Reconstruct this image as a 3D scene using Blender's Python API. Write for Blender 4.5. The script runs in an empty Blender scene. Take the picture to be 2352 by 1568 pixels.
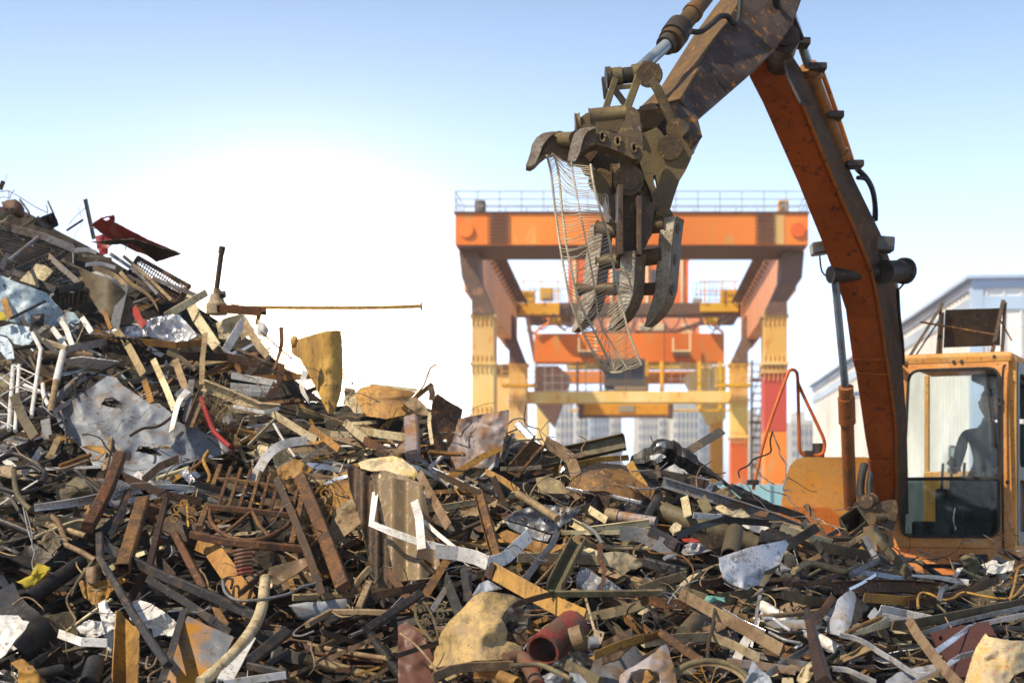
import bpy, math, random
from mathutils import Vector, Matrix, noise
from mathutils.geometry import delaunay_2d_cdt
from bisect import bisect_right
sc = bpy.context.scene
COL = sc.collection
rng = random.Random(11)
R = math.radians

# ------------------------------------------------------------------ camera, sky, sun, exposure
F, U0, V0, CZ = 3267.0, 1176.0, 1180.0, 1.65      # pixels of a 2352 px wide view, horizon row, eye height
cam_d = bpy.data.cameras.new('camera')
cam = bpy.data.objects.new('camera', cam_d)
COL.objects.link(cam)
sc.camera = cam
cam.location = (0, 0, CZ)
cam.rotation_euler = (R(90), 0, 0)
cam_d.sensor_width = 36
cam_d.lens = 50
cam_d.shift_y = (V0 - 784) / 2352
cam_d.clip_start = 0.1
cam_d.clip_end = 6000
cam_d.dof.use_dof = True
cam_d.dof.focus_distance = 7.0
cam_d.dof.aperture_fstop = 2.8

SUN_DIR = Vector((-0.55, -0.36, 0.75)).normalized()   # towards the sun
sun_el = math.asin(SUN_DIR.z)
sun_az = math.atan2(SUN_DIR.x, SUN_DIR.y)             # clockwise from +Y
sd = bpy.data.lights.new('sun', 'SUN')
sd.energy = 5.0
sd.angle = R(0.5)
sd.color = (1.0, 0.87, 0.68)
so = bpy.data.objects.new('sun', sd)
COL.objects.link(so)
so.rotation_euler = (-SUN_DIR).to_track_quat('-Z', 'Y').to_euler()

world = bpy.data.worlds.new('World')
sc.world = world
world.use_nodes = True
wn, wl = world.node_tree.nodes, world.node_tree.links
wn.clear()
w_out = wn.new('ShaderNodeOutputWorld')
sky = wn.new('ShaderNodeTexSky')
sky.sky_type = 'NISHITA'
sky.sun_disc = False
sky.sun_elevation = sun_el
sky.sun_rotation = sun_az
sky.air_density = 1.0
sky.dust_density = 1.0
sky.ozone_density = 1.5
bg = wn.new('ShaderNodeBackground')
bg.inputs[1].default_value = 0.05
wl.new(sky.outputs[0], bg.inputs[0])
# bright dusty air: a pale band along the horizon; added glare lobes low over the scrap mound
tc = wn.new('ShaderNodeTexCoord')
def wmath(op, a, b=None):
    n = wn.new('ShaderNodeMath'); n.operation = op
    for i, s in enumerate((a, b)):
        if s is None: continue
        if isinstance(s, (int, float)): n.inputs[i].default_value = s
        else: wl.new(s, n.inputs[i])
    return n.outputs[0]
def gauss(x, sig):
    q = wmath('DIVIDE', x, sig)
    return wmath('EXPONENT', wmath('MULTIPLY', wmath('MULTIPLY', q, q), -1.0))
sep = wn.new('ShaderNodeSeparateXYZ'); wl.new(tc.outputs['Generated'], sep.inputs[0])
dotn = wn.new('ShaderNodeVectorMath'); dotn.operation = 'DOT_PRODUCT'
wl.new(tc.outputs['Generated'], dotn.inputs[0])
dotn.inputs[1].default_value = Vector(((680 - U0) / F, 1, (V0 - 850) / F)).normalized()
ang = wmath('ARCCOSINE', wmath('MINIMUM', dotn.outputs['Value'], 0.999999))
def wlobe(fac, colr, strength):
    b = wn.new('ShaderNodeBackground')
    b.inputs[0].default_value = (*colr, 1)
    wl.new(wmath('MULTIPLY', fac, strength), b.inputs[1])
    return b.outputs[0]
def wadd(a, b):
    n = wn.new('ShaderNodeAddShader'); wl.new(a, n.inputs[0]); wl.new(b, n.inputs[1]); return n.outputs[0]
SKY_BAND, SKY_GLARE, SKY_MID, SKY_CORE, SKY_BLUE = 0.85, 0.13, 0.30, 7.0, 1.12
band = gauss(wmath('MAXIMUM', sep.outputs[2], 0.0), 0.24)
tot = wadd(bg.outputs[0], wlobe(band, (1.0, 0.94, 0.89), SKY_BAND))
tot = wadd(tot, wlobe(gauss(ang, 0.24), (1.0, 0.94, 0.85), SKY_GLARE))
tot = wadd(tot, wlobe(gauss(ang, 0.12), (1.0, 0.90, 0.72), SKY_MID))
tot = wadd(tot, wlobe(gauss(ang, 0.075), (1.0, 0.64, 0.27), SKY_CORE))  # warm core added to backlight the heap, away from the sun
up = wmath('MULTIPLY', wmath('GREATER_THAN', sep.outputs[2], -0.02), gauss(sep.outputs[2], 0.36))  # added blue, shaped to fade overhead so less ambient light falls
tot = wadd(tot, wlobe(up, (0.20, 0.46, 0.88), SKY_BLUE))
wl.new(tot, w_out.inputs[0])

sc.view_settings.view_transform = 'Standard'
sc.view_settings.look = 'None'
sc.view_settings.exposure = 0.36
sc.view_settings.gamma = 1.0
sc.render.engine = 'CYCLES'
sc.cycles.max_bounces = 6
sc.cycles.transparent_max_bounces = 12
sc.cycles.use_denoising = True

# ------------------------------------------------------------------ pixel <-> world
def P(u, v, Y):
    return Vector(((u - U0) / F * Y, Y, CZ + (V0 - v) / F * Y))
CROPS = {'A': (0, 367.5, .2734), 'B': (0, 735, .2734), 'C': (0, 1139.3, .2737), 'D': (551.3, 643.1, .2734),
         'E': (459.4, 1010.7, .2734), 'F': (1010.7, 1010.7, .2734), 'G': (918.8, 1200.8, .2344),
         'H': (1378.2, 1200.8, .2344), 'I': (1800.8, 1200.8, .2344), 'J': (1194.4, 882, .2969),
         'K': (514.5, 698.3, .2344), 'O': (0, 0, 1), 'R2': (1745.7, 781, .25782), 'R3': (1745.7, 413.5, .26366),
         'R4': (1378.2, 0, .2734), 'R5': (1176, 119.4, .19532), 'R6': (1176, 349.1, .19532), 'R7': (1029, 413.4, .3808),
         'R8': (1176, 588, .23438)}
def cv(c, pts):
    a, b, s = CROPS[c]
    return [(a + s * p[0], b + s * p[1]) + tuple(p[2:]) for p in pts]

def interp(tab, x):
    if x <= tab[0][0]: return tab[0][1]
    if x >= tab[-1][0]: return tab[-1][1]
    for (x0, y0), (x1, y1) in zip(tab, tab[1:]):
        if x <= x1:
            return y0 + (y1 - y0) * (x - x0) / (x1 - x0)
CREST = [(-500, 400), (0, 470), (60, 480), (120, 520), (200, 560), (300, 620), (400, 660), (450, 700), (520, 745), (600, 790), (680, 870),
         (760, 930), (850, 920), (950, 920), (1050, 960), (1150, 985), (1200, 1010), (1300, 1050), (1400, 1060), (1500, 1070),
         (1600, 1090), (1700, 1140), (1800, 1190), (1900, 1235), (2000, 1270), (2100, 1310), (2400, 1330), (2900, 1330)]
YCREST = [(-500, 11.5), (0, 11.2), (300, 10.8), (520, 10.4), (700, 9.8), (1000, 9.2), (1300, 8.9), (1700, 8.6), (2000, 8.5), (2900, 8.4)]
YN, VB = 6.0, 1640.0
def heap(u, v):
    c = interp(CREST, u); yc = interp(YCREST, u)
    t = (VB - v) / (VB - c)
    t = max(-0.3, min(1.0, t))
    if t < 0: return YN + (yc - YN) * t * 0.8
    return YN + (yc - YN) * t ** 1.15
def S(u, v, lift=0.0):
    return P(u, v, heap(u, v) - lift)
def pxm(u, v):
    return heap(u, v) / F

# ------------------------------------------------------------------ mesh building
class MB:
    def __init__(s): s.v = []; s.f = []; s.sm = []
    def add(s, verts, faces, smooth=False):
        o = len(s.v)
        s.v += [Vector(x) for x in verts]
        s.f += [tuple(i + o for i in f) for f in faces]
        s.sm += [smooth] * len(faces)
def new_obj(name, mb, mat, parent=None, label=None, cat=None, group=None, kind=None, bevel=0, base=False):
    me = bpy.data.meshes.new(name)
    if mb.v:
        c = sum(mb.v, Vector()) / len(mb.v)
        if base: c.z = min(v.z for v in mb.v)
    else: c = Vector()
    me.from_pydata([v - c for v in mb.v], [], mb.f)
    me.polygons.foreach_set('use_smooth', mb.sm)
    if isinstance(mat, (list, tuple)):
        for m in mat: me.materials.append(m)
    else: me.materials.append(mat)
    me.validate()
    o = bpy.data.objects.new(name, me)
    COL.objects.link(o)
    if parent is not None:
        o.parent = parent
        wpos = Vector(parent.location)
        if parent.parent: wpos += Vector(parent.parent.location)
        o.location = c - wpos
    else: o.location = c
    if label: o['label'] = label
    if cat: o['category'] = cat
    if group: o['group'] = group
    if kind: o['kind'] = kind
    if bevel:
        b = o.modifiers.new('edge', 'BEVEL'); b.width = bevel; b.segments = 2; b.limit_method = 'ANGLE'; b.angle_limit = R(40)
    return o
SPLIT = set('dark_backing cable_drum side_link scroll clamp strut pin_boss bolt hanger brace cross_tube hinge deck_edge post window cabin_window cylinder_pin lever tie_rod track rail_clamp boom_bracket hole_bush door_glass cage_rail access_box_frame end_frame sheave_block console wiper'.split())
def islands(mb):
    key = {}; par = list(range(len(mb.v)))
    def find(i):
        while par[i] != i: par[i] = par[par[i]]; i = par[i]
        return i
    for i, v in enumerate(mb.v):
        k = (round(v.x, 5), round(v.y, 5), round(v.z, 5))
        if k in key: par[find(i)] = find(key[k])
        else: key[k] = i
    for f in mb.f:
        for a in f[1:]: par[find(a)] = find(f[0])
    out = {}
    for f, sm in zip(mb.f, mb.sm):
        q = out.setdefault(find(f[0]), MB())
        q.add([mb.v[i] for i in f], [tuple(range(len(f)))], sm)
    return list(out.values())
def weld(mb):
    key = {}; m = []; vs = []
    for v in mb.v:
        k = (round(v.x, 5), round(v.y, 5), round(v.z, 5))
        if k not in key: key[k] = len(vs); vs.append(v)
        m.append(key[k])
    mb.v = vs; mb.f = [tuple(m[i] for i in f) for f in mb.f]
    return mb
def part_obj(name, mb, mat, parent, bevel=0):
    if name in SPLIT:
        for q in islands(mb): o = new_obj(name, weld(q), mat, parent, bevel=bevel)
        return o
    return new_obj(name, mb, mat, parent, bevel=bevel)
def thing(name, label, cat, loc, group=None):
    o = bpy.data.objects.new(name, None)
    COL.objects.link(o)
    o.empty_display_size = 0.2
    o.location = loc
    o['label'] = label; o['category'] = cat
    if group: o['group'] = group
    return o

def box(mb, c0, c1, M=None):
    x0, y0, z0 = c0; x1, y1, z1 = c1
    vs = [Vector(p) for p in ((x0, y0, z0), (x1, y0, z0), (x1, y1, z0), (x0, y1, z0), (x0, y0, z1), (x1, y0, z1), (x1, y1, z1), (x0, y1, z1))]
    if M is not None: vs = [M @ v for v in vs]
    mb.add(vs, [(0, 3, 2, 1), (4, 5, 6, 7), (0, 1, 5, 4), (1, 2, 6, 5), (2, 3, 7, 6), (3, 0, 4, 7)])
def loft(mb, secs, cap=True, smooth=False):
    n = len(secs[0]); vs = [p for s in secs for p in s]; fs = []
    for i in range(len(secs) - 1):
        for j in range(n):
            k = (j + 1) % n
            fs.append((i * n + j, i * n + k, (i + 1) * n + k, (i + 1) * n + j))
    mb.add(vs, fs, smooth)
    if cap:
        mb.add(secs[0], [tuple(range(n))]); mb.add(secs[-1], [tuple(reversed(range(n)))])
def prism(mb, poly, thick, push=None):
    """poly: list of 3-D points; extruded along push*thick"""
    d = (push or Vector((0, 1, 0))) * thick
    loft(mb, [poly, [p + d for p in poly]])
def frames(pts):
    n = len(pts); T = []
    for i in range(n):
        a = pts[max(0, i - 1)]; b = pts[min(n - 1, i + 1)]
        t = (b - a)
        T.append(t.normalized() if t.length > 1e-9 else Vector((0, 0, 1)))
    return T
PROF = {}
def ngon(r, n=10): return [(r * math.cos(2 * math.pi * i / n), r * math.sin(2 * math.pi * i / n)) for i in range(n)]
def profile(kind, w, h=None):
    if kind == 'flat':
        h = h or max(.0035, w * .06); return [(-w / 2, -h / 2), (w / 2, -h / 2), (w / 2, h / 2), (-w / 2, h / 2)]
    if kind in ('sq', 'tube'):
        h = h or w; c = min(w, h) * .12
        return [(-w / 2 + c, -h / 2), (w / 2 - c, -h / 2), (w / 2, -h / 2 + c), (w / 2, h / 2 - c), (w / 2 - c, h / 2), (-w / 2 + c, h / 2), (-w / 2, h / 2 - c), (-w / 2, -h / 2 + c)]
    if kind in ('round', 'pipe'): return ngon(w / 2, 14)
    if kind == 'L':
        h = h or w * .8; t = w * .1
        return [(-w / 2, h / 2), (-w / 2, -h / 2), (-w / 2 + t, -h / 2), (-w / 2 + t, h / 2 - t), (w / 2, h / 2 - t), (w / 2, h / 2)]
    if kind == 'C':
        h = h or w * .55; t = w * .08
        return [(-w / 2, h / 2), (-w / 2, -h / 2), (w / 2, -h / 2), (w / 2, h / 2), (w / 2 - t, h / 2), (w / 2 - t, -h / 2 + t), (-w / 2 + t, -h / 2 + t), (-w / 2 + t, h / 2)]
    if kind == 'I':
        h = h or w; t = w * .1
        return [(-w / 2, -h / 2), (w / 2, -h / 2), (w / 2, -h / 2 + t), (t / 2, -h / 2 + t), (t / 2, h / 2 - t), (w / 2, h / 2 - t), (w / 2, h / 2), (-w / 2, h / 2), (-w / 2, h / 2 - t), (-t / 2, h / 2 - t), (-t / 2, -h / 2 + t), (-w / 2, -h / 2 + t)]
def sweep(mb, pts, kind, w, h=None, roll=0.0, view=None, scale=None, twist=0.0, cap=True):
    """sweep a profile along 3-D pts; profile x lies across the bar as seen along `view`, profile y towards the viewer"""
    prof = profile(kind, w, h) if isinstance(kind, str) else kind
    T = frames(pts); n = len(pts); secs = []; inner = []
    for i, p in enumerate(pts):
        t = T[i]
        vd = view if view is not None else Vector((p.x, p.y, p.z - CZ)).normalized()
        s = t.cross(vd)
        if s.length < 1e-4: s = t.cross(Vector((0.3, 0.2, 1)))
        s.normalize(); m = s.cross(t).normalized()
        if m.dot(vd) > 0: m = -m
        a = R(roll + twist * i / max(1, n - 1)); ca, sa = math.cos(a), math.sin(a)
        s2 = s * ca + m * sa; m2 = m * ca - s * sa
        k = scale[i] if scale else 1.0
        secs.append([p + s2 * x * k + m2 * y * k for x, y in prof])
        inner.append([p + (s2 * x + m2 * y) * k * .84 for x, y in prof])
    sm = kind in ('round', 'pipe')
    hollow = kind in ('pipe', 'tube')
    loft(mb, secs, cap and not hollow, sm)
    if hollow:
        loft(mb, [list(reversed(s)) for s in inner], False, sm)
        m = len(prof)
        for e, flip in ((0, False), (-1, True)):
            vs = secs[e] + inner[e]
            mb.add(vs, [((j, j + m, (j + 1) % m + m, (j + 1) % m) if not flip else (j, (j + 1) % m, (j + 1) % m + m, j + m)) for j in range(m)])
def smooth_path(pts, k=6):
    if len(pts) < 3: return pts
    out = []
    for i in range(len(pts) - 1):
        p0 = pts[max(0, i - 1)]; p1 = pts[i]; p2 = pts[i + 1]; p3 = pts[min(len(pts) - 1, i + 2)]
        for j in range(k):
            t = j / k
            out.append(.5 * ((2 * p1) + (p2 - p0) * t + (2 * p0 - 5 * p1 + 4 * p2 - p3) * t * t + (3 * p1 - p0 - 3 * p2 + p3) * t ** 3))
    out.append(pts[-1])
    return out
def cyl(mb, a, b, r, n=18, r2=None):
    r2 = r if r2 is None else r2
    d = (b - a).normalized()
    s = d.cross(Vector((0, 0, 1)))
    if s.length < 1e-3: s = Vector((1, 0, 0))
    s.normalize(); m = s.cross(d)
    loft(mb, [[p + (s * math.cos(2 * math.pi * i / n) + m * math.sin(2 * math.pi * i / n)) * q for i in range(n)] for p, q in ((a, r), (b, r2))], True, True)
def inside(p, poly):
    x, y = p; c = False; n = len(poly); j = n - 1
    for i in range(n):
        xi, yi = poly[i]; xj, yj = poly[j]
        if (yi > y) != (yj > y) and x < (xj - xi) * (y - yi) / (yj - yi) + xi: c = not c
        j = i
    return c
def densify(poly, step, jag, r):
    out = []
    n = len(poly)
    for i in range(n):
        a = Vector(poly[i]); b = Vector(poly[(i + 1) % n]); L = (b - a).length
        k = max(1, int(L / step)); nn = Vector((b.y - a.y, a.x - b.x)) / max(L, 1e-6)
        for j in range(k):
            p = a.lerp(b, j / k)
            if j and jag: p += nn * r.uniform(-jag, jag)
            out.append((p.x, p.y))
    return out
def sheet(mb, poly, mapf, thick, step, jag=0.0, holes=(), smooth=True, seed=1):
    """a plate with thickness: poly in 2-D, mapf(x, y) -> 3-D"""
    r = random.Random(seed)
    out = densify(poly, step, jag, r)
    loops = [out] + [densify(h, step * .6, jag, r) for h in holes]
    pts = []; edges = []
    for lp in loops:
        o = len(pts); pts += [Vector(p) for p in lp]
        edges += [(o + i, o + (i + 1) % len(lp)) for i in range(len(lp))]
    xs = [p[0] for p in out]; ys = [p[1] for p in out]
    y = min(ys) + step * .6; row = 0
    while y < max(ys):
        x = min(xs) + step * (.3 + .5 * (row % 2))
        while x < max(xs):
            q = (x + r.uniform(-.2, .2) * step, y + r.uniform(-.2, .2) * step)
            if inside(q, out) and not any(inside(q, h) for h in loops[1:]):
                if all((q[0] - a[0]) ** 2 + (q[1] - a[1]) ** 2 > (step * .42) ** 2 for lp in loops for a in lp):
                    pts.append(Vector(q))
            x += step
        y += step * .87; row += 1
    V, E, Fc, *_ = delaunay_2d_cdt(pts, edges, [], 0, 1e-7)
    tris = []
    for f in Fc:
        c = sum((V[i] for i in f), Vector((0, 0))) / len(f)
        if inside(c, out) and not any(inside(c, h) for h in loops[1:]): tris.append(tuple(f))
    W = [mapf(p.x, p.y) for p in V]
    N = [Vector() for _ in W]
    for f in tris:
        nn = (W[f[1]] - W[f[0]]).cross(W[f[2]] - W[f[0]])
        for i in f: N[i] += nn
    flip = sum((n.y for n in N)) > 0
    N = [(-n if flip else n).normalized() if n.length > 0 else Vector((0, -1, 0)) for n in N]
    Bk = [w - n * thick for w, n in zip(W, N)]
    fr = [tuple(reversed(f)) for f in tris] if flip else tris
    mb.add(W, fr, smooth); mb.add(Bk, [tuple(reversed(f)) for f in fr], smooth)
    cnt = {}
    for f in fr:
        for i in range(3):
            e = (f[i], f[(i + 1) % 3])
            cnt[e] = 1
    vs = []; fs = []
    for (a, b) in cnt:
        if (b, a) not in cnt:
            o = len(vs); vs += [W[a], W[b], Bk[b], Bk[a]]; fs.append((o, o + 3, o + 2, o + 1))
    mb.add(vs, fs)
def fbm(p, o=3): return noise.fractal(p, 1.0, 2.0, o)
def crease(p): return abs(noise.noise(p)) + .5 * abs(noise.noise(p * 2.1))

# ------------------------------------------------------------------ materials
MATS = {}
def lin(c): return tuple((x / 12.92 if x <= .04045 else ((x + .055) / 1.055) ** 2.4) for x in c)
def mat(name, a, b, c=None, scale=4.0, rough=.6, metal=0.0, bump=.3, thr=.5, spread=.12, vary=.25, speck=None, island=False, stretch=None):
    """two or three real surface colours mixed by noise: a = main coat, b = worn / rusty patches, c = fine specks"""
    m = bpy.data.materials.new(name); m.use_nodes = True
    n, l = m.node_tree.nodes, m.node_tree.links
    n.clear()
    out = n.new('ShaderNodeOutputMaterial'); bs = n.new('ShaderNodeBsdfPrincipled'); bs.inputs['Specular IOR Level'].default_value = .3; l.new(bs.outputs[0], out.inputs[0])
    t = n.new('ShaderNodeTexCoord'); oi = n.new('ShaderNodeObjectInfo')
    vm = n.new('ShaderNodeVectorMath'); vm.operation = 'ADD'
    sc1 = n.new('ShaderNodeVectorMath'); sc1.operation = 'SCALE'; sc1.inputs[0].default_value = (37, 19, 53)
    l.new(oi.outputs['Random'], sc1.inputs['Scale'])
    l.new(t.outputs['Object'], vm.inputs[0]); l.new(sc1.outputs[0], vm.inputs[1])
    co = vm.outputs[0]
    if stretch:
        mp = n.new('ShaderNodeMapping'); mp.inputs['Scale'].default_value = stretch; l.new(co, mp.inputs[0]); co = mp.outputs[0]
    def nz(s, d=5, r=.6):
        x = n.new('ShaderNodeTexNoise'); x.inputs['Scale'].default_value = s; x.inputs['Detail'].default_value = d; x.inputs['Roughness'].default_value = r
        l.new(co, x.inputs['Vector']); return x.outputs['Fac']
    def ramp(f, p0, p1):
        x = n.new('ShaderNodeMapRange'); x.inputs['From Min'].default_value = p0; x.inputs['From Max'].default_value = p1; x.clamp = True
        l.new(f, x.inputs['Value']); return x.outputs[0]
    def mix(f, A, B, blend='MIX'):
        x = n.new('ShaderNodeMix'); x.data_type = 'RGBA'; x.blend_type = blend
        if isinstance(f, float): x.inputs[0].default_value = f
        else: l.new(f, x.inputs[0])
        for s, q in ((6, A), (7, B)):
            if isinstance(q, tuple): x.inputs[s].default_value = (*q, 1)
            else: l.new(q, x.inputs[s])
        return x.outputs[2]
    f1 = nz(scale, 7, .65)
    patch = ramp(f1, thr - spread, thr + spread)
    colr = mix(patch, a, b)
    f2 = nz(scale * 6, 4, .7)
    if c is not None:
        colr = mix(ramp(f2, .56, .68), colr, c)
    # slow tonal drift and per-piece variation
    f3 = nz(scale * .5, 2)
    rnd = oi.outputs['Random']
    if island:
        g = n.new('ShaderNodeNewGeometry'); rnd = g.outputs['Random Per Island']
    h = n.new('ShaderNodeHueSaturation')
    mr = n.new('ShaderNodeMapRange'); mr.inputs['To Min'].default_value = 1 - vary; mr.inputs['To Max'].default_value = 1 + vary
    l.new(rnd, mr.inputs['Value'])
    ml = n.new('ShaderNodeMath'); ml.operation = 'MULTIPLY'
    mr2 = n.new('ShaderNodeMapRange'); mr2.inputs['From Min'].default_value = .3; mr2.inputs['From Max'].default_value = .7; mr2.inputs['To Min'].default_value = .75; mr2.inputs['To Max'].default_value = 1.2
    l.new(f3, mr2.inputs['Value']); l.new(mr.outputs[0], ml.inputs[0]); l.new(mr2.outputs[0], ml.inputs[1])
    l.new(ml.outputs[0], h.inputs['Value']); l.new(colr, h.inputs['Color'])
    mr4 = n.new('ShaderNodeMapRange'); mr4.inputs['To Min'].default_value = .488; mr4.inputs['To Max'].default_value = .512
    l.new(rnd, mr4.inputs['Value']); l.new(mr4.outputs[0], h.inputs['Hue'])
    l.new(h.outputs[0], bs.inputs['Base Color'])
    mr3 = n.new('ShaderNodeMapRange'); mr3.inputs['To Min'].default_value = max(.05, rough - .18); mr3.inputs['To Max'].default_value = min(1, rough + .18)
    l.new(f2, mr3.inputs['Value']); l.new(mr3.outputs[0], bs.inputs['Roughness'])
    if metal:
        mm = n.new('ShaderNodeMapRange'); mm.inputs['To Min'].default_value = metal; mm.inputs['To Max'].default_value = metal * .15
        l.new(patch, mm.inputs['Value']); l.new(mm.outputs[0], bs.inputs['Metallic'])
    if bump:
        bp = n.new('ShaderNodeBump'); bp.inputs['Strength'].default_value = bump; bp.inputs['Distance'].default_value = .01
        ad = n.new('ShaderNodeMath'); ad.operation = 'ADD'; l.new(f1, ad.inputs[0]); l.new(f2, ad.inputs[1])
        l.new(ad.outputs[0], bp.inputs['Height']); l.new(bp.outputs[0], bs.inputs['Normal'])
    MATS[name] = m
    return m
def flatmat(name, c, rough=.6, metal=0.0):
    m = bpy.data.materials.new(name); m.use_nodes = True
    b = m.node_tree.nodes['Principled BSDF']
    b.inputs['Base Color'].default_value = (*c, 1); b.inputs['Roughness'].default_value = rough; b.inputs['Metallic'].default_value = metal
    MATS[name] = m
    return m
RUST, RUSTD, OCH = (.13, .062, .026), (.055, .03, .018), (.34, .16, .025)
for isl in (False, True):
    q = '_bits' if isl else ''
    k = dict(island=isl)
    vv = .45 if isl else .25
    mat('rust' + q, (.150, .072, .030), (.060, .034, .020), (.30, .14, .03), 7, .68, .15, .5, .5, .07, vary=vv, **k)
    mat('darkrust' + q, (.070, .040, .024), (.030, .023, .019), (.15, .07, .026), 7, .58, .25, .5, .5, .07, vary=vv, **k)
    mat('ochre' + q, (.33, .17, .035), (.16, .080, .025), (.06, .04, .025), 6, .72, .05, .45, .5, .08, vary=vv, **k)
    mat('darksteel' + q, (.036, .035, .035), (.070, .043, .026), (.12, .09, .07), 8, .42, .35, .35, .57, .06, vary=vv, **k)
    mat('greysteel' + q, (.24, .245, .26), (.14, .105, .075), (.10, .065, .04), 7, .42, .35, .35, .54, .07, vary=vv, **k)
    mat('silver' + q, (.66, .66, .68), (.36, .34, .32), None, 6, .28, .85, .25, .6, vary=vv * .5, **k)
    mat('white' + q, (.60, .59, .57), (.40, .36, .30), (.16, .09, .05), 8, .45, 0, .2, .58, .08, vary=vv * .6, **k)
    mat('cream' + q, (.48, .40, .25), (.27, .20, .11), (.10, .065, .035), 7, .6, 0, .3, .53, .08, vary=vv, **k)
    mat('tan' + q, (.29, .205, .115), (.150, .095, .05), (.08, .05, .028), 7, .62, .1, .4, .5, .08, vary=vv, **k)
    mat('olive' + q, (.135, .115, .065), (.065, .05, .032), (.20, .12, .04), 7, .6, .15, .4, .52, .08, vary=vv, **k)
    mat('black' + q, (.018, .018, .019), (.036, .030, .026), (.07, .05, .035), 8, .42, .1, .3, .55, vary=vv, **k)
    mat('paleblue' + q, (.38, .47, .53), (.28, .30, .31), (.08, .07, .06), 6, .45, 0, .25, .57, .08, vary=vv * .6, **k)
mat('red', (.30, .030, .022), (.15, .035, .025), (.08, .05, .04), 5, .45, 0, .2, .55)
mat('redrust', (.23, .050, .03), (.12, .065, .04), (.06, .04, .03), 9, .6, 0, .5, .48, spread=.04)
mat('maroon', (.13, .055, .042), (.085, .042, .03), (.06, .04, .03), 6, .5, .1, .2)
mat('plate', (.25, .275, .32), (.19, .16, .13), (.14, .08, .035), 4.5, .55, .08, .3, .56, spread=.07)
mat('mottled', (.50, .51, .55), (.16, .165, .19), (.10, .10, .12), 9, .4, .3, .3, .57, spread=.05)
mat('rustplate', (.34, .31, .32), (.27, .15, .06), (.14, .08, .04), 5, .6, .3, .4, .5, spread=.08)
mat('goldrust', (.42, .23, .055), (.23, .125, .04), (.10, .06, .03), 5, .65, .05, .45, .52, .08, stretch=(1.6, 1, .5))
mat('tanplate', (.39, .255, .105), (.23, .155, .085), (.10, .075, .055), 7, .68, 0, .7, .52, .06)
mat('bronze', (.33, .25, .15), (.22, .155, .08), (.45, .36, .24), 4, .35, .45, .3, .5)
mat('steelrust', (.25, .26, .29), (.48, .25, .03), (.10, .07, .04), 3.2, .45, .5, .2, .50, spread=.06)
mat('spotted', (.50, .40, .25), (.46, .33, .12), (.42, .08, .09), 9, .65, 0, .3, .53, spread=.05)
mat('yellowcloth', (.42, .33, .03), (.25, .19, .02), None, 8, .9, 0, .4)
mat('teal', (.20, .45, .38), (.10, .25, .2), None, 20, .9, 0, .3)
mat('rubble', (.024, .018, .013), (.012, .010, .008), (.05, .03, .018), 6, .8, 0, .6)
# ------------------------------------------------------------------ setting: ground, mound
mat('dirt', (.26, .22, .17), (.18, .15, .12), (.12, .10, .08), .6, .9, 0, .4)
mb = MB()
mb.add([(-2500, -200, 0), (2500, -200, 0), (2500, 3000, 0), (-2500, 3000, 0)], [(0, 1, 2, 3)])
o = new_obj('ground', mb, MATS['dirt'], kind='structure')

us = list(range(-700, 3051, 30)); rows = []
for u in us:
    c = interp(CREST, u); colm = []
    for k in range(5):                                   # front skirt down to the ground, towards the camera
        q = P(u, VB + 10, heap(u, VB + 10)); f = k / 5
        colm.append(Vector((q.x * (.62 + .38 * f), q.y * (.62 + .38 * f), q.z * f ** .6 - .05)))
    for k in range(36):
        v = VB + 10 + (c + 4 - VB - 10) * k / 35
        y = heap(u, v)
        w = fbm(Vector((u * .012, v * .015, 3.1))) * .11 + noise.noise(Vector((u * .04, v * .05, 1.7))) * .05
        colm.append(P(u, v, y + .26 + w * 1.3))
    top = colm[-1]
    for k in range(1, 7):                                # back slope
        f = k / 6
        colm.append(Vector((top.x * (1 + .03 * k), top.y + 3.2 * f, top.z * (1 - f) ** 1.3 - .02 * k)))
    rows.append(colm)
mb = MB(); n = len(rows[0])
mb.add([p for c in rows for p in c], [(i * n + j, (i + 1) * n + j, (i + 1) * n + j + 1, i * n + j + 1) for i in range(len(us) - 1) for j in range(n - 1)])
new_obj('terrain', mb, MATS['rubble'], kind='structure')

# ------------------------------------------------------------------ distant apartment towers
mat('towerwall', (.66, .62, .54), (.60, .57, .52), None, .05, .8, 0, 0, vary=.08)
mat('towerwall_grey', (.40, .45, .54), (.44, .47, .53), None, .05, .8, 0, 0, vary=.08)
flatmat('towerglass', (.18, .22, .28), .2)
def tower(u0, u1, v, Y, m, lab, nb):
    a = P(u0, v, Y); b = P(u1, v, Y); W = b.x - a.x; H = a.z
    t = thing('apartment_tower', lab, 'tower', ((a.x + b.x) / 2, Y + 7, 0), 'distant apartment towers')
    w = MB(); box(w, (a.x, Y, 0), (b.x, Y + 16, H))
    new_obj('wall', w, MATS[m], t)
    w = MB(); box(w, (a.x + W * .3, Y + 3, H), (b.x - W * .3, Y + 11, H + 3.2)); box(w, (a.x - .25, Y - .25, H - .8), (b.x + .25, Y, H + .5))
    new_obj('roof', w, MATS[m], t)
    fl = int(H / 3)
    hw = W / nb * .27; w = MB(); box(w, (-hw, -.12, -.8), (hw, .1, .8)); me = None
    for i in range(nb):
        for k in range(1, fl):
            pos = Vector((a.x + W * (i + .5) / nb, Y, k * 3 + 1.5)) - Vector(t.location)
            if me is None: o = new_obj('window', w, MATS['towerglass'], t); me = o
            else: o = me.copy(); COL.objects.link(o); o.parent = t
            o.location = pos
    w = MB()
    for i in range(nb - 1):
        cx = a.x + W * (i + 1) / nb
        box(w, (cx - W * .02, Y - .55, 0), (cx + W * .02, Y, H - .8))
    new_obj('rib', w, MATS[m], t)
tower(1278, 1318, 922, 430, 'towerwall', 'cream apartment tower behind the slim yellow crane legs', 4)
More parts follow.
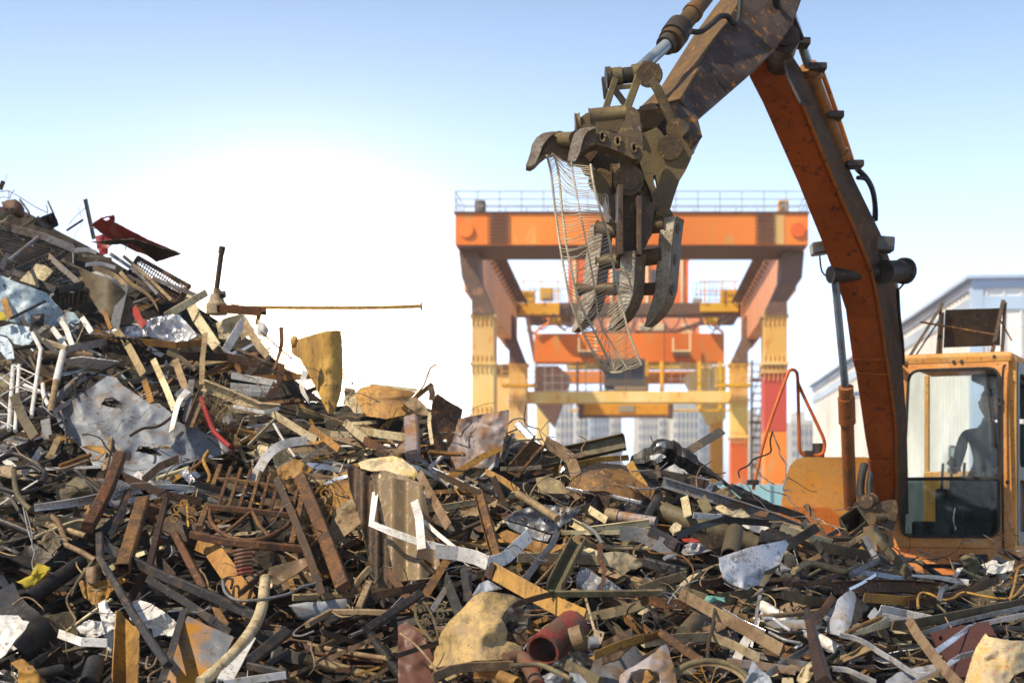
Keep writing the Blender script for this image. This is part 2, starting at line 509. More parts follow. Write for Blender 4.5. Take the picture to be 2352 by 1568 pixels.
tower(1322, 1352, 934, 470, 'towerwall', 'narrow cream tower under the yellow lifting spreader end', 3)
tower(1356, 1400, 940, 450, 'towerwall_grey', 'blue-grey apartment tower below the wide yellow lifting spreader', 5)
tower(1402, 1428, 952, 480, 'towerwall', 'short cream tower beside the bluish one under the spreader', 3)
tower(1466, 1512, 930, 440, 'towerwall', 'cream tower with dark window runs behind the crushed black trim', 5)
tower(1514, 1542, 944, 470, 'towerwall', 'slim pale tower next to the cream one past the spreader end', 3)
tower(1546, 1604, 926, 430, 'towerwall', 'broad cream tower before the orange-yellow far crane leg', 6)
tower(1606, 1634, 938, 460, 'towerwall_grey', 'grey tower half hidden by the yellow far crane leg', 3)
tower(1722, 1752, 960, 450, 'towerwall', 'cream tower seen between the two red crane legs', 3)
tower(1818, 1868, 968, 420, 'towerwall', 'low cream tower seen through the orange handrail', 5)
tower(1158, 1182, 940, 440, 'towerwall', 'pale tower just above the rusted grey plate', 3)

# ------------------------------------------------------------------ warehouse with blue trim
mat('wh_white', (.80, .79, .77), (.76, .75, .73), (.70, .68, .65), .5, .6, 0, .05, vary=.02)
mat('wh_blue', (.46, .58, .75), (.42, .54, .70), None, .5, .5, 0, 0, vary=.02)
cor = P(2237, 648, 52); far = P(1868, 902, 96)
d = Vector((far.x - cor.x, far.y - cor.y, 0)); L = d.length; d.normalize(); nr = Vector((d.y, -d.x, 0))   # nr: away from the wall, out of the building on the yard side
if nr.x > 0: nr = -nr
HW = cor.z
wt = thing('warehouse', 'white ribbed warehouse with blue trim behind the excavator cab', 'warehouse', (cor.x + 8, cor.y + 20, 0))
ex = Vector((-nr.x, -nr.y, 0))
def wh(s, a, z): return Vector((cor.x, cor.y, 0)) + d * s + ex * a + Vector((0, 0, z))
def whbox(mb, s0, s1, a0, a1, z0, z1):
    vs = [wh(s, a, z) for z in (z0, z1) for (s, a) in ((s0, a0), (s1, a0), (s1, a1), (s0, a1))]
    mb.add(vs, [(0, 3, 2, 1), (4, 5, 6, 7), (0, 1, 5, 4), (1, 2, 6, 5), (2, 3, 7, 6), (3, 0, 4, 7)])
w = MB(); whbox(w, 0, L, 0, 24, 0, HW); new_obj('wall', w, MATS['wh_white'], wt)
w = MB()
k = .3
while k < L: whbox(w, k, k + .08, -.06, 0, 0, HW - .3); k += .62
k = .4
while k < 18: whbox(w, -.06, 0, k, k + .08, 0, HW - .3); k += .62
new_obj('rib', w, MATS['wh_white'], wt)
w = MB(); whbox(w, -.1, L, -.1, -.002, HW - .22, HW + .1); whbox(w, -.1, -.002, -.002, 24, HW - .22, HW + .1); new_obj('eave_trim', w, MATS['wh_blue'], wt)
w = MB(); whbox(w, -.09, .3, -.095, -.002, 0, HW - .22); whbox(w, -.09, -.002, -.002, .32, 0, HW - .22); new_obj('corner_trim', w, MATS['wh_blue'], wt)
w = MB(); whbox(w, .3, L, -.075, -.003, HW - 1.0, HW - .52); whbox(w, -.075, -.003, .32, 24, HW - 1.0, HW - .52); new_obj('blue_band', w, MATS['wh_blue'], wt)
w = MB(); whbox(w, -.3, L + .3, -.3, 24, HW + .1, HW + .22); new_obj('roof', w, MATS['wh_blue'], wt)
# pale blue hoarding
mat('hoarding', (.33, .55, .60), (.28, .49, .55), None, .8, .6, 0, 0, vary=.02)
a = P(1420, 1112, 38); b = P(1900, 1112, 38)
w = MB(); box(w, (a.x, 38, 0), (b.x, 38.05, a.z))
hb = thing('hoarding', 'pale blue sheet hoarding low beyond the heap and orange legs', 'fence', ((a.x + b.x) / 2, 38, 0))
new_obj('panel', w, MATS['hoarding'], hb)
w = MB(); x = a.x
while x < b.x: box(w, (x, 37.93, 0), (x + .06, 38, a.z + .05)); x += .8
box(w, (a.x, 37.95, a.z * .5), (b.x, 38, a.z * .5 + .06))
new_obj('rail', w, MATS['hoarding'], hb)

# ------------------------------------------------------------------ gantry cranes
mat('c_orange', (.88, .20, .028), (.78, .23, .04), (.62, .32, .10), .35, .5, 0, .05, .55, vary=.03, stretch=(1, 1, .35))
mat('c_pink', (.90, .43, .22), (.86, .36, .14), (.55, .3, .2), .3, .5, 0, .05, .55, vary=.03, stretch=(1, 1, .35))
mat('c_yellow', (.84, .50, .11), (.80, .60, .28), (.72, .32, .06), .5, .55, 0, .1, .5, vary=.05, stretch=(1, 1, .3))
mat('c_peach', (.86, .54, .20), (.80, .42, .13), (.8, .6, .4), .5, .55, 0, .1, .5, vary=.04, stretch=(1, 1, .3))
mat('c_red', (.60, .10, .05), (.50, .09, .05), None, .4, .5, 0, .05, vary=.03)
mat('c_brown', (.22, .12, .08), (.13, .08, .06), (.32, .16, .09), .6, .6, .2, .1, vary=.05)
mat('c_deepyellow', (.85, .46, .03), (.75, .38, .03), (.45, .25, .05), .6, .5, 0, .1, vary=.04)
mat('c_rail', (.46, .43, .42), (.38, .34, .32), None, 1, .5, .4, 0, vary=.03)
mat('c_cream', (.86, .74, .46), (.80, .66, .38), None, .6, .5, 0, .05, vary=.03)
mat('c_cab', (.36, .33, .26), (.30, .27, .21), None, .6, .5, 0, .05, vary=.03)
flatmat('c_glass', (.05, .06, .07), .1)
def CP(a, s, z): return Vector((4.01 + a + .0802 * s, 50 + s, z))
def cbox(mb, a0, a1, s0, s1, z0, z1):
    vs = [CP(a, s, z) for z in (z0, z1) for (a, s) in ((a0, s0), (a1, s0), (a1, s1), (a0, s1))]
    mb.add(vs, [(0, 1, 2, 3), (4, 7, 6, 5), (0, 4, 5, 1), (1, 5, 6, 2), (2, 6, 7, 3), (3, 7, 4, 0)])
def cbar(mb, p, q, w, h=None): sweep(mb, [CP(*p), CP(*q)], 'sq', w, h)
cr = thing('gantry_crane', 'big orange portal crane with yellow legs and railed top beam', 'crane', CP(0, 9, 0))
def part(name, fn, m, par, bevel=0, lab=None):
    w = MB(); fn(w); o = part_obj(name, w, MATS[m], par, bevel)
    if lab: o['label'] = lab
    return o
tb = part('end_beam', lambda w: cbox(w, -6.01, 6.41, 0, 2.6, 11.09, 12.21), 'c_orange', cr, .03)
part('soffit', lambda w: cbox(w, -5.9, 6.3, .05, 2.55, 11.03, 11.088), 'c_brown', cr)  # brown sheet puts the shade under the beam into the colour
for sgn, a in ((-1, -5.62), (1, 6.04)):
    w = MB(); cyl(w, CP(a, 0, 11.62), CP(a, -.07, 11.62), .26, 24); new_obj('manhole_cover', w, MATS['c_orange'], tb)
for a0, a1 in ((-4.85, -4.17), (4.55, 5.2)):
    w = MB(); x = a0
    while x <= a1: cbox(w, x, x + .03, -.09, -.05, 11.12, 12.2); x += .11
    z = 11.15
    while z < 12.2: cbox(w, a0, a1, -.10, -.06, z, z + .03); z += .13
    new_obj('grille', w, MATS['c_brown'], tb)
w = MB(); cbox(w, 5.2, 5.56, -.02, -.004, 11.12, 12.18); new_obj('patch', w, MATS['c_yellow'], tb)
w = MB(); cbox(w, -6.05, 6.45, -.06, 2.66, 12.212, 12.27); new_obj('walkway', w, MATS['c_brown'], cr)
def railing(w, a0, a1, s, z, h=.72, n=16, r=.022):
    for i in range(n + 1):
        a = a0 + (a1 - a0) * i / n; cbar(w, (a, s, z), (a, s, z + h), r * 1.6)
    for k in (1, .62, .3): cbar(w, (a0, s, z + h * k), (a1, s, z + h * k), r * 1.5)
part('railing', lambda w: railing(w, -6.0, 6.4, .02, 12.27), 'c_rail', cr)
part('railing', lambda w: railing(w, -6.0, 6.4, 2.6, 12.27), 'c_rail', cr)
for a in (-6, 6.4): part('railing', lambda w: [cbar(w, (a, 0, 12.27 + k), (a, 2.6, 12.27 + k), .035) for k in (.72, .45, .22)], 'c_rail', cr)
for a, m in ((-5.15, 'c_brown'), (5.55, 'c_deepyellow')):
    bx = part('junction_box', lambda w: cbox(w, a - .18, a + .18, .1, .5, 12.27, 12.70), m, cr, .02)
    part('door', lambda w: cbox(w, a - .1, a + .1, .07, .1, 12.33, 12.64), 'c_cab', bx)
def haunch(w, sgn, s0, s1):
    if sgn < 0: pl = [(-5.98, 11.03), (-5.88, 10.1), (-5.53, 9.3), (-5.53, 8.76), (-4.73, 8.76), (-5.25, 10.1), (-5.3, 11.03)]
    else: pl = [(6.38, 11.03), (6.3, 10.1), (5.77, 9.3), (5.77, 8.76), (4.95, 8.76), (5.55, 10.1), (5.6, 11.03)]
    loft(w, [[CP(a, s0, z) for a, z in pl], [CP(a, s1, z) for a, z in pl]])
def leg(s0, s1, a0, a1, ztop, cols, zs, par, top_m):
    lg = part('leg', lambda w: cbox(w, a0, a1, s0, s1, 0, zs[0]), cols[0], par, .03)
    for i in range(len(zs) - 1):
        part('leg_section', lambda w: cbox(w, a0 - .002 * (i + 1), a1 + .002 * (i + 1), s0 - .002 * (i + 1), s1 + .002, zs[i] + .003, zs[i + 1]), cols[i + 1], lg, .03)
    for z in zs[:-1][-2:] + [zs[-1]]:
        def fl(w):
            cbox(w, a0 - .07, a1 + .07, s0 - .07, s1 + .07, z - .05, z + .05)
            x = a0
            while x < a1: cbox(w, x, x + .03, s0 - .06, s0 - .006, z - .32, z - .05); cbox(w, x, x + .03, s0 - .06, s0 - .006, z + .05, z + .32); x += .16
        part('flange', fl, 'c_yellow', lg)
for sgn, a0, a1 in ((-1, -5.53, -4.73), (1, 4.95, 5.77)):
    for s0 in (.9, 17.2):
        part('haunch', lambda w: haunch(w, sgn, s0, s0 + 1.5), 'c_brown', cr, .03)  # brown here stands in for the shade cast by the end beam
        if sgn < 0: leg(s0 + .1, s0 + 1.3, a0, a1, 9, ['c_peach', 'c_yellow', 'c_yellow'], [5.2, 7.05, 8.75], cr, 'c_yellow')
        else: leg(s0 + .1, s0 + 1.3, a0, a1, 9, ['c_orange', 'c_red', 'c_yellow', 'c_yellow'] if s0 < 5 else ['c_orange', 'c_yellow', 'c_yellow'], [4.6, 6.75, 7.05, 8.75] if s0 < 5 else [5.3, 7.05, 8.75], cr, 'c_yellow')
part('girder', lambda w: cbox(w, -6.0, -5.42, 2.6, 21, 9.9, 12.3), 'c_pink', cr, .03)
part('girder', lambda w: cbox(w, 5.72, 6.3, 2.6, 21, 9.9, 12.3), 'c_pink', cr, .03)
for a in (-5.38, 5.68):
    def sidewalk(w):
        s = 2.8
        while s < 20: cbar(w, (a, s, 12.1), (a, s, 12.9), .04); cbar(w, (a, s, 11.6), (a + (.5 if a < 0 else -.5), s, 12.05), .05); s += 1.0
        cbar(w, (a, 2.8, 12.9), (a, 20, 12.9), .04); cbar(w, (a, 2.8, 12.5), (a, 20, 12.5), .04)
        cbox(w, min(a, a + (.5 if a < 0 else -.5)), max(a, a + (.5 if a < 0 else -.5)), 2.8, 20, 12.05, 12.1)
    part('side_walkway', sidewalk, 'c_brown', cr)
part('lower_tie_beam', lambda w: cbox(w, -5.0, 5.4, 17.8, 18.6, 6.95, 7.5), 'c_yellow', cr, .03)
part('end_beam', lambda w: cbox(w, -6, 6.3, 21.02, 22.2, 11.6, 12.2), 'c_brown', cr, .03)
def clutter(w):
    for a in ((-5.1, -4.2, -3.4) if sgn < 0 else (3.9, 4.8, 5.4)): cbar(w, (a, 20.6, 12.2), (a, 20.6, 13.2), .07)
    for z in (12.7, 13.2): cbar(w, (-5.2 if sgn < 0 else 3.6, 20.6, z), (-3.2 if sgn < 0 else 5.6, 20.6, z), .06)
for sgn in (-1, 1): part('access_rail', clutter, 'c_deepyellow', cr)
for a0, a1, z0, z1 in ((-5.35, -3.3, 11.55, 12.15), (3.7, 5.6, 11.7, 12.15), (-5.2, -4.6, 12.2, 12.75), (4.7, 5.5, 12.2, 12.8)):
    part('gear_cover', lambda w: cbox(w, a0, a1, 20.7, 21.0, z0, z1), 'c_deepyellow', cr, .03)
for a in (-4.9, 5.1):
    part('platform', lambda w: cbox(w, a - .9, a + .7, 16.2, 17.0, 7.6, 7.72), 'c_deepyellow', cr)
    part('platform_rail', lambda w: railing(w, a - .9, a + .7, 16.2, 7.72, .9, 4, .03), 'c_deepyellow', cr)
def festoon(w):
    for k in range(9):
        a = -4.6 + k * 1.05; sweep(w, smooth_path([CP(a, 19.9, 11.5), CP(a + .26, 19.9, 10.9), CP(a + .52, 19.9, 10.7), CP(a + .8, 19.9, 10.95), CP(a + 1.05, 19.9, 11.5)], 4), ngon(.03, 6), 1)
part('festoon_cable', festoon, 'c_glass', cr)
# access ladder tower by the right-hand legs
def ladder(w):
    for a in (6.0, 6.5):
        for s in (17.5, 18.3): cbar(w, (a, s, 0), (a, s, 9), .06)
    z = .4
    while z < 9:
        cbar(w, (6.0, 17.5, z), (6.5, 17.5, z), .04); cbar(w, (6.0, 18.3, z), (6.5, 18.3, z), .04); z += .35
    for k in range(4): cbar(w, (6.0, 17.5, 1 + k * 2), (6.5, 18.3, 2.8 + k * 2), .05); cbox(w, 5.9, 6.6, 17.4, 18.4, 2 + k * 2, 2.06 + k * 2)
part('ladder_tower', ladder, 'c_brown', cr)
# second crane behind, spanning the yard
c2 = thing('gantry_crane', 'second orange crane behind, carrying the red machinery house and cabin', 'crane', CP(0, 32, 0))
def leg2(a0, a1, m, s=37):
    part('leg', lambda w: cbox(w, a0, a1, s, s + 1.2, 0, 9.2), m, c2, .03)
    part('leg_cap', lambda w: cbox(w, a0 - .12, a1 + .12, s - .1, s + 1.3, 9.2, 9.7), 'c_brown', c2)
leg2(-5.5, -4.75, 'c_yellow'); leg2(5.15, 5.95, 'c_deepyellow'); leg2(-7.0, -6.2, 'c_peach', 26.5)
part('girder', lambda w: cbox(w, -4.9, 5.25, 26, 27.2, 9.75, 11.3), 'c_orange', c2, .03)
part('girder_foot', lambda w: cbox(w, -3.2, 4.6, 26.1, 27.1, 9.45, 9.748), 'c_yellow', c2)
part('crosshead', lambda w: cbox(w, -5.6, 6.1, 37, 38.2, 9.7, 10.4), 'c_orange', c2)
part('cross_brace', lambda w: [cbar(w, p, q, .14) for p, q in (((-4.9, 25.8, 11.3), (-3.0, 25.8, 12.6)), ((5.2, 25.8, 11.3), (3.4, 25.8, 12.6)), ((-4.9, 25.8, 12.6), (-3.2, 25.8, 11.4)))], 'c_orange', c2)
part('cable_drum', lambda w: (cyl(w, CP(-4.1, 25.5, 12.2), CP(-3.5, 25.5, 12.2), .5), cyl(w, CP(4.2, 25.5, 12.1), CP(4.8, 25.5, 12.1), .45)), 'c_deepyellow', c2)
hs = part('window_band', lambda w: cbox(w, -1.7, 4.0, 27.4, 29.4, 11.3, 12.3), 'c_pink', c2, .02)
for a in (-1.0, .7, 1.45, 3.0):
    wf = part('window_frame', lambda w: [cbox(w, a, a + .62, 27.3, 27.38, 11.45, 12.0)], 'c_cream', hs)
part('deck', lambda w: cbox(w, -5.5, 6.2, 27.5, 32, 12.5, 13.1), 'c_brown', c2, .02)
part('deck_edge', lambda w: (cbox(w, -4.5, -2.6, 27.4, 27.49, 12.55, 13.15), cbox(w, 4.3, 4.6, 27.4, 27.49, 12.0, 13.1)), 'c_deepyellow', c2)
part('deck_fascia', lambda w: cbox(w, -3.0, 3.4, 28, 31, 12.31, 12.49), 'c_cream', c2)
mh = part('machinery_house', lambda w: cbox(w, -3.25, 3.5, 29.6, 34, 13.12, 16.1), 'c_orange', c2, .03)
part('roof', lambda w: cbox(w, -3.35, 3.6, 29.5, 34.1, 16.102, 16.3), 'c_brown', mh)
part('post', lambda w: [cbox(w, a, a + .14, 29.5, 29.58, 13.12, 16.08) for a in (-2.95, -.9, 1.1, 3.05)] + [cbox(w, -3.2, 3.45, 29.52, 29.57, 13.16, 13.30)], 'c_cream', mh)
part('window', lambda w: [cbox(w, a, a + .7, 29.53, 29.59, 14.6, 15.3) for a in (-.7, 1.4)], 'c_glass', mh)
for ar in ((-5.5, -3.4, 28, 13.1, .9, 8), (3.8, 6.0, 28, 13.1, .9, 8), (-5.5, -3.4, 31, 13.1, 1.4, 7), (3.8, 5.4, 31, 13.1, 1.7, 7)): part('railing', lambda w: railing(w, *ar), 'c_rail', c2)
for a0, a1, z, h in ((-5.3, -5.05, 13.1, .85), (-4.75, -4.05, 13.5, .65), (5.2, 6.2, 13.1, .6)):
    part('winch_cover', lambda w: cbox(w, a0, a1, 28.4, 29.4, z, z + h), 'c_deepyellow', c2, .05)
part('winch_motor', lambda w: cbox(w, 3.7, 4.2, 28.4, 29, 13.1, 13.55), 'c_cab', c2, .05)
def braces(w):
    cbar(w, (-5.4, 27, 12.6), (-2.9, 27, 11.8), .22); cbar(w, (-5.4, 27, 11.6), (-2.7, 27, 10.5), .12); cbar(w, (-4.9, 26.9, 9.9), (-5.4, 26.9, 12.6), .25)
    cbar(w, (-2.6, 26.9, 12.5), (-2.6, 26.0, 7.6), .14); cbar(w, (5.9, 27, 12.6), (2.6, 27, 11.5), .24); cbar(w, (2.6, 27, 11.5), (-2.4, 27, 11.45), .2)
    cbar(w, (5.7, 27, 12.4), (3.4, 27, 10.3), .07); cbar(w, (-5.2, 25.9, 7.75), (-.9, 25.9, 7.75), .12)
    for a in (-2.6, -1.35): cbar(w, (a, 25.9, 9.8), (a, 25.9, 7.4), .14)
    for a in (-1.3, .4): cbar(w, (a, 26.95, 12.5), (a, 25.9, 9.6), .16)
part('brace', braces, 'c_brown', c2)
def rightface(w):
    loft(w, [[CP(a, s, z) for a, z in ((3.4, 9.75), (4.6, 10.4), (5.9, 10.4), (5.9, 7.3), (4.9, 7.0))] for s in (34, 36)])
part('haunch', rightface, 'c_yellow', c2, .03)
def leftface(w):
    loft(w, [[CP(a, s, z) for a, z in ((-3.3, 9.75), (-4.0, 10.4), (-5.4, 10.4), (-5.4, 8.2), (-4.3, 6.8))] for s in (34, 36)])
part('haunch', leftface, 'c_brown', c2, .03)
part('hanger', lambda w: [cbar(w, (a, 25.6, 9.75), (a, 25.6, 7.2), .2) for a in (1.1, 1.9, 3.9, 5.0)] + [cbar(w, (-3.0, 25.6, 7.15), (5.6, 25.6, 7.15), .1)], 'c_deepyellow', c2)
part('cage_rail', lambda w: [cbar(w, (a, 25.4, 7.8), (a, 25.4, 9.7), .035) for a in (-4.3, -3.9, -3.4, -3.0, -2.1, -1.8, -.2, 2.4, 2.9, 3.3, 4.4, 4.7)] + [cbar(w, (-4.4, 25.4, z), (-.9, 25.4, z), .04) for z in (8.2, 8.6, 9.0)] + [cbar(w, (2.2, 25.4, z), (4.9, 25.4, z), .035) for z in (7.9, 8.3, 8.8)], 'c_rail', c2)
for a0 in (-2.5, 2.5):
    part('access_box', lambda w: (cbox(w, a0, a0 + .9, 25.5, 25.95, 10.05, 10.25)), 'c_brown', c2)
    part('access_box_frame', lambda w: [cbar(w, p, q, .09) for p, q in (((a0, 25.5, 10.25), (a0, 25.5, 11.0)), ((a0 + .9, 25.5, 10.25), (a0 + .9, 25.5, 11.2)), ((a0, 25.5, 10.3), (a0 + .9, 25.5, 10.3)))], 'c_cream', c2)
cb = part('operator_cabin', lambda w: cbox(w, -1.15, 1.0, 23.2, 25.2, 8.2, 9.65), 'c_cab', c2, .06)
part('cabin_window', lambda w: (cbox(w, -1.0, .15, 23.14, 23.19, 8.6, 9.45), cbox(w, .25, .9, 23.14, 23.19, 8.6, 9.45)), 'c_glass', cb)
part('cabin_sill', lambda w: cbox(w, -.6, 1.05, 23.0, 23.3, 8.02, 8.198), 'c_cream', cb)
part('cabin_floor', lambda w: cbox(w, -1.4, 1.1, 23.0, 25.4, 7.75, 8.0), 'c_brown', cb)
# hanging spreader
sp = thing('spreader', 'long yellow lifting spreader hanging on cables inside the crane', 'spreader', CP(.25, 22, 6.6))
part('beam', lambda w: cbox(w, -2.2, 2.15, 21.5, 22.3, 6.62, 7.18), 'c_deepyellow', sp, .04)
part('end_frame', lambda w: [cbox(w, a, a + .25, 21.3, 22.5, 6.5, 7.2) for a in (-2.4, 2.12)] + [cbox(w, -2.3, 2.2, 21.45, 21.6, 6.48, 6.6)], 'c_brown', sp)
part('name_plate', lambda w: cbox(w, -.35, .42, 21.46, 21.495, 6.78, 7.1), 'c_cab', sp)
part('sheave_block', lambda w: (cbox(w, -.2, .2, 21.6, 22.1, 7.18, 7.6), cbox(w, .5, 1.05, 21.6, 22.1, 7.18, 7.65)), 'c_cream', sp, .05)
for a in (-2.05, .0, 1.95):
    part('cable', lambda w: cbar(w, (a, 21.9, 7.15), (a, 22.4, 11.4), .035), 'c_brown', sp)

# ------------------------------------------------------------------ dusty air between here and the towers
hm = bpy.data.materials.new('haze'); hm.use_nodes = True
hn, hl = hm.node_tree.nodes, hm.node_tree.links; hn.clear()
ho = hn.new('ShaderNodeOutputMaterial'); hv = hn.new('ShaderNodeVolumePrincipled')
hv.inputs['Color'].default_value = (.95, .97, 1, 1); hv.inputs['Density'].default_value = .0009; hv.inputs['Anisotropy'].default_value = .2
hl.new(hv.outputs[0], ho.inputs['Volume'])
w = MB(); box(w, (-2600, -300, -1), (2600, 3100, 48))
new_obj('haze', w, hm, kind='stuff')
# ------------------------------------------------------------------ excavator
mat('x_orange', (.62, .17, .022), (.44, .11, .02), (.09, .05, .03), 3, .5, .05, .2, .55, vary=.03)
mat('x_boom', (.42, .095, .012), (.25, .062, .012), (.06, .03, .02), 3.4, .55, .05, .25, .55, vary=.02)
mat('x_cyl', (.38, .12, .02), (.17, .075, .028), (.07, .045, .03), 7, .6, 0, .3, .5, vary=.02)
mat('x_boomside', (.105, .062, .032), (.055, .034, .021), (.20, .08, .025), 2.5, .8, 0, .25, .5, vary=.02)  # boom side browner than its front: shade put into the colour
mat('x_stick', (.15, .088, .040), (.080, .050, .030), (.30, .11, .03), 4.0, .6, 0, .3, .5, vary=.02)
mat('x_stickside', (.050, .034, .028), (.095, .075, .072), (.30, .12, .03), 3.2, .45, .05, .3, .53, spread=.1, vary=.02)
mat('x_cab', (.64, .29, .060), (.52, .30, .11), (.15, .10, .06), 7, .55, 0, .2, .56, vary=.02)
mat('x_cabpatch', (.60, .31, .09), (.56, .20, .04), (.20, .13, .08), 4, .6, 0, .25, .5, vary=.02)
mat('x_tank', (.60, .25, .035), (.42, .22, .065), (.26, .17, .09), 4, .55, 0, .2, .5, vary=.02)
mat('x_dark', (.030, .028, .027), (.060, .045, .035), (.12, .07, .03), 6, .55, .2, .2, vary=.05)
mat('x_grapple', (.135, .088, .045), (.070, .047, .030), (.27, .18, .07), 6, .52, .15, .4, .5, vary=.1)
mat('x_ochre', (.14, .095, .038), (.075, .052, .028), (.08, .06, .04), 6, .6, .2, .4, .5, vary=.05)
mat('x_tine', (.36, .31, .245), (.19, .145, .095), (.09, .07, .05), 14, .42, .2, .45, .5, spread=.08, vary=.05)
mat('x_rod', (.30, .36, .42), (.22, .25, .28), None, 4, .22, .85, .05, vary=.03)
mat('x_olive', (.18, .135, .058), (.10, .075, .04), (.10, .07, .04), 6, .55, .2, .3, .5, vary=.05)
mat('x_rubber', (.016, .016, .017), (.03, .028, .026), None, 9, .6, 0, .2, vary=.05)
mat('x_lamp', (.10, .095, .085), (.07, .065, .055), None, 8, .35, .3, .1, vary=.05)
mat('x_door', (.09, .105, .125), (.13, .14, .15), None, 4, .45, .2, .1, vary=.03)
for k_ in ('x_boomside', 'x_stick', 'x_stickside', 'x_boom'): MATS[k_].node_tree.nodes['Principled BSDF'].inputs['Specular IOR Level'].default_value = .12
def glassmat(name, tint, dirt, dc):
    m = bpy.data.materials.new(name); m.use_nodes = True
    n, l = m.node_tree.nodes, m.node_tree.links; n.clear()
    out = n.new('ShaderNodeOutputMaterial'); tr = n.new('ShaderNodeBsdfTransparent'); gl = n.new('ShaderNodeBsdfGlossy'); df = n.new('ShaderNodeBsdfDiffuse')
    tr.inputs[0].default_value = (*tint, 1); gl.inputs['Roughness'].default_value = .04; df.inputs[0].default_value = (*dc, 1)
    fr = n.new('ShaderNodeFresnel'); fr.inputs[0].default_value = 1.5
    m1 = n.new('ShaderNodeMixShader'); m2 = n.new('ShaderNodeMixShader')
    t = n.new('ShaderNodeTexCoord'); nz = n.new('ShaderNodeTexNoise'); nz.inputs['Scale'].default_value = 14; nz.inputs['Detail'].default_value = 6
    mp = n.new('ShaderNodeMapping'); mp.inputs['Scale'].default_value = (1, 1, .2); l.new(t.outputs['Object'], mp.inputs[0]); l.new(mp.outputs[0], nz.inputs['Vector'])
    mr = n.new('ShaderNodeMapRange'); mr.inputs['From Min'].default_value = .35; mr.inputs['From Max'].default_value = .75; mr.inputs['To Max'].default_value = dirt
    l.new(nz.outputs['Fac'], mr.inputs['Value'])
    l.new(fr.outputs[0], m1.inputs[0]); l.new(tr.outputs[0], m1.inputs[1]); l.new(gl.outputs[0], m1.inputs[2])
    l.new(mr.outputs[0], m2.inputs[0]); l.new(m1.outputs[0], m2.inputs[1]); l.new(df.outputs[0], m2.inputs[2])
    l.new(m2.outputs[0], out.inputs[0]); MATS[name] = m
glassmat('x_glass', (.80, .90, .89), .20, (.36, .41, .41)); glassmat('x_glassdirty', (.20, .28, .25), .45, (.12, .16, .14))

exc = thing('excavator', 'weathered orange excavator reaching over the heap with a log grapple', 'excavator', P(2030, 1300, 11.6))
exc.location.z = 0
def xp(name, fn, m, par=exc, bevel=0, label=None):
    w = MB(); fn(w); o = part_obj(name, w, MATS[m], par, bevel)
    if label: o['label'] = label
    return o
def tubeline(w, c, pts, r, Y0, Y1=None, k=5):
    q = cv(c, pts); nn = len(q) - 1
    P3 = [P(u, v, Y0 + ((Y1 if Y1 is not None else Y0) - Y0) * i / nn) for i, (u, v) in enumerate([a[:2] for a in q])]
    sweep(w, smooth_path(P3, k), 'round', 2 * r)
# boom: underside (front) strip and side strip as one box section
BL = [(1716, 168), (1720, 175), (1751, 236), (1832, 420), (1885, 551), (1917, 638), (1941, 711), (1957, 826), (1965, 856), (1985, 995), (1996, 1059), (2012, 1175)]
BR = [(1786, 60), (1797, 134), (1835, 227), (1912, 415), (1965, 537), (1999, 624), (2017, 711), (2034, 826), (2040, 861), (2055, 982), (2056, 1060), (2058, 1180)]
BB = [(1812, 50), (1815, 120), (1872, 205), (1964, 413), (2024, 535), (2052, 615), (2063, 690), (2073, 826), (2076, 861), (2084, 982), (2086, 1060), (2088, 1180)]
secs = []
for i, (l, r, b) in enumerate(zip(BL, BR, BB)):
    Y = 8.3 + max(0, (r[1] - 134)) * 2.7 / 1050
    if i == 0: Y = 8.15
    Lp = P(*l, Y + .03); Rp = P(*r, Y); Bp = P(*b, Y + .42)
    secs.append([Lp, Rp, Bp, Bp + (Lp - Rp)])
boom_secs = secs
w = MB(); n = len(secs)
loft(w, secs)
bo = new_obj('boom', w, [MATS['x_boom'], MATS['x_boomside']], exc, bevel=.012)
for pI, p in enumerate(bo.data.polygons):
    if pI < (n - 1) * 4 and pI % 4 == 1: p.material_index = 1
# weld lines across the boom underside and side flange edge
def welds(w):
    for i in (7, 8, 10):
        s = secs[i]; sweep(w, [s[0] + Vector((0, -.004, 0)), s[1] + Vector((0, -.004, 0))], 'round', .012)
    sweep(w, smooth_path([s[1] + Vector((.004, -.008, 0)) for s in secs[1:]], 3), 'sq', .02)
xp('weld_seam', welds, 'x_boom', bo)
# fork plates at the boom head
def forkplate(w):
    prism(w, [P(u, v, 8.02) for u, v in ((1779, 52), (1806, 62), (1836, 205), (1872, 250), (1840, 232), (1812, 175))], .05)
xp('boom_fork', forkplate, 'x_stickside', bo, .008)
def boss(w):
    a = P(1802, 86, 7.9); cyl(w, a, a + Vector((.05, .5, .02)), .085); cyl(w, a + Vector((0, -.03, 0)), a + Vector((.002, .02, 0)), .055)
    a = P(1792, 60, 7.85); cyl(w, a, a + Vector((.05, .5, .02)), .07)
xp('pivot_pin', boss, 'x_stickside', bo, .006)
# stick
SL = [(1760, -130), (1640, 16), (1589, 85), (1515, 202), (1462, 252)]
SM = [(1790, -130), (1697, 2), (1668, 49), (1624, 120), (1561, 227)]
SR = [(1880, -110), (1822, 60), (1783, 115), (1717, 178), (1602, 280)]
ssec = []
for (l, m_, r), Y in zip(zip(SL, SM, SR), (8.0, 7.55, 7.4, 7.15, 6.7)):
    Lp = P(*l, Y + .28); Mp = P(*m_, Y); Rp = P(*r, Y + .10)
    ssec.append([Lp, Mp, Rp, Lp + Rp - Mp])
fine = []
for A_, B_ in zip(ssec, ssec[1:]):
    for k in range(4): fine.append([p.lerp(q, k / 4) for p, q in zip(A_, B_)])
fine.append(ssec[-1])
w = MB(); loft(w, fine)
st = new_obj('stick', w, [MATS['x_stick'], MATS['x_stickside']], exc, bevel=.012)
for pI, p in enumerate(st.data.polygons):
    if pI < 64 and pI % 4 in (1, 2): p.material_index = 1
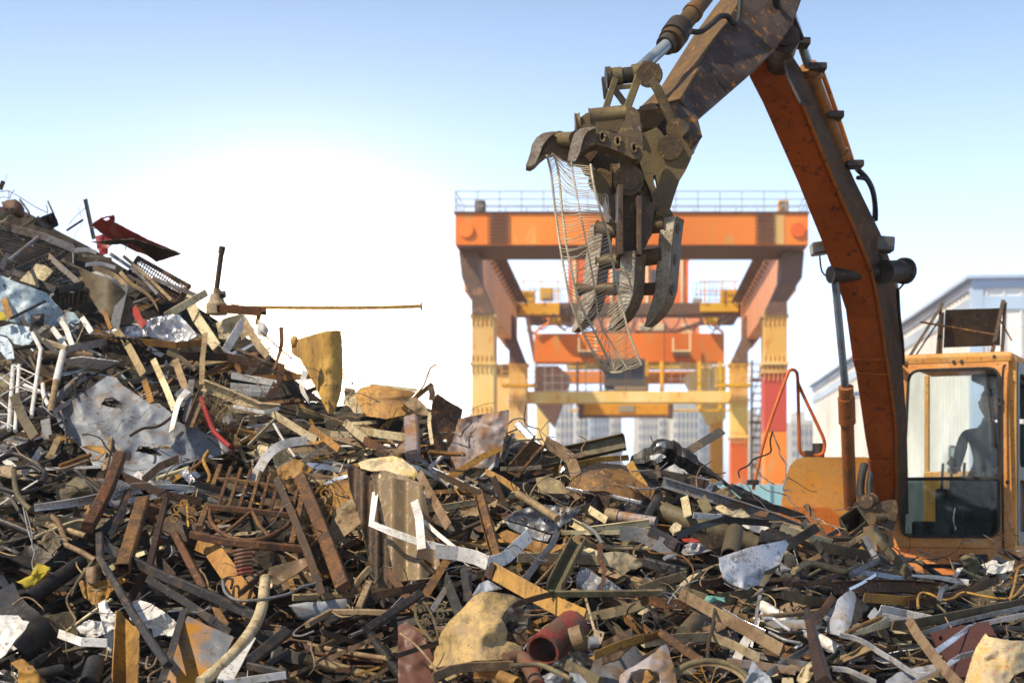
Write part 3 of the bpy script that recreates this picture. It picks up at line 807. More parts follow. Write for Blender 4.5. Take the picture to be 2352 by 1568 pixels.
# bucket cylinder on the stick
def ccyl(name, a, b, r, m, par=exc, collars=(), rod=None):
    def f(w):
        cyl(w, a, b, r, 20)
        for t, rr, ln in collars:
            p = a.lerp(b, t); d = (b - a).normalized(); cyl(w, p - d * ln / 2, p + d * ln / 2, rr, 20)
    return xp(name, f, m, par, .004)
a = P(1460, 168, 6.75); b = P(1540, 96, 7.0); c = P(1660, -60, 7.35)
cy = ccyl('bucket_cylinder', P(1543, 92, 7.0), c, .044, 'x_stick', collars=((.04, .064, .09), (.12, .053, .05), (.4, .051, .03)))
ccyl('piston_rod', a, P(1543, 92, 7.0), .030, 'x_rod', cy)
xp('gland', lambda w: (cyl(w, P(1528, 106, 6.97), P(1548, 82, 7.02), .050), cyl(w, P(1546, 84, 7.0), P(1562, 62, 7.05), .066)), 'x_dark', cy, .006)
xp('hose', lambda w: (tubeline(w, 'R4', [(760, 265), (850, 265), (950, 190), (1010, 140), (1070, 140), (1110, 190), (1150, 200), (1170, 150), (1180, 0), (1185, -100)], .014, 6.95, 7.2),), 'x_rubber', st)
xp('hose', lambda w: (tubeline(w, 'R4', [(1470, -60), (1490, 60), (1510, 160), (1550, 220), (1600, 290)], .022, 7.6, 7.9), tubeline(w, 'R4', [(1590, 0), (1600, 60), (1640, 180), (1700, 330)], .012, 8.0, 8.2)), 'x_rubber', st)
# stick cylinder along the boom
sc_c = P(1936, 366, 9.3)
sy = ccyl('stick_cylinder', P(1862, 166, 8.85), sc_c, .046, 'x_cyl', collars=((.0, .056, .10), (.04, .068, .04), (.95, .055, .05)))
ccyl('piston_rod', P(1786, -60, 8.4), P(1862, 166, 8.85), .030, 'x_rod', sy)
xp('pipe', lambda w: (tubeline(w, 'R4', [(1860, 590), (1990, 960), (2115, 1340)], .016, 8.9, 9.4, 2),), 'x_orange', sy)
xp('clamp', lambda w: [box(w, tuple(P(u, v, Y) - Vector((.055, .05, .022))), tuple(P(u, v, Y) + Vector((.055, .06, .022)))) for u, v, Y in ((1838, 99, 8.6), (1876, 156, 8.8), (1916, 266, 9.05), (1962, 378, 9.3))], 'x_dark', sy, .008)
xp('hose', lambda w: (tubeline(w, 'R4', [(2160, 1420), (2240, 1500), (2290, 1600), (2310, 1720), (2310, 1830)], .018, 9.4, 9.6), tubeline(w, 'R3', [(850, -20), (930, 0), (990, 130), (1010, 250), (1010, 350)], .014, 9.35, 9.6)), 'x_rubber', bo)
# boom lift cylinders
b1 = ccyl('boom_cylinder', P(1944, 916, 10.0), P(1953, 1165, 10.45), .047, 'x_cyl', collars=((.1, .060, .20), (.04, .052, .26)))
ccyl('piston_rod', P(1915, 612, 9.55), P(1944, 916, 10.0), .027, 'x_rod', b1)
b2 = ccyl('boom_cylinder', P(2066, 905, 11.5), P(2072, 1165, 11.8), .047, 'x_cyl', collars=((.1, .066, .24),))
ccyl('piston_rod', P(2054, 640, 10.2), P(2066, 905, 11.5), .027, 'x_rod', b2)
xp('cylinder_pin', lambda w: cyl(w, P(1907, 631, 9.55), P(2076, 621, 9.75), .052), 'x_dark', exc, .006)
xp('cylinder_pin', lambda w: (cyl(w, P(2030, 624, 9.6), P(2078, 622, 9.75), .075), cyl(w, P(2074, 622, 9.74), P(2080, 622, 9.76), .085)), 'x_dark', exc, .006)
def lamp(u0, v0, u1, v1, Y, rot):
    p0 = P(u0, v1, Y); p1 = P(u1, v0, Y)
    M = Matrix.Translation((p0 + p1) / 2) @ Matrix.Rotation(R(rot), 4, 'Y')
    hx, hz = (p1.x - p0.x) / 2, (p1.z - p0.z) / 2
    t = xp('work_light', lambda w: (box(w, (-hx, -.05, -hz), (hx, .07, hz), M), box(w, (-hx * .8, .07, -hz * .7), (hx * .8, .1, hz * .7), M)), 'x_lamp', bo, .012)
    xp('lens', lambda w: box(w, (-hx * .88, -.062, -hz * .82), (hx * .88, -.05, hz * .82), M), 'x_rod', t, .004)
    xp('guard', lambda w: [sweep(w, [M @ Vector((x, -.075, -hz)), M @ Vector((x, -.075, hz))], 'round', .008) for x in (-hx, 0, hx)] + [sweep(w, [M @ Vector((-hx, -.02, -hz * 1.5)), M @ Vector((hx, -.02, -hz * 1.5))], 'round', .012), sweep(w, [M @ Vector((-hx, -.02, -hz * 1.5)), M @ Vector((-hx, -.02, -hz))], 'round', .012), sweep(w, [M @ Vector((hx, -.02, -hz * 1.5)), M @ Vector((hx, -.02, -hz))], 'round', .012)], 'x_dark', t)
lamp(1864, 556, 1904, 584, 9.5, -8); lamp(2001, 544, 2052, 578, 9.75, 4)
xp('cable', lambda w: (tubeline(w, 'R3', [(520, 660), (535, 780), (570, 830), (610, 830)], .006, 9.5), tubeline(w, 'R3', [(1250, 760), (1285, 800), (1260, 890), (1200, 960)], .007, 9.75), tubeline(w, 'R3', [(1000, 620), (985, 690), (1020, 730), (1060, 680), (1010, 640)], .007, 9.7)), 'x_rubber', bo)
xp('hose', lambda w: (tubeline(w, 'R3', [(1200, 950), (1215, 1200), (1240, 1400), (1250, 1600)], .012, 9.9, 10.6),), 'x_rubber', bo)

# tank / engine cover on the far side of the boom
tk = MB()
o3 = cv('R2', [(178, 2040), (182, 1560), (195, 1420), (220, 1260), (265, 1120), (320, 1060), (400, 1040), (930, 1040), (960, 1060), (980, 1560), (985, 2040)])
loft(tk, [[P(u, v, 11.2) for u, v in o3], [P(u, v, 11.2) + Vector((.45, .9, 0)) for u, v in o3]])
tank = new_obj('engine_cover', tk, MATS['x_tank'], exc, bevel=.09)
tank.modifiers['edge'].segments = 4
xp('step_box', lambda w: prism(w, [P(u, v, 11.0) for u, v in cv('R2', [(170, 1480), (620, 1490), (700, 1560), (800, 1740), (180, 1740)])], .2), 'x_orange', exc, .03)
fl = xp('air_filter', lambda w: (cyl(w, P(1880, 1052, 11.35), P(1880, 1018, 11.35), .048), ), 'x_dark', tank, .006)
xp('cap', lambda w: (cyl(w, P(1880, 1018, 11.35), P(1880, 1009, 11.35), .04), cyl(w, P(1880, 1024, 11.35), P(1880, 1016, 11.35), .046)), 'c_deepyellow', fl, .004)
xp('handrail', lambda w: (tubeline(w, 'R2', [(-60, 1330), (-10, 1090), (60, 820), (150, 560), (240, 320), (265, 272), (295, 262), (325, 285), (335, 340), (340, 500), (348, 800), (352, 960), (380, 1015), (440, 1025)], .0135, 11.1, 11.3, 4),
                          tubeline(w, 'R2', [(338, 380), (400, 520), (500, 730), (560, 860), (575, 940), (555, 1010), (490, 1025), (430, 1025)], .0135, 11.25, 11.3, 4)), 'x_orange', exc)
xp('rail_clamp', lambda w: (box(w, tuple(P(1729, 1107, 11.1) - Vector((.045, .03, .02))), tuple(P(1729, 1107, 11.1) + Vector((.045, .03, .02)))), box(w, tuple(P(1856, 1043, 11.3) - Vector((.03, .03, .04))), tuple(P(1856, 1043, 11.3) + Vector((.03, .05, .03))))), 'x_dark', exc, .006)
# revolving platform, brackets, undercarriage behind the heap
def plat(w):
    q = [P(1830, 1230, 11.3), P(2420, 1300, 10.7)]
    ax = Vector((.89, -.45, 0)); ay = Vector((.45, .89, 0)); o0 = P(1850, 1300, 11.5); o0.z = 0
    M = Matrix.Translation(o0) @ Matrix(((ax.x, ay.x, 0, 0), (ax.y, ay.y, 0, 0), (0, 0, 1, 0), (0, 0, 0, 1)))
    box(w, (-.1, .25, .85), (2.45, 2.6, 1.22), M); box(w, (.4, .8, .6), (2.0, 2.4, .85), M)
    return M
xp('platform', plat, 'x_boomside', exc, .02)
def tracks(w):
    ax = Vector((.89, -.45, 0)); ay = Vector((.45, .89, 0)); o0 = P(1850, 1300, 11.5); o0.z = 0
    M = Matrix.Translation(o0) @ Matrix(((ax.x, ay.x, 0, 0), (ax.y, ay.y, 0, 0), (0, 0, 1, 0), (0, 0, 0, 1)))
    for x in (-.1, 2.1):
        pl = [(-.3, .3), (-.2, .08), (0, 0), (3, 0), (3.2, .08), (3.3, .3), (3.2, .55), (3, .62), (0, .62), (-.2, .55)]
        loft(w, [[M @ Vector((x, y, z)) for y, z in pl], [M @ Vector((x + .45, y, z)) for y, z in pl]])
xp('track', tracks, 'x_dark', exc, .02)
def brk(w):
    for u0, u1, Y in ((1965, 1998, 10.35), (2020, 2056, 10.5)):
        prism(w, [P(u, v, Y) for u, v in ((u0, 1156), (u1, 1150), (u1 + 4, 1168), (u1 - 6, 1215), (u0 + 6, 1215), (u0 - 3, 1170))], .1)
    cyl(w, P(1988, 1150, 10.32), P(2000, 1148, 10.5), .045); cyl(w, P(2000, 1190, 10.3), P(2030, 1186, 10.4), .035); cyl(w, P(2008, 1225, 10.25), P(2030, 1240, 10.4), .035)
xp('boom_bracket', brk, 'x_grapple', exc, .01)
def elb(w):
    tubeline(w, 'R2', [(930, 1110), (905, 1220), (895, 1340), (910, 1440)], .03, 10.7, 10.5)
    tubeline(w, 'R2', [(990, 1180), (975, 1300), (985, 1420)], .025, 10.6, 10.5)
xp('hose', elb, 'x_rubber', exc)

# ---- cab in its own frame: a across the front, d back into the cab, h up
CO = P(2052, 1255, 11.2); CX = Vector((.88, -.475, 0)) * 1.16; CY = Vector((.475, .88, 0))
def cl(a, d, h): return CO + CX * a + CY * d + Vector((0, 0, h))
def clbox(w, a0, a1, d0, d1, h0, h1):
    vs = [cl(a, d, h) for h in (h0, h1) for (a, d) in ((a0, d0), (a1, d0), (a1, d1), (a0, d1))]
    w.add(vs, [(0, 3, 2, 1), (4, 5, 6, 7), (0, 1, 5, 4), (1, 2, 6, 5), (2, 3, 7, 6), (3, 0, 4, 7)])
def rrect(x0, y0, x1, y1, r, tl=None, tr=None):
    """rounded quad bottom-left (x0,y0) .. top right; tl/tr give slanted top corners"""
    q = [(x0, y0), (x1, y0), tr or (x1, y1), tl or (x0, y1)]; out = []
    for i in range(4):
        p = Vector(q[i]); a = (Vector(q[i - 1]) - p).normalized(); b = (Vector(q[(i + 1) % 4]) - p).normalized()
        A = p + a * r; B = p + b * r
        for k in range(6):
            t = k / 5; out.append(tuple(A * (1 - t) ** 2 + p * 2 * t * (1 - t) + B * t * t))
    return out
front_out = rrect(0, 0, .775, 1.45, .05, (.065, 1.47), (.745, 1.455))
win = rrect(.052, .085, .685, 1.36, .085, (.105, 1.378), (.690, 1.368))
w = MB(); sheet(w, front_out, lambda a, h: cl(a, 0, h), .05, .09, holes=[win], smooth=False)
cab = new_obj('cab', w, MATS['x_cab'], exc, bevel=.006)
xp('window_seal', lambda w: sweep(w, [cl(a, -.008, h) for a, h in win + win[:1]], 'sq', .022, .03), 'x_rubber', cab)
xp('windscreen', lambda w: w.add([cl(a, .02, h) for a, h in rrect(.055, .545, .684, 1.36, .06, (.105, 1.375), (.688, 1.365))], [tuple(range(24))]), 'x_glass', cab)
xp('lower_windscreen', lambda w: w.add([cl(a, .02, h) for a, h in rrect(.052, .088, .684, .52, .06)], [tuple(range(24))]), 'x_glassdirty', cab)
xp('crossbar', lambda w: clbox(w, .07, .684, -.004, .03, .518, .545), 'x_rubber', cab, .004)
xp('lower_panel', lambda w: (clbox(w, -.02, .80, .0, .12, -.32, -.005),), 'x_cabpatch', cab, .012)
xp('panel_box', lambda w: clbox(w, .44, .62, -.03, 0, -.22, -.05), 'x_dark', cab, .01)
def roof(w):
    secs2 = []
    for h, e in ((1.415, .004), (1.462, .012), (1.482, .0), (1.492, -.05)):
        secs2.append([cl(.05 - e, -e, h + .018), cl(.76 + e, -e, h + .004), cl(.80 + e, 1.15 + e, h + .004), cl(.05 - e, 1.15 + e, h + .018)])
    loft(w, secs2)
xp('roof', roof, 'x_cab', cab, .02)
def pillars(w):
    clbox(w, .0, .06, .05, .12, 0, 1.44); clbox(w, .0, .035, 1.10, 1.15, 0, 1.44); clbox(w, .72, .79, 1.05, 1.15, 0, 1.44)
    clbox(w, .0, .05, .12, 1.05, 0, .10); clbox(w, .0, .79, 1.08, 1.15, 0, .62); clbox(w, .73, .79, .05, .10, 0, 1.45)
    clbox(w, 0, .79, .02, 1.15, -.3, .02)
xp('pillar', pillars, 'x_cab', cab, .01)
# door on the driver's side
do = rrect(.10, .02, 1.05, 1.42, .06); di = rrect(.17, .62, .98, 1.34, .08); dj = rrect(.17, .12, .98, .52, .05)
w = MB(); sheet(w, do, lambda d, h: cl(.795, d, h), .04, .12, holes=[di, dj], smooth=False)
dr = new_obj('door', w, MATS['x_door'], cab, bevel=.006)
xp('door_glass', lambda w: (w.add([cl(.775, d, h) for d, h in di], [tuple(range(24))]), w.add([cl(.775, d, h) for d, h in dj], [tuple(range(24))])), 'x_glassdirty', dr)
xp('door_seal', lambda w: sweep(w, [cl(.80, d, h) for d, h in di + di[:1]], 'sq', .02, .02), 'x_rubber', dr)
xp('hand_rail', lambda w: sweep(w, smooth_path([cl(.735, -.04, 1.38), cl(.722, -.055, 1.34), cl(.716, -.06, 1.0), cl(.722, -.06, .1), cl(.72, -.03, -.02)], 5), 'round', .018), 'x_rubber', cab)
xp('hinge', lambda w: [clbox(w, .675, .71, -.03, 0, h, h + .02) for h in (1.08, 1.13)], 'x_dark', cab)
xp('bolt', lambda w: [cyl(w, cl(a, -.012, h), cl(a, 0, h), .014, 10) for a, h in ((.03, 1.38), (.03, 1.0), (.035, .93), (.02, .6), (.01, .2), (.74, .5), (.4, 1.43), (.45, 1.43), (.66, 1.455))], 'x_dark', cab)
def wiper(w):
    sweep(w, [cl(.66, -.03, .78), cl(.64, -.035, 1.05), cl(.605, -.03, 1.34)], 'sq', .012); sweep(w, [cl(.63, -.028, 1.18), cl(.60, -.02, 1.36)], 'sq', .008)
    cyl(w, cl(.66, -.05, .78), cl(.66, -.005, .78), .018)
xp('wiper', wiper, 'x_rubber', cab)
# interior
xp('seat', lambda w: (clbox(w, .36, .66, .42, .86, .28, .44), clbox(w, .44, .66, .80, .90, .40, .92), clbox(w, .36, .6, .5, .85, 0, .28)), 'x_rubber', cab, .03)
mat('x_backing', (.050, .066, .058), (.035, .047, .042), None, 5, .7, 0, .1, vary=.02)
xp('dark_backing', lambda w: (clbox(w, .40, .72, 1.0, 1.05, .62, 1.0), clbox(w, .44, .72, 1.0, 1.05, 1.04, 1.41)), 'x_backing', cab, .01)  # dark sheets added behind the operator to darken that side of the window
xp('console', lambda w: (clbox(w, .60, .72, .12, .9, .05, .52), clbox(w, .22, .30, .30, .70, .05, .46), clbox(w, .55, .72, .2, .34, .3, .6), clbox(w, .1, .7, .1, .14, .02, .2)), 'x_door', cab, .02)
xp('lever', lambda w: [sweep(w, smooth_path([cl(a, d, .40), cl(a + .01, d - .03, .55), cl(a + .015, d - .03, .66)], 4), 'round', .022) for a, d in ((.33, .28), (.42, .24), (.26, .34))] + [cyl(w, cl(.33, .25, .64), cl(.36, .25, .70), .03)], 'x_dark', cab)
xp('sun_blind', lambda w: clbox(w, .46, .74, .3, 1.1, 1.30, 1.36), 'x_rubber', cab, .02)
xp('side_monitor', lambda w: clbox(w, .615, .70, .07, .10, .72, .96), 'x_rubber', cab, .02)
# roof guard
def rg(u, v, Y=11.25): return P(u, v, Y)
scr = xp('roof_guard', lambda w: prism(w, [rg(u, v) for u, v in ((2172, 712), (2299, 708), (2297, 793), (2168, 798))], .012), 'x_dark', exc)
def grid(w):
    for i in range(40):
        f = i / 39
        a = rg(2172, 712).lerp(rg(2168, 798), f); b = rg(2299, 708).lerp(rg(2297, 793), f)
        sweep(w, [a + Vector((0, -.006, 0)), b + Vector((0, -.006, 0))], 'sq', .004)
xp('slat', grid, 'darkrust', scr)
def struts(w):
    for p, q, ww in (((2167, 697), (2078, 838), .026), ((2162, 700), (2152, 836), .022), ((2166, 718), (2160, 834), .03), ((2306, 690), (2276, 830), .034), ((2310, 695), (2302, 828), .03), ((2160, 732), (2095, 830), .014)):
        sweep(w, [rg(*p, 11.2), rg(*q, 11.15)], 'L', ww, roll=20)
xp('strut', struts, 'darkrust', scr, .002)
xp('tie_rod', lambda w: (sweep(w, [rg(2113, 739, 11.12), rg(2288, 769, 11.12)], 'round', .016), sweep(w, [rg(2298, 736, 11.15), rg(2324, 782, 11.15)], 'round', .012)), 'rust', scr)

# ---- linkage and grapple
GY = 6.45
def gp(c, x, y, Y=GY):
    u, v = cv(c, [(x, y)])[0]; return P(u, v, Y)
link = xp('h_link', lambda w: ([sweep(w, [gp('R5', *p, 6.40), gp('R5', *q, 6.42)], 'sq', ww, .07) for p, q, ww in (((1215, 320), (1085, 720), .030), ((1490, 290), (1330, 730), .036))],
        sweep(w, [gp('R5', 1180, 425, 6.41), gp('R5', 1430, 400, 6.41)], 'sq', .022, .06), sweep(w, smooth_path([gp('R5', 1170, 480, 6.41), gp('R5', 1230, 430, 6.41), gp('R5', 1400, 415, 6.41), gp('R5', 1420, 480, 6.41)], 4), 'sq', .016, .05),
        cyl(w, gp('R5', 1170, 300, 6.42), gp('R5', 1290, 285, 6.42), .042), cyl(w, gp('R5', 1420, 270, 6.42), gp('R5', 1550, 250, 6.42), .046)), 'x_olive', exc, .008)
xp('pin', lambda w: (cyl(w, gp('R5', 1105, 305, 6.42), gp('R5', 1700, 235, 6.44), .036), cyl(w, gp('R5', 1105, 305, 6.42), gp('R5', 1165, 298, 6.42), .048), cyl(w, gp('R5', 1545, 255, 6.44), gp('R5', 1660, 240, 6.44), .055), cyl(w, gp('R5', 1660, 240, 6.44), gp('R5', 1735, 232, 6.44), .036), cyl(w, gp('R5', 1710, 235, 6.44), gp('R5', 1700, 150, 6.44), .006)), 'x_dark', link, .006)
def sidelink(w):
    sweep(w, smooth_path([gp('R5', 1610, 300, 6.36), gp('R5', 1700, 420, 6.36), gp('R5', 1830, 700, 6.38), gp('R5', 1930, 930, 6.40)], 4), 'sq', .042, .03)
    cyl(w, gp('R5', 1930, 900, 6.36), gp('R5', 1985, 890, 6.5), .04)
    cyl(w, gp('R5', 1610, 270, 6.34), gp('R5', 1630, 270, 6.5), .05)
xp('side_link', sidelink, 'x_grapple', exc, .006)
xp('side_link', lambda w: (sweep(w, [gp('R5', 1160, 380, 6.75), gp('R5', 1350, 640, 6.75), gp('R5', 1480, 800, 6.75)], 'sq', .032, .03), prism(w, [gp('R5', x, y, 6.55) for x, y in ((1065, 300), (1105, 310), (1130, 540), (1090, 525))], .03)), 'x_dark', exc, .004)
# head of the stick: cheek plates
xp('stick_head', lambda w: (prism(w, [gp('R5', x, y, 6.55) for x, y in ((1500, 640), (1640, 600), (1760, 620), (1940, 600), (2180, 760), (2240, 1000), (2110, 1160), (1950, 1110), (1800, 1080), (1700, 950), (1520, 900), (1490, 720))], .28),), 'x_stickside', exc, .015)
xp('head_plate', lambda w: (prism(w, [gp('R5', x, y, 6.50) for x, y in ((1490, 690), (1750, 660), (1800, 760), (1700, 900), (1540, 900), (1500, 800))], .05),), 'x_stick', exc, .008)
gr = thing('log_grapple', 'rusty mechanical grapple of two upper and three lower claws on the stick', 'grapple', gp('R6', 1350, 600))
exc_g = gr
def gpart(name, fn, m, bevel=.006, par=None):
    w = MB(); fn(w); return part_obj(name, w, MATS[m], par or gr, bevel)
# main body plate (ochre) with a slot
def plate2(w, c, poly, holes, Y, th, step=.03, jag=0.0):
    q = cv(c, poly); hs = [cv(c, h) for h in holes]
    sheet(w, q, lambda u, v: P(u, v, Y), th, step / Y * F, holes=hs, smooth=False, jag=jag)
body = [(1530, 960), (1600, 930), (1700, 885), (1750, 930), (1800, 1010), (1880, 1070), (1960, 1040), (2000, 1000), (2060, 1080), (2120, 1170), (2110, 1250), (2050, 1380), (1975, 1500), (1940, 1600), (1900, 1720), (1860, 1850), (1858, 1900), (1840, 1960), (1800, 1995), (1750, 2000), (1700, 1960), (1680, 1860), (1640, 1700), (1590, 1560), (1540, 1400), (1500, 1290), (1540, 1200)]
slot = [(1655, 1460), (1685, 1440), (1700, 1500), (1712, 1580), (1695, 1600), (1675, 1560)]
xb = gpart('body_plate', lambda w: plate2(w, 'R5', body, [slot], 6.36, .05), 'x_ochre', .006)
gpart('body_plate', lambda w: plate2(w, 'R5', [(x - 330, y + 40) for x, y in body if x > 1580], [], 6.66, .05), 'x_grapple', .006)
gpart('pin_boss', lambda w: (cyl(w, gp('R5', 1790, 1930, 6.30), gp('R5', 1790, 1930, 6.46), .033), cyl(w, gp('R5', 1860, 1120, 6.33), gp('R5', 1860, 1120, 6.7), .05)), 'x_grapple')
# upper claw: two curved tines with ears and cross tubes
tineU = [(660, 1262), (670, 1180), (700, 1060), (740, 965), (800, 905), (880, 888), (960, 890), (1040, 892), (1100, 915), (1180, 945), (1260, 970), (1340, 985), (1440, 1005), (1510, 1050), (1540, 1100), (1545, 1200), (1480, 1262), (1420, 1255), (1350, 1215), (1240, 1165), (1120, 1120), (1000, 1090), (930, 1105), (860, 1150), (800, 1200), (745, 1275), (700, 1285)]
hl = lambda x, y, r=32: [(x + r * .75 * math.cos(k * .785), y + r * 1.3 * math.sin(k * .785)) for k in range(8)]
upc = gpart('upper_claw', lambda w: plate2(w, 'R5', tineU, [hl(1065, 998), hl(1245, 1052), hl(1438, 1128)], 6.12, .10), 'x_grapple', .010)
gpart('hole_bush', lambda w: [cyl(w, gp('R5', x, y, 6.11), gp('R5', x, y, 6.13), .0) if False else sweep(w, [gp('R5', a, b, 6.11) for a, b in hl(x, y, 44) + hl(x, y, 44)[:1]], 'round', .012) for x, y in ((1065, 998), (1245, 1052), (1438, 1128))], 'x_grapple', 0, upc)
tineL = [(165, 1330), (185, 1280), (215, 1190), (235, 1090), (290, 1010), (360, 960), (450, 938), (540, 935), (640, 960), (720, 985), (900, 1000), (1000, 1060), (1000, 1190), (900, 1320), (760, 1280), (650, 1230), (560, 1185), (470, 1170), (400, 1190), (330, 1245), (270, 1310), (215, 1342)]
gpart('upper_claw', lambda w: plate2(w, 'R5', tineL, [], 6.34, .10), 'x_grapple', .010)
def claw_tip(w, c, p, Y, th):
    q = [gp(c, x, y, Y) for x, y in p]; prism(w, q, th)
gpart('claw_tip', lambda w: (claw_tip(w, 'R5', [(655, 1270), (668, 1180), (698, 1060), (735, 960), (800, 900), (900, 885), (1000, 885), (900, 925), (850, 990), (820, 1080), (800, 1170), (748, 1278), (700, 1290)], 6.085, .034),), 'x_tine', .008)
gpart('claw_tip', lambda w: (claw_tip(w, 'R5', [(160, 1335), (183, 1280), (213, 1190), (232, 1090), (288, 1005), (360, 955), (480, 932), (500, 950), (430, 1010), (360, 1100), (330, 1190), (270, 1310), (215, 1345)], 6.30, .038),), 'x_tine', .008)
gpart('cross_tube', lambda w: (cyl(w, gp('R5', 560, 1030, 6.36), gp('R5', 760, 1025, 6.2), .032), cyl(w, gp('R5', 910, 775, 6.33), gp('R5', 1340, 730, 6.33), .040), cyl(w, gp('R5', 745, 850, 6.35), gp('R5', 800, 845, 6.35), .046)), 'x_olive')
gpart('ear_plate', lambda w: plate2(w, 'R5', [(1235, 960), (1310, 840), (1350, 700), (1385, 655), (1420, 645), (1460, 670), (1500, 720), (1510, 800), (1480, 900), (1540, 960), (1530, 1080), (1400, 1010)], [], 6.2, .05), 'x_grapple')
gpart('ear_plate', lambda w: plate2(w, 'R5', [(740, 900), (740, 830), (790, 780), (880, 715), (950, 720), (900, 800), (850, 880), (800, 930)], [], 6.36, .05), 'x_olive')
gpart('back_web', lambda w: plate2(w, 'R5', [(800, 890), (860, 830), (1320, 775), (1300, 860), (1240, 950), (1100, 910), (960, 885)], [], 6.30, .06), 'x_ochre')
gpart('claw_root', lambda w: plate2(w, 'R5', [(820, 1190), (1000, 1110), (1250, 1180), (1440, 1262), (1540, 1220), (1560, 1500), (1560, 1800), (1500, 1990), (1230, 2010), (1150, 1960), (1130, 1840), (1100, 1700), (1030, 1620), (1000, 1530), (1010, 1440), (960, 1340), (880, 1315)], [hl(1465, 1790, 45)], 6.42, .22, .05), 'x_grapple', .012)
gpart('pin_boss', lambda w: (cyl(w, gp('R6', 1370, 330, 6.26), gp('R6', 1370, 330, 6.44), .062), cyl(w, gp('R6', 1375, 325, 6.24), gp('R6', 1375, 325, 6.28), .040), cyl(w, gp('R6', 1045, 340, 6.34), gp('R6', 1045, 340, 6.44), .05), cyl(w, gp('R6', 1160, 330, 6.36), gp('R6', 1260, 330, 6.36), .07)), 'x_grapple')
gpart('hook_plate', lambda w: plate2(w, 'R6', [(1060, 420), (1130, 520), (1140, 640), (1130, 700), (1170, 770), (1240, 815), (1260, 700), (1250, 420)], [], 6.34, .05), 'x_grapple')
gpart('hook_plate', lambda w: plate2(w, 'R6', [(1500, 430), (1650, 500), (1700, 680), (1690, 800), (1650, 960), (1600, 1030), (1520, 1020), (1480, 700)], [], 6.40, .08), 'x_grapple')
# stem and three lower tines (fronts worn bright, sides dark): box sections turned a little so one side shows
def tine(pts, wd, dp, rot, Y, side=1.0):
    q = cv('R7', pts); secs3 = []
    ax = Vector((math.cos(R(rot)), math.sin(R(rot)), 0)); ay = Vector((-math.sin(R(rot)), math.cos(R(rot)), 0))
    for (u, v, k), (_, _, kk) in zip(q, q):
        c = P(u, v, Y)
        W2, D2 = wd * k / 2, dp * (.35 + .65 * k)
        secs3.append([c - ax * W2, c + ax * W2, c + ax * W2 + ay * D2, c - ax * W2 + ay * D2])
    out = []
    for i in range(len(secs3) - 1):
        for j in range(3): out.append([a.lerp(b, j / 3) for a, b in zip(secs3[i], secs3[i + 1])])
    out.append(secs3[-1])
    return out
def add_tine(pts, wd, dp, rot, Y):
    w = MB(); s = tine(pts, wd, dp, rot, Y); loft(w, s)
    o = new_obj('lower_claw', w, [MATS['x_tine'], MATS['x_grapple']], gr, bevel=.007)
    for i, p in enumerate(o.data.polygons):
        if i < (len(s) - 1) * 4 and i % 4: p.material_index = 1
add_tine([(905, 262, .85), (893, 285, 1), (880, 400, 1), (868, 500, 1), (856, 600, 1), (848, 690, 1), (830, 760, .95), (800, 830, .8), (772, 885, .5), (752, 912, .3)], .074, .11, -28, 6.30)
add_tine([(1085, 430, 1), (1082, 500, 1), (1078, 600, 1), (1070, 690, 1), (1048, 760, .95), (1018, 830, .8), (990, 880, .5), (972, 902, .3)], .074, .12, -28, 6.16)
add_tine([(1345, 222, .8), (1325, 245, 1), (1312, 350, 1), (1304, 450, 1), (1296, 550, 1), (1288, 650, 1), (1268, 730, .95), (1238, 800, .8), (1210, 855, .5), (1192, 880, .3)], .070, .11, -28, 6.25)
gpart('stem', lambda w: (sweep(w, [gp('R6', 1262, 430, 6.2), gp('R6', 1262, 1240, 6.2)], 'sq', .024, .16, view=Vector((0, 1, 0))), sweep(w, [gp('R6', 1480, 560, 6.2), gp('R6', 1476, 1240, 6.2)], 'sq', .022, .16, view=Vector((0, 1, 0))), prism(w, [gp('R6', x, y, 6.22) for x, y in ((1280, 760), (1470, 760), (1470, 1240), (1290, 1240))], .1), prism(w, [gp('R6', x, y, 6.26) for x, y in ((1500, 700), (1690, 560), (1640, 960), (1580, 1100), (1500, 1230))], .1)), 'x_grapple', .006)
def tubes(w):
    for p, q, r in (((1000, 905), (1250, 930), .032), ((1500, 880), (1800, 850), .036), ((1010, 1290), (1290, 1280), .034), ((1440, 1260), (1770, 1220), .036)):
        cyl(w, gp('R6', *p, 6.32), gp('R6', *q, 6.28), r)
    for p, q, r in (((640, 330), (1060, 320), .028), ((1150, 330), (1420, 320), .028)):
        cyl(w, gp('R8', *p, 6.34), gp('R8', *q, 6.28), r)
gpart('cross_tube', tubes, 'x_grapple')
tx, ty = Vector((math.cos(R(28)), -math.sin(R(28)), 0)), Vector((math.sin(R(28)), math.cos(R(28)), 0))
for cx_, y in ((1321, 275), (1303, 465), (1289, 645)):
    c0 = gp('R7', cx_, y, 6.25) + tx * .031 + ty * .052
    gpart('hole_bush', lambda w: cyl(w, c0 - tx * .01, c0 + tx * .006, .032, 16, .028), 'x_grapple', .002)
    gpart('pin_hole', lambda w: cyl(w, c0 - tx * .01, c0 + tx * .008, .018, 14), 'x_dark', .001)

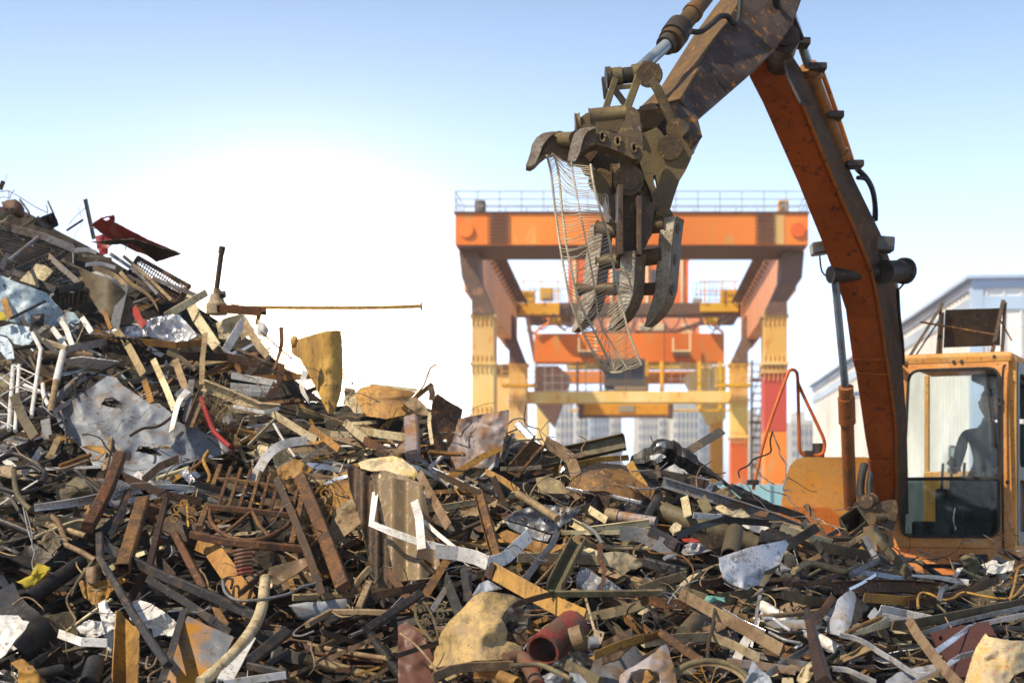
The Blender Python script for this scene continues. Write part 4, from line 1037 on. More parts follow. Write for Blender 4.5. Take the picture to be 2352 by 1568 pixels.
# ---- wire panel caught in the grapple
Ws = [[(1256, 357), (1266, 400), (1275, 480), (1289, 580), (1308, 680), (1335, 755), (1380, 840), (1392, 856)],
      [(1268, 352), (1281, 385), (1292, 490), (1304, 580), (1330, 690), (1365, 760), (1405, 842), (1412, 855)],
      [(1312, 372), (1322, 430), (1332, 486), (1348, 565), (1366, 660), (1378, 740), (1412, 800), (1442, 848)],
      [(1357, 378), (1365, 430), (1381, 490), (1398, 545), (1414, 640), (1428, 700), (1448, 775), (1474, 838)]]
def wp(i, t): return None
W3 = []
for i, ln in enumerate(Ws):
    pts = [P(u, v, 6.03 + .05 * math.sin(k * 1.1 + i)) for k, (u, v) in enumerate(ln)]
    W3.append(smooth_path(pts, 11))
def wires(w):
    for i, ln in enumerate(W3): sweep(w, ln, 'round', .0105 if i in (0, 3, 1) else .007)
    m = min(len(l) for l in W3)
    for j in range(2, m):
        if j in (17, 18, 44): continue
        q = [l[j] for l in W3]
        sag = rng.uniform(-.006, .006)
        q = [q[0], q[1] + Vector((0, 0, sag)), q[1].lerp(q[2], .5) + Vector((0, .01, sag * 1.5 - .004)), q[2], q[2].lerp(q[3], .5) + Vector((0, 0, rng.uniform(-.006, .006))), q[3]]
        sweep(w, [p + Vector((0, -.006, 0)) for p in q], 'round', .0036)
mat('wire', (.42, .37, .28), (.28, .22, .15), None, 20, .5, .5, .1, vary=.05)
w = MB(); wires(w)
new_obj('caught_wire_mesh', w, MATS['wire'], label='bent ladder-like wire mesh panel dangling from the grapple claws', cat='wire panel')

# ---- operator in the cab
mat('skin', (.30, .17, .11), (.26, .14, .09), None, 8, .55, 0, .05, vary=.02)
mat('shirt', (.018, .045, .045), (.015, .036, .036), None, 14, .85, 0, .2, vary=.02)
mat('trousers', (.03, .035, .05), (.025, .03, .04), None, 14, .85, 0, .2, vary=.02)
flatmat('hairblack', (.012, .010, .009), .5); flatmat('eyewhite', (.7, .68, .64), .3)
def skinbody(name, joints, edges, root, mats, parent=None, sub=2):
    me = bpy.data.meshes.new(name); me.from_pydata([j[0] for j in joints], edges, [])
    ob = bpy.data.objects.new(name, me); COL.objects.link(ob)
    ob.modifiers.new('skin', 'SKIN'); me.skin_vertices or None
    for i, j in enumerate(joints):
        me.skin_vertices[0].data[i].radius = (j[1], j[2] if len(j) > 2 else j[1])
        me.skin_vertices[0].data[i].use_root = (i == root)
    s = ob.modifiers.new('s', 'SUBSURF'); s.levels = sub; s.render_levels = sub
    dg = bpy.context.evaluated_depsgraph_get(); ev = ob.evaluated_get(dg)
    m2 = bpy.data.meshes.new_from_object(ev); vs = [v.co.copy() for v in m2.vertices]; fs = [tuple(p.vertices) for p in m2.polygons]
    bpy.data.objects.remove(ob); bpy.data.meshes.remove(me); bpy.data.meshes.remove(m2)
    return vs, fs
pa, pd = .52, .60          # seat position in the cab
HD = cl(pa + .03, pd - .09, 1.13)    # head centre
def J(a, d, h): return cl(pa + a, pd + d, h)
jt = []; ed = []
def jadd(p, r, prev=None, r2=None):
    jt.append((p, r, r2 or r)); i = len(jt) - 1
    if prev is not None: ed.append((prev, i))
    return i
pel = jadd(J(0, .0, .50), .10, None, .13); sp1 = jadd(J(0, -.01, .66), .09, pel, .11); ch = jadd(J(.0, -.02, .84), .09, sp1, .125); nk = jadd(J(.015, -.05, .97), .056, ch); nk2 = jadd(J(.025, -.08, 1.05), .050, nk)
for s in (-1, 1):
    sh = jadd(J(.145 * s, -.02, .90), .056, ch); el = jadd(J(.18 * s, -.12, .66), .044, sh); wr = jadd(J(.16 * s, -.34, .60), .030, el)
    pm = jadd(J(.15 * s, -.40, .605), .030, wr); 
    for k in range(4):
        f1 = jadd(J(.15 * s + (k - 1.5) * .019, -.44, .612 - .004 * abs(k - 1)), .0095, pm); f2 = jadd(J(.15 * s + (k - 1.5) * .019, -.465 - .004 * (k == 1), .595), .0085, f1); jadd(J(.15 * s + (k - 1.5) * .018, -.455, .575), .0075, f2)
    t1 = jadd(J(.15 * s - .035 * s, -.41, .60), .010, pm); jadd(J(.15 * s - .045 * s, -.44, .592), .009, t1)
    hp = jadd(J(.09 * s, -.05, .49), .085, pel); kn = jadd(J(.13 * s, -.42, .50), .062, hp); an = jadd(J(.12 * s, -.46, .10), .042, kn); jadd(J(.12 * s, -.58, .06), .036, an)
vs, fs = skinbody('person', jt, ed, pel, None)
bodyb = MB(); bodyb.add(vs, fs, True)
# head with brow, nose, mouth, chin, ears: one deformed sphere welded over the neck
def headpt(th, ph):
    x = math.sin(th) * math.cos(ph); y = math.sin(th) * math.sin(ph); z = math.cos(th)     # y<0 faces forward
    rx, ry, rz = .074, .094, .118
    q = Vector((x * rx, y * ry, z * rz))
    if z < 0: q.x *= 1 - .35 * z * z; q.y *= 1 - .12 * z * z
    if y < 0:
        f = math.exp(-(x / .20) ** 2)
        q.y -= .024 * f * math.exp(-((z + .14) / .17) ** 2)            # nose
        q.y -= .006 * math.exp(-(x / .5) ** 2) * math.exp(-((z - .16) / .08) ** 2)   # brow
        q.y += .010 * math.exp(-((abs(x) - .38) / .14) ** 2) * math.exp(-((z - .03) / .08) ** 2)  # eye sockets
        q.y -= .007 * math.exp(-(x / .3) ** 2) * (math.exp(-((z + .45) / .05) ** 2) + math.exp(-((z + .57) / .05) ** 2))   # lips
        q.y -= .010 * math.exp(-(x / .3) ** 2) * math.exp(-((z + .85) / .12) ** 2)   # chin
    return q
HM = Matrix.Translation(HD) @ Matrix(((CX.x / 1.16, CY.x, 0, 0), (CX.y / 1.16, CY.y, 0, 0), (0, 0, 1, 0), (0, 0, 0, 1))) @ Matrix.Rotation(R(18), 4, 'Z') @ Matrix.Rotation(R(8), 4, 'X')
nt, npn = 28, 36
secs4 = [[HM @ headpt(max(.02, min(3.12, math.pi * i / nt)), 2 * math.pi * j / npn) for j in range(npn)] for i in range(nt + 1)]
loft(bodyb, secs4, True, True)
for s in (-1, 1):
    e = [Vector((s * (.074 + .010 * math.sin(k * .9)), .012 + .018 * math.cos(k * .785), -.005 + .032 * math.sin(k * .785))) for k in range(8)]
    loft(bodyb, [[HM @ p for p in e], [HM @ (p * .96 + Vector((-s * .012, 0, 0))) for p in e]], True, True)
pers = new_obj('person', bodyb, [MATS['skin'], MATS['shirt'], MATS['trousers']], None, 'operator in a dark teal shirt seated behind the cab windscreen', 'person')
for p in pers.data.polygons:
    c = p.center + pers.location; h = c.z - CO.z
    fwd = (c - cl(pa, pd, 0)).dot(CY)
    if h > 1.0 or (fwd < -.36 and h > .55): p.material_index = 0
    elif h > .56: p.material_index = 1
    else: p.material_index = 2
hb2 = MB()
secs5 = [[HM @ (headpt(max(.02, math.pi * i / nt), 2 * math.pi * j / npn) * 1.06 + Vector((0, .004, .004))) for j in range(npn)] for i in range(0, 10)]
loft(hb2, secs5, True, True)
new_obj('hair', hb2, MATS['hairblack'], pers)
for s in (-1, 1):
    eb = MB(); c = HM @ Vector((s * .030, -.080, .006))
    cyl(eb, c + HM.to_3x3() @ Vector((0, .006, 0)), c, .009, 10, .007); new_obj('eye', eb, MATS['eyewhite'], pers)
# ------------------------------------------------------------------ pieces of scrap that stand out, each one a thing
LAND = []          # (u, v, phrase) of pieces used as landmarks by the labels of the lesser pieces
def land(q, lm):
    if lm: LAND.append((sum(p[0] for p in q) / len(q), sum(p[1] for p in q) / len(q), lm))
def bar(c, pts, w, kind, m, name, cat, label, lift=.12, lm=None, h=None, roll=12, curve=False, twist=0, taper=None, group=None, dl=0.0):
    q = cv(c, pts); s = CROPS[c][2]
    um, vm = sum(p[0] for p in q) / len(q), sum(p[1] for p in q) / len(q)
    k = pxm(um, vm)
    n = len(q)
    p3 = [S(p[0], p[1], lift + dl * i / max(1, n - 1) + (p[2] if len(p) > 2 else 0)) for i, p in enumerate(q)]
    if curve: p3 = smooth_path(p3, 6)
    sc_ = None
    if taper: sc_ = [taper[0] + (taper[1] - taper[0]) * i / (len(p3) - 1) for i in range(len(p3))]
    mb = MB(); W = w * s * k
    if kind in ('flat', 'L', 'C') and not curve and len(p3) == 2:
        r2 = random.Random(int(um * 7 + vm)); L = (p3[1] - p3[0]).length; kk = max(2, int(L / .12)); b = r2.uniform(-.02, .02) * L
        p3 = [p3[0].lerp(p3[1], i / kk) + Vector((0, -b * math.sin(math.pi * i / kk) + r2.uniform(-.003, .003), r2.uniform(-.002, .002))) for i in range(kk + 1)]
        if taper: sc_ = [taper[0] + (taper[1] - taper[0]) * i / (len(p3) - 1) for i in range(len(p3))]
    sweep(mb, p3, kind, W, h * s * k if h else None, roll=roll, scale=sc_, twist=twist)
    land(q, lm)
    return new_obj(name, mb, MATS[m], label=label, cat=cat, group=group, bevel=.0015 if kind in ('flat', 'L', 'C', 'I') else 0)
def wire(c, pts, d, m, name, cat, label, lift=.18, lm=None, curve=True):
    return bar(c, pts, d, 'round', m, name, cat, label, lift, lm, curve=curve)
def plate(c, poly, m, name, cat, label, lift=.12, lm=None, cr=.03, cs=3.0, holes=(), bulge=0.0, tilt=(0, 0), thick=.006, step=None, jag=None, smooth=True, mode='fbm', flatY=None, extra=None):
    q = cv(c, poly); hs = [cv(c, h) for h in holes]
    us_ = [p[0] for p in q]; vs_ = [p[1] for p in q]
    uc, vc = sum(us_) / len(us_), sum(vs_) / len(vs_); hw = (max(us_) - min(us_)) / 2; hh = (max(vs_) - min(vs_)) / 2
    Yc = flatY or heap(uc, vc); k = Yc / F
    seed = int(uc * 3 + vc * 5) % 991; off = Vector((seed * .37, seed * .11, 0))
    def mp(u, v):
        Y = (flatY if flatY else .55 * Yc + .45 * heap(u, v)) - lift
        Y += tilt[0] * (u - uc) / hw + tilt[1] * (v - vc) / hh
        Y -= bulge * (1 - ((u - uc) / hw) ** 2)
        p = Vector((u * k * cs, v * k * cs, 0)) + off
        if mode == 'fbm': Y += cr * (.8 * fbm(p, 4) + .9 * crease(p * 1.9 + Vector((5, 2, 0))) + .10 * noise.noise(p * 9))
        elif mode == 'crumple': Y += cr * (crease(p) * 2.2 + .3 * fbm(p * 3))
        elif mode == 'rib': Y += cr * (abs(((u - uc) / hw * cs * 2) % 2 - 1)) + .25 * cr * fbm(p)
        if extra: Y += extra((u - uc) / hw, (v - vc) / hh)
        return P(u, v, Y)
    st_ = step * CROPS[c][2] if step else max(4.0, math.sqrt(hw * hh * 4 / 650))
    mb = MB(); sheet(mb, q, mp, thick, st_, (st_ * .13 if jag is None else jag), hs, smooth, seed)
    land(q, lm)
    return new_obj(name, mb, MATS[m], label=label, cat=cat)
def lump(c, poly, m, name, cat, label, lift=.1, lm=None, depth=.5, cr=.05, cs=6, step=None):
    """a closed, bulky body: front swells towards the viewer, back closes it"""
    q = cv(c, poly); uc, vc = sum(p[0] for p in q) / len(q), sum(p[1] for p in q) / len(q)
    hw = (max(p[0] for p in q) - min(p[0] for p in q)) / 2; hh = (max(p[1] for p in q) - min(p[1] for p in q)) / 2
    Yc = heap(uc, vc) - lift; k = Yc / F; rr = min(hw, hh) * k * depth
    out = densify(q, min(hw, hh) * .25, min(hw, hh) * .03, random.Random(int(uc)))
    mb = MB(); rings = []
    for s_, d_ in ((.04, -1), (.3, -.94), (.55, -.8), (.75, -.6), (.9, -.34), (1, 0), (.9, .4), (.6, .8), (.05, 1)):
        ring = []
        for (u, v) in out:
            a, b = uc + (u - uc) * s_, vc + (v - vc) * s_
            p = P(a, b, Yc + d_ * rr)
            ring.append(p + Vector((0, cr * fbm(p * cs + Vector((seed0, 0, 0)), 4), cr * .5 * fbm(p * cs + Vector((9, seed0, 0)), 3))))
        rings.append(ring)
    loft(mb, rings, True, True); land(q, lm)
    return new_obj(name, mb, MATS[m], label=label, cat=cat)
seed0 = 4.2
def grid_panel(c, quad, nu, nv, m, name, label, lift=.15, lm=None, frame=8, wr=2.2, fkind='sq', tilt=0):
    """wire grid panel: quad corners TL, TR, BR, BL"""
    q = cv(c, quad); p3 = [S(u, v, lift) for u, v in q]; k = pxm(q[0][0], q[0][1]); land(q, lm)
    loc = sum(p3, Vector()) / 4
    t = thing(name, label, 'mesh panel', loc)
    fr = MB()
    for i in range(4): sweep(fr, [p3[i], p3[(i + 1) % 4]], fkind, frame * k)
    new_obj('frame', fr, MATS[m], t)
    g = MB()
    def at(a, b):
        p = p3[0].lerp(p3[1], a).lerp(p3[3].lerp(p3[2], a), b)
        return p + Vector((0, .03 * math.sin(a * 5 + b * 4) , .015 * math.sin(b * 7 + a * 3)))
    for i in range(1, nu): sweep(g, [at(i / nu, j / 6) for j in range(7)], ngon(wr * k / 2, 5), 1)
    for j in range(1, nv): sweep(g, [at(i / 8, j / nv) + Vector((0, -wr * k, 0)) for i in range(9)], ngon(wr * k / 2, 5), 1)
    new_obj('wire_grid', g, MATS[m], t)
    return t
def scrolls(mb, cen, ex, ey, r, turns=1.4, wd=.008):
    pts = []
    for i in range(22):
        a = i / 21 * turns * 2 * math.pi; rr = r * (1 - .8 * i / 21)
        pts.append(cen + ex * rr * math.cos(a) + ey * rr * math.sin(a))
    sweep(mb, pts, 'sq', wd)

# ---------- A: upper mound
plate('A', [(770, 545), (850, 485), (960, 465), (968, 490), (962, 525), (1100, 595), (1250, 675), (1400, 735), (1525, 790), (1430, 815), (1310, 855), (1240, 805), (1120, 760), (980, 690), (900, 650), (830, 600)], 'red', 'car_hood', 'car panel', 'dark red car panel jutting from the mound against the sky', .25, 'dark red car panel', .10, 2.0, holes=[[(860, 495), (910, 480), (925, 500), (890, 515)]], tilt=(.25, .25))
plate('A', [(765, 690), (900, 678), (1130, 665), (1300, 720), (1520, 792), (1310, 858), (1180, 740), (1100, 700), (930, 715)], 'darkrust', 'metal_sheet', 'sheet', 'dark brown folded flange under the dark red car panel', .40, None, .05, 3, tilt=(0, .15))
plate('A', [(800, 640), (860, 625), (960, 680), (905, 740), (905, 790), (845, 795), (815, 740)], 'red', 'metal_sheet', 'sheet', 'small bright red sheet tucked beneath the dark red car panel', .32, None, .03, 5)
bar('A', [(715, 325), (790, 665)], 30, 'C', 'darksteel', 'steel_post', 'post', 'upright dark steel post next to the dark red car panel', .3, 'upright dark steel post', roll=25)
bar('A', [(560, 590), (700, 500)], 18, 'L', 'darksteel', 'steel_bar', 'bar', 'short dark bar sloping up to the upright dark steel post', .25)
wire('A', [(575, 545), (640, 470), (715, 405)], 5, 'darksteel', 'wire', 'wire', 'thin wire slanting from the mound to the upright dark post', .28)
bar('A', [(400, 340), (450, 450)], 16, 'flat', 'darksteel', 'steel_bar', 'bar', 'short dark spike sticking up over the black bent sheet', .25)
wire('A', [(390, 375), (402, 440)], 7, 'darksteel', 'wire', 'wire', 'tiny dark wire standing by the short dark spike', .25)
lump('A', [(20, 350), (70, 325), (130, 315), (170, 345), (200, 400), (205, 470), (160, 485), (110, 460), (60, 420), (25, 395)], 'redrust', 'drum', 'drum', 'rusty red crushed drum near the mound summit', .3, 'rusty red crushed drum', .8, .05, 5)
wire('A', [(165, 330), (210, 390), (245, 450), (230, 480)], 16, 'darkrust', 'bent_rod', 'rod', 'dark bent rod curling round the rusty red crushed drum', .45)
bar('A', [(-20, 500), (105, 410)], 32, 'L', 'olive', 'steel_bar', 'bar', 'olive angle bar before the rusty red crushed drum', .5)
bar('A', [(0, 250), (28, 175)], 36, 'flat', 'olive', 'steel_bar', 'bar', 'olive flat bar topmost on the mound, poking into the sky', .3)
wire('A', [(0, 265), (70, 258), (180, 320), (300, 395), (400, 445)], 9, 'greysteel', 'pipe_railing', 'railing', 'thin pale pipe rail arching over the mound summit', .15, curve=False)
wire('A', [(72, 262), (76, 330)], 7, 'greysteel', 'pipe', 'pipe', 'thin upright strut beneath the pale pipe rail on the summit', .15)
plate('A', [(280, 540), (330, 490), (390, 460), (445, 445), (480, 500), (492, 550), (430, 585), (350, 570)], 'black', 'metal_sheet', 'sheet', 'black bent sheet on the ridge above the dark mesh fence', .3, 'black bent sheet', .08, 5, tilt=(.1, .1))
bar('A', [(180, 570), (330, 480)], 26, 'flat', 'cream', 'steel_strip', 'strip', 'pale strip leaning on the black bent sheet', .32, roll=30)
grid_panel('A', [(-60, 560), (620, 720), (300, 980), (-60, 940)], 26, 15, 'darksteel', 'mesh_panel', 'large dark mesh fence panel draped over the upper mound', .32, 'large dark mesh fence', 12, 3.4)
bar('A', [(110, 570), (380, 640), (635, 745)], 62, 'L', 'greysteel', 'perforated_rail', 'rail', 'perforated grey rail edging the large dark mesh fence', .42, 'perforated grey rail', roll=20)
bar('A', [(70, 850), (320, 650)], 34, 'round', 'greysteel', 'pipe', 'pipe', 'grey tube lying across the large dark mesh fence', .5)
bar('A', [(10, 920), (70, 790)], 40, 'flat', 'greysteel', 'steel_bar', 'bar', 'grey flat bar below the tube on the mesh fence', .5)
grid_panel('A', [(110, 940), (410, 810), (680, 1050), (480, 1100)], 10, 9, 'darksteel', 'mesh_panel', 'smaller dark mesh frame with a bent corner above the pale blue sheet', .46, 'smaller dark mesh frame', 16, 3.4)
plate('A', [(265, 925), (300, 870), (380, 885), (445, 930), (400, 985), (340, 1030)], 'cream', 'board', 'board', 'cream board fragment caught in the smaller dark mesh frame', .55, 'cream board fragment', .02, 4, thick=.02, smooth=False)
plate('A', [(165, 1010), (240, 930), (300, 1000), (320, 1060), (250, 1040)], 'cream', 'board', 'board', 'lesser cream board piece under the cream board fragment', .5, None, .02, 4, thick=.02, smooth=False)
bar('A', [(270, 930), (330, 1080)], 26, 'sq', 'black', 'steel_bar', 'bar', 'black strut crossing the cream board fragment', .6)
plate('A', [(-40, 965), (30, 975), (150, 1030), (240, 1060), (390, 1115), (450, 1190), (520, 1260), (560, 1340), (600, 1400), (450, 1400), (350, 1370), (200, 1380), (60, 1350), (-40, 1330)], 'paleblue', 'painted_sheet', 'sheet', 'large pale blue painted sheet on the upper mound', .42, 'large pale blue sheet', .10, 2.2, tilt=(.1, .1))
plate('A', [(540, 1260), (620, 1280), (670, 1340), (660, 1370), (570, 1370)], 'paleblue', 'painted_sheet', 'sheet', 'small pale blue flap beside the large pale blue sheet', .4, None, .03, 5)
plate('A', [(660, 925), (760, 940), (900, 990), (1020, 1070), (1110, 1180), (1160, 1290), (1110, 1380), (960, 1385), (840, 1280), (740, 1120)], 'olive', 'tank_shell', 'shell', 'big curved olive tank shell half buried below the long thin bars', .25, 'curved olive tank shell', .02, 2, bulge=.30)
plate('A', [(620, 985), (720, 985), (805, 1010), (770, 1100), (740, 1110), (650, 1080)], 'tan', 'metal_sheet', 'sheet', 'tan folded sheet against the olive tank shell', .34, None, .04, 5)
bar('A', [(1045, 1050), (960, 1420)], 74, 'flat', 'greysteel', 'steel_bar', 'bar', 'broad grey flat bar standing before the olive tank shell', .5, 'broad grey flat bar', roll=18)
bar('A', [(780, 900), (960, 970), (1060, 1060)], 40, 'flat', 'tan', 'steel_strip', 'strip', 'tan curved strip along the top of the olive tank shell', .45, curve=True)
bar('A', [(720, 880), (840, 872), (970, 905)], 30, 'flat', 'white', 'steel_strip', 'strip', 'short white strip above the olive tank shell', .45, curve=True)
bar('A', [(620, 760), (720, 755), (810, 775)], 36, 'flat', 'white', 'steel_strip', 'strip', 'short white strip at the end of the perforated grey rail', .45, curve=True)
bar('A', [(690, 800), (940, 832)], 26, 'flat', 'cream', 'steel_strip', 'strip', 'thin cream strip beneath the dark red car panel', .42)
grid_panel('A', [(1160, 820), (1590, 1060), (1480, 1210), (1080, 960)], 20, 8, 'darkrust', 'mesh_panel', 'brown mesh panel sloping down the ridge below the red car panel', .25, 'sloping brown mesh panel', 10, 3)
bar('A', [(1040, 810), (1240, 980), (1445, 1180)], 26, 'sq', 'tan', 'steel_bar', 'bar', 'long tan bar across the sloping brown mesh panel', .4)
bar('A', [(930, 790), (1150, 940), (1330, 1130)], 28, 'sq', 'greysteel', 'steel_bar', 'bar', 'long grey bar parallel to the tan one on the brown mesh', .4)
bar('A', [(1280, 990), (1680, 1150)], 36, 'flat', 'greysteel', 'steel_bar', 'bar', 'grey flat bar along the lower edge of the sloping brown mesh', .4)
bar('A', [(1010, 940), (1090, 1030), (1180, 1090), (1260, 1150), (1330, 1260)], 34, 'flat', 'tan', 'steel_strip', 'strip', 'wavy rusty-white strip twisting below the long grey bar', .5, curve=True, twist=60)
wire('A', [(1480, 960), (1530, 950), (1570, 980), (1575, 1010)], 6, 'greysteel', 'wire', 'wire', 'tiny loop of wire on the ridge above the mesh panel end', .3)
bar('A', [(1390, 1310), (1735, 1112)], 60, 'flat', 'cream', 'plank', 'plank', 'cream perforated plank leaning on the ridge by the lamp base', .35, 'leaning cream plank', h=14)
bar('A', [(1555, 1110), (1650, 1320), (1820, 1570)], 84, 'flat', 'cream', 'plank', 'plank', 'broad cream bent plank running down from the leaning cream plank', .3, 'broad cream bent plank', h=10)
plate('A', [(850, 1440), (1060, 1400), (1180, 1385), (1300, 1320), (1420, 1300), (1500, 1295), (1580, 1380), (1660, 1470), (1560, 1530), (1400, 1520), (1250, 1480), (1050, 1490)], 'silver', 'foil_sheet', 'foil', 'crumpled silvery foil sheet below the cream planks', .35, 'crumpled silvery foil', .10, 4, mode='crumple', smooth=False, thick=.003)
bar('A', [(1120, 1235), (1170, 1340), (1215, 1390)], 60, 'flat', 'red', 'steel_strip', 'strip', 'small red strip behind the crumpled silvery foil', .42)
bar('A', [(870, 1260), (930, 1420)], 34, 'flat', 'ochre', 'steel_bar', 'bar', 'ochre bar between the olive shell and the broad grey flat bar', .5)
lump('A', [(260, 1300), (360, 1285), (378, 1300), (370, 1390), (300, 1400), (255, 1385)], 'black', 'metal_box', 'box', 'small dark box sitting on the large pale blue sheet', .6, None, .8, .01, 3)
bar('A', [(0, 1080), (90, 1330)], 50, 'flat', 'ochre', 'steel_bar', 'bar', 'ochre strip lying over the large pale blue sheet', .55)
bar('A', [(90, 1330), (380, 1185)], 20, 'sq', 'darksteel', 'steel_bar', 'bar', 'thin dark rod over the lower corner of the pale blue sheet', .6)
plate('A', [(-20, 1270), (30, 1275), (58, 1330), (20, 1350), (-20, 1340)], 'yellowcloth', 'cloth', 'cloth', 'scrap of yellow cloth under the ochre strip', .55, None, .04, 6, mode='crumple')
# pump-like stand with a pole on the crest
pz = P(502, 690, 11.3)
t = thing('pipe_stand', 'cream domed base with an upright pipe on the ridge', 'stand', pz); LAND.append((502, 650, 'cream domed stand'))
w = MB(); cyl(w, P(497, 668, 11.3), P(510, 568, 11.3), .022, 12); cyl(w, P(508, 582, 11.3), P(511, 566, 11.3), .027, 12); new_obj('pipe', w, MATS['darkrust'], t)
w = MB()
for a, b, r0, r1 in ((722, 700, .085, .085), (700, 690, .085, .06), (690, 676, .06, .05), (676, 664, .03, .03)): cyl(w, P(498, a, 11.3), P(498, b, 11.3), r0, 18, r1)
new_obj('base', w, MATS['cream'], t, bevel=.006)
w = MB(); cyl(w, P(506, 676, 11.2), P(518, 676, 11.2), .03, 14); new_obj('knob', w, MATS['black'], t)
w = MB(); sweep(w, smooth_path([P(518, 706, 11.3), P(600, 706, 11.3), P(760, 707, 11.25), P(880, 706, 11.2), P(968, 703, 11.15)], 4), 'sq', .030); cyl(w, P(966, 703, 11.15), P(970, 703, 11.15), .032, 12)
new_obj('pole', w, MATS['goldrust'], label='long thin brown pole reaching out level over the sky gap', cat='pole')
bar('O', [(505, 708), (605, 716)], 18, 'I', 'rust', 'steel_beam', 'beam', 'short brown beam under the long level pole', -.2)
bar('O', [(597, 712), (590, 745)], 9, 'sq', 'ochre', 'steel_bar', 'bar', 'short rusty prop under the end of the brown beam', -.2)
plate('O', [(592, 735), (606, 740), (618, 757), (612, 775), (590, 770)], 'white', 'plastic_shell', 'shell', 'rounded pinkish-white shell under the brown beam', .1, None, .02, 4, bulge=.05)

# ---------- B: middle
plate('B', [(400, 790), (520, 730), (640, 650), (770, 560), (900, 468), (975, 482), (1030, 545), (1110, 595), (1180, 650), (1262, 705), (1340, 700), (1430, 770), (1480, 850), (1600, 890), (1700, 935), (1840, 1000), (1945, 1085), (1860, 1130), (1700, 1170), (1540, 1205), (1440, 1270), (1330, 1330), (1200, 1358), (1080, 1330), (1000, 1250), (880, 1228), (785, 1225), (740, 1130), (690, 1080), (620, 1010), (560, 950), (490, 870), (468, 800)], 'plate', 'steel_plate', 'plate', 'large dented blue-grey steel plate with torn holes across the heap', .24, 'large dented blue-grey plate', .17, 1.6,
      holes=[[(845, 710), (880, 660), (950, 645), (1030, 700), (1045, 745), (960, 735), (900, 725)], [(1135, 1100), (1175, 1055), (1260, 1060), (1310, 1085), (1370, 1140), (1300, 1135), (1200, 1115)]], thick=.01, step=26)
bar('B', [(400, 792), (650, 640), (905, 468)], 40, 'L', 'greysteel', 'steel_edge', 'edge rail', 'grey rolled rail along the top of the dented plate', .33, roll=25)
for p, q, w_, lab in (((110, 385), (75, 920), 36, 'outermost white chair leg of the broken frames'), ((160, 380), (128, 930), 32, 'second white chair leg next to the outermost one'), ((345, 235), (262, 810), 34, 'bent white chair leg by the green-white tube'), ((200, 545), (425, 640), 36, 'white rail crossing behind the bent white chair leg')):
    bar('B', [p, q], w_, 'round', 'white', 'chair_leg', 'chair leg', lab, .36, 'white chair frames' if w_ == 34 else None)
bar('B', [(275, 110), (345, 250)], 36, 'round', 'white', 'chair_leg', 'chair leg', 'short white tube above the bent white chair leg', .36)
for i, (p, q) in enumerate((((0, 500), (170, 380)), ((0, 640), (330, 430)), ((0, 690), (100, 770)), ((120, 380), (320, 470)), ((150, 470), (310, 560)), ((150, 560), (300, 610)), ((60, 760), (330, 600)), ((0, 850), (130, 900)), ((110, 640), (260, 790)), ((0, 480), (110, 560)))):
    bar('B', [p, q], 12, 'round', 'white', 'wire_strut', 'strut', ['top', 'upper crossing', 'low sloping', 'short top', 'middle', 'lower middle', 'long rising', 'lowest', 'downward slanting', 'outer short'][i] + ' thin white strut laced between the white chair legs', .38, group='thin white struts between the chair legs')
bar('B', [(440, 1410 - 1345), (560, 240)], 44, 'flat', 'white', 'slat', 'slat', 'first of the three white slats above the green-white tube', .36, h=16)
bar('B', [(505, -10), (560, 80), (612, 225)], 44, 'flat', 'white', 'slat', 'slat', 'middle one of the three white slats, slightly bent', .38, h=16)
bar('B', [(690, -20), (772, 105)], 46, 'flat', 'white', 'slat', 'slat', 'shortest of the three white slats, nearest the silvery foil', .36, h=16)
wire('B', [(700, 60), (640, 200)], 10, 'cream', 'rod', 'rod', 'thin cream rod leaning between the white slats', .42)
o = bar('B', [(530, 270), (470, 520)], 58, 'pipe', 'white', 'tube', 'tube', 'white upper length of the tube standing on the dented plate edge', .42, 'white and green tube')
bar('B', [(472, 510), (420, 780)], 52, 'pipe', 'tan', 'tube', 'tube', 'greenish tan lower length of the white tube', .42)
plate('B', [(530, 330), (700, 310), (1000, 350), (980, 390), (880, 420), (700, 400), (560, 370)], 'white', 'metal_sheet', 'sheet', 'long white sheet lying above the dented plate', .30, 'long white sheet', .03, 4, tilt=(0, .1))
plate('B', [(0, 60), (100, 30), (250, 60), (330, 90), (280, 160), (230, 220), (120, 200), (60, 130), (0, 120)], 'paleblue', 'metal_sheet', 'sheet', 'pale blue-white crumpled sheet near the white slats', .34, 'pale crumpled sheet', .08, 4, mode='crumple')
plate('B', [(0, 130), (60, 150), (110, 230), (120, 320), (60, 330), (0, 260)], 'paleblue', 'metal_sheet', 'sheet', 'bluish curled sheet below the pale crumpled sheet', .36, None, .06, 4)
bar('B', [(190, 0), (300, 110), (500, 290)], 44, 'L', 'darksteel', 'steel_bar', 'bar', 'long dark angle running down to the white tube', .36)
bar('B', [(110, 240), (480, 190)], 30, 'sq', 'darksteel', 'steel_bar', 'bar', 'dark level bar below the pale crumpled sheet', .34)
bar('B', [(360, 170), (560, 240)], 40, 'sq', 'cream', 'steel_bar', 'bar', 'cream bar ending by the white tube top', .36)
bar('B', [(560, 250), (900, 180)], 60, 'flat', 'greysteel', 'steel_bar', 'bar', 'grey-green flat bar beside the coil spring', .38)
bar('B', [(290, 290), (560, 285), (780, 300)], 60, 'round', 'tan', 'pipe', 'pipe', 'brown pipe above the long white sheet', .3)
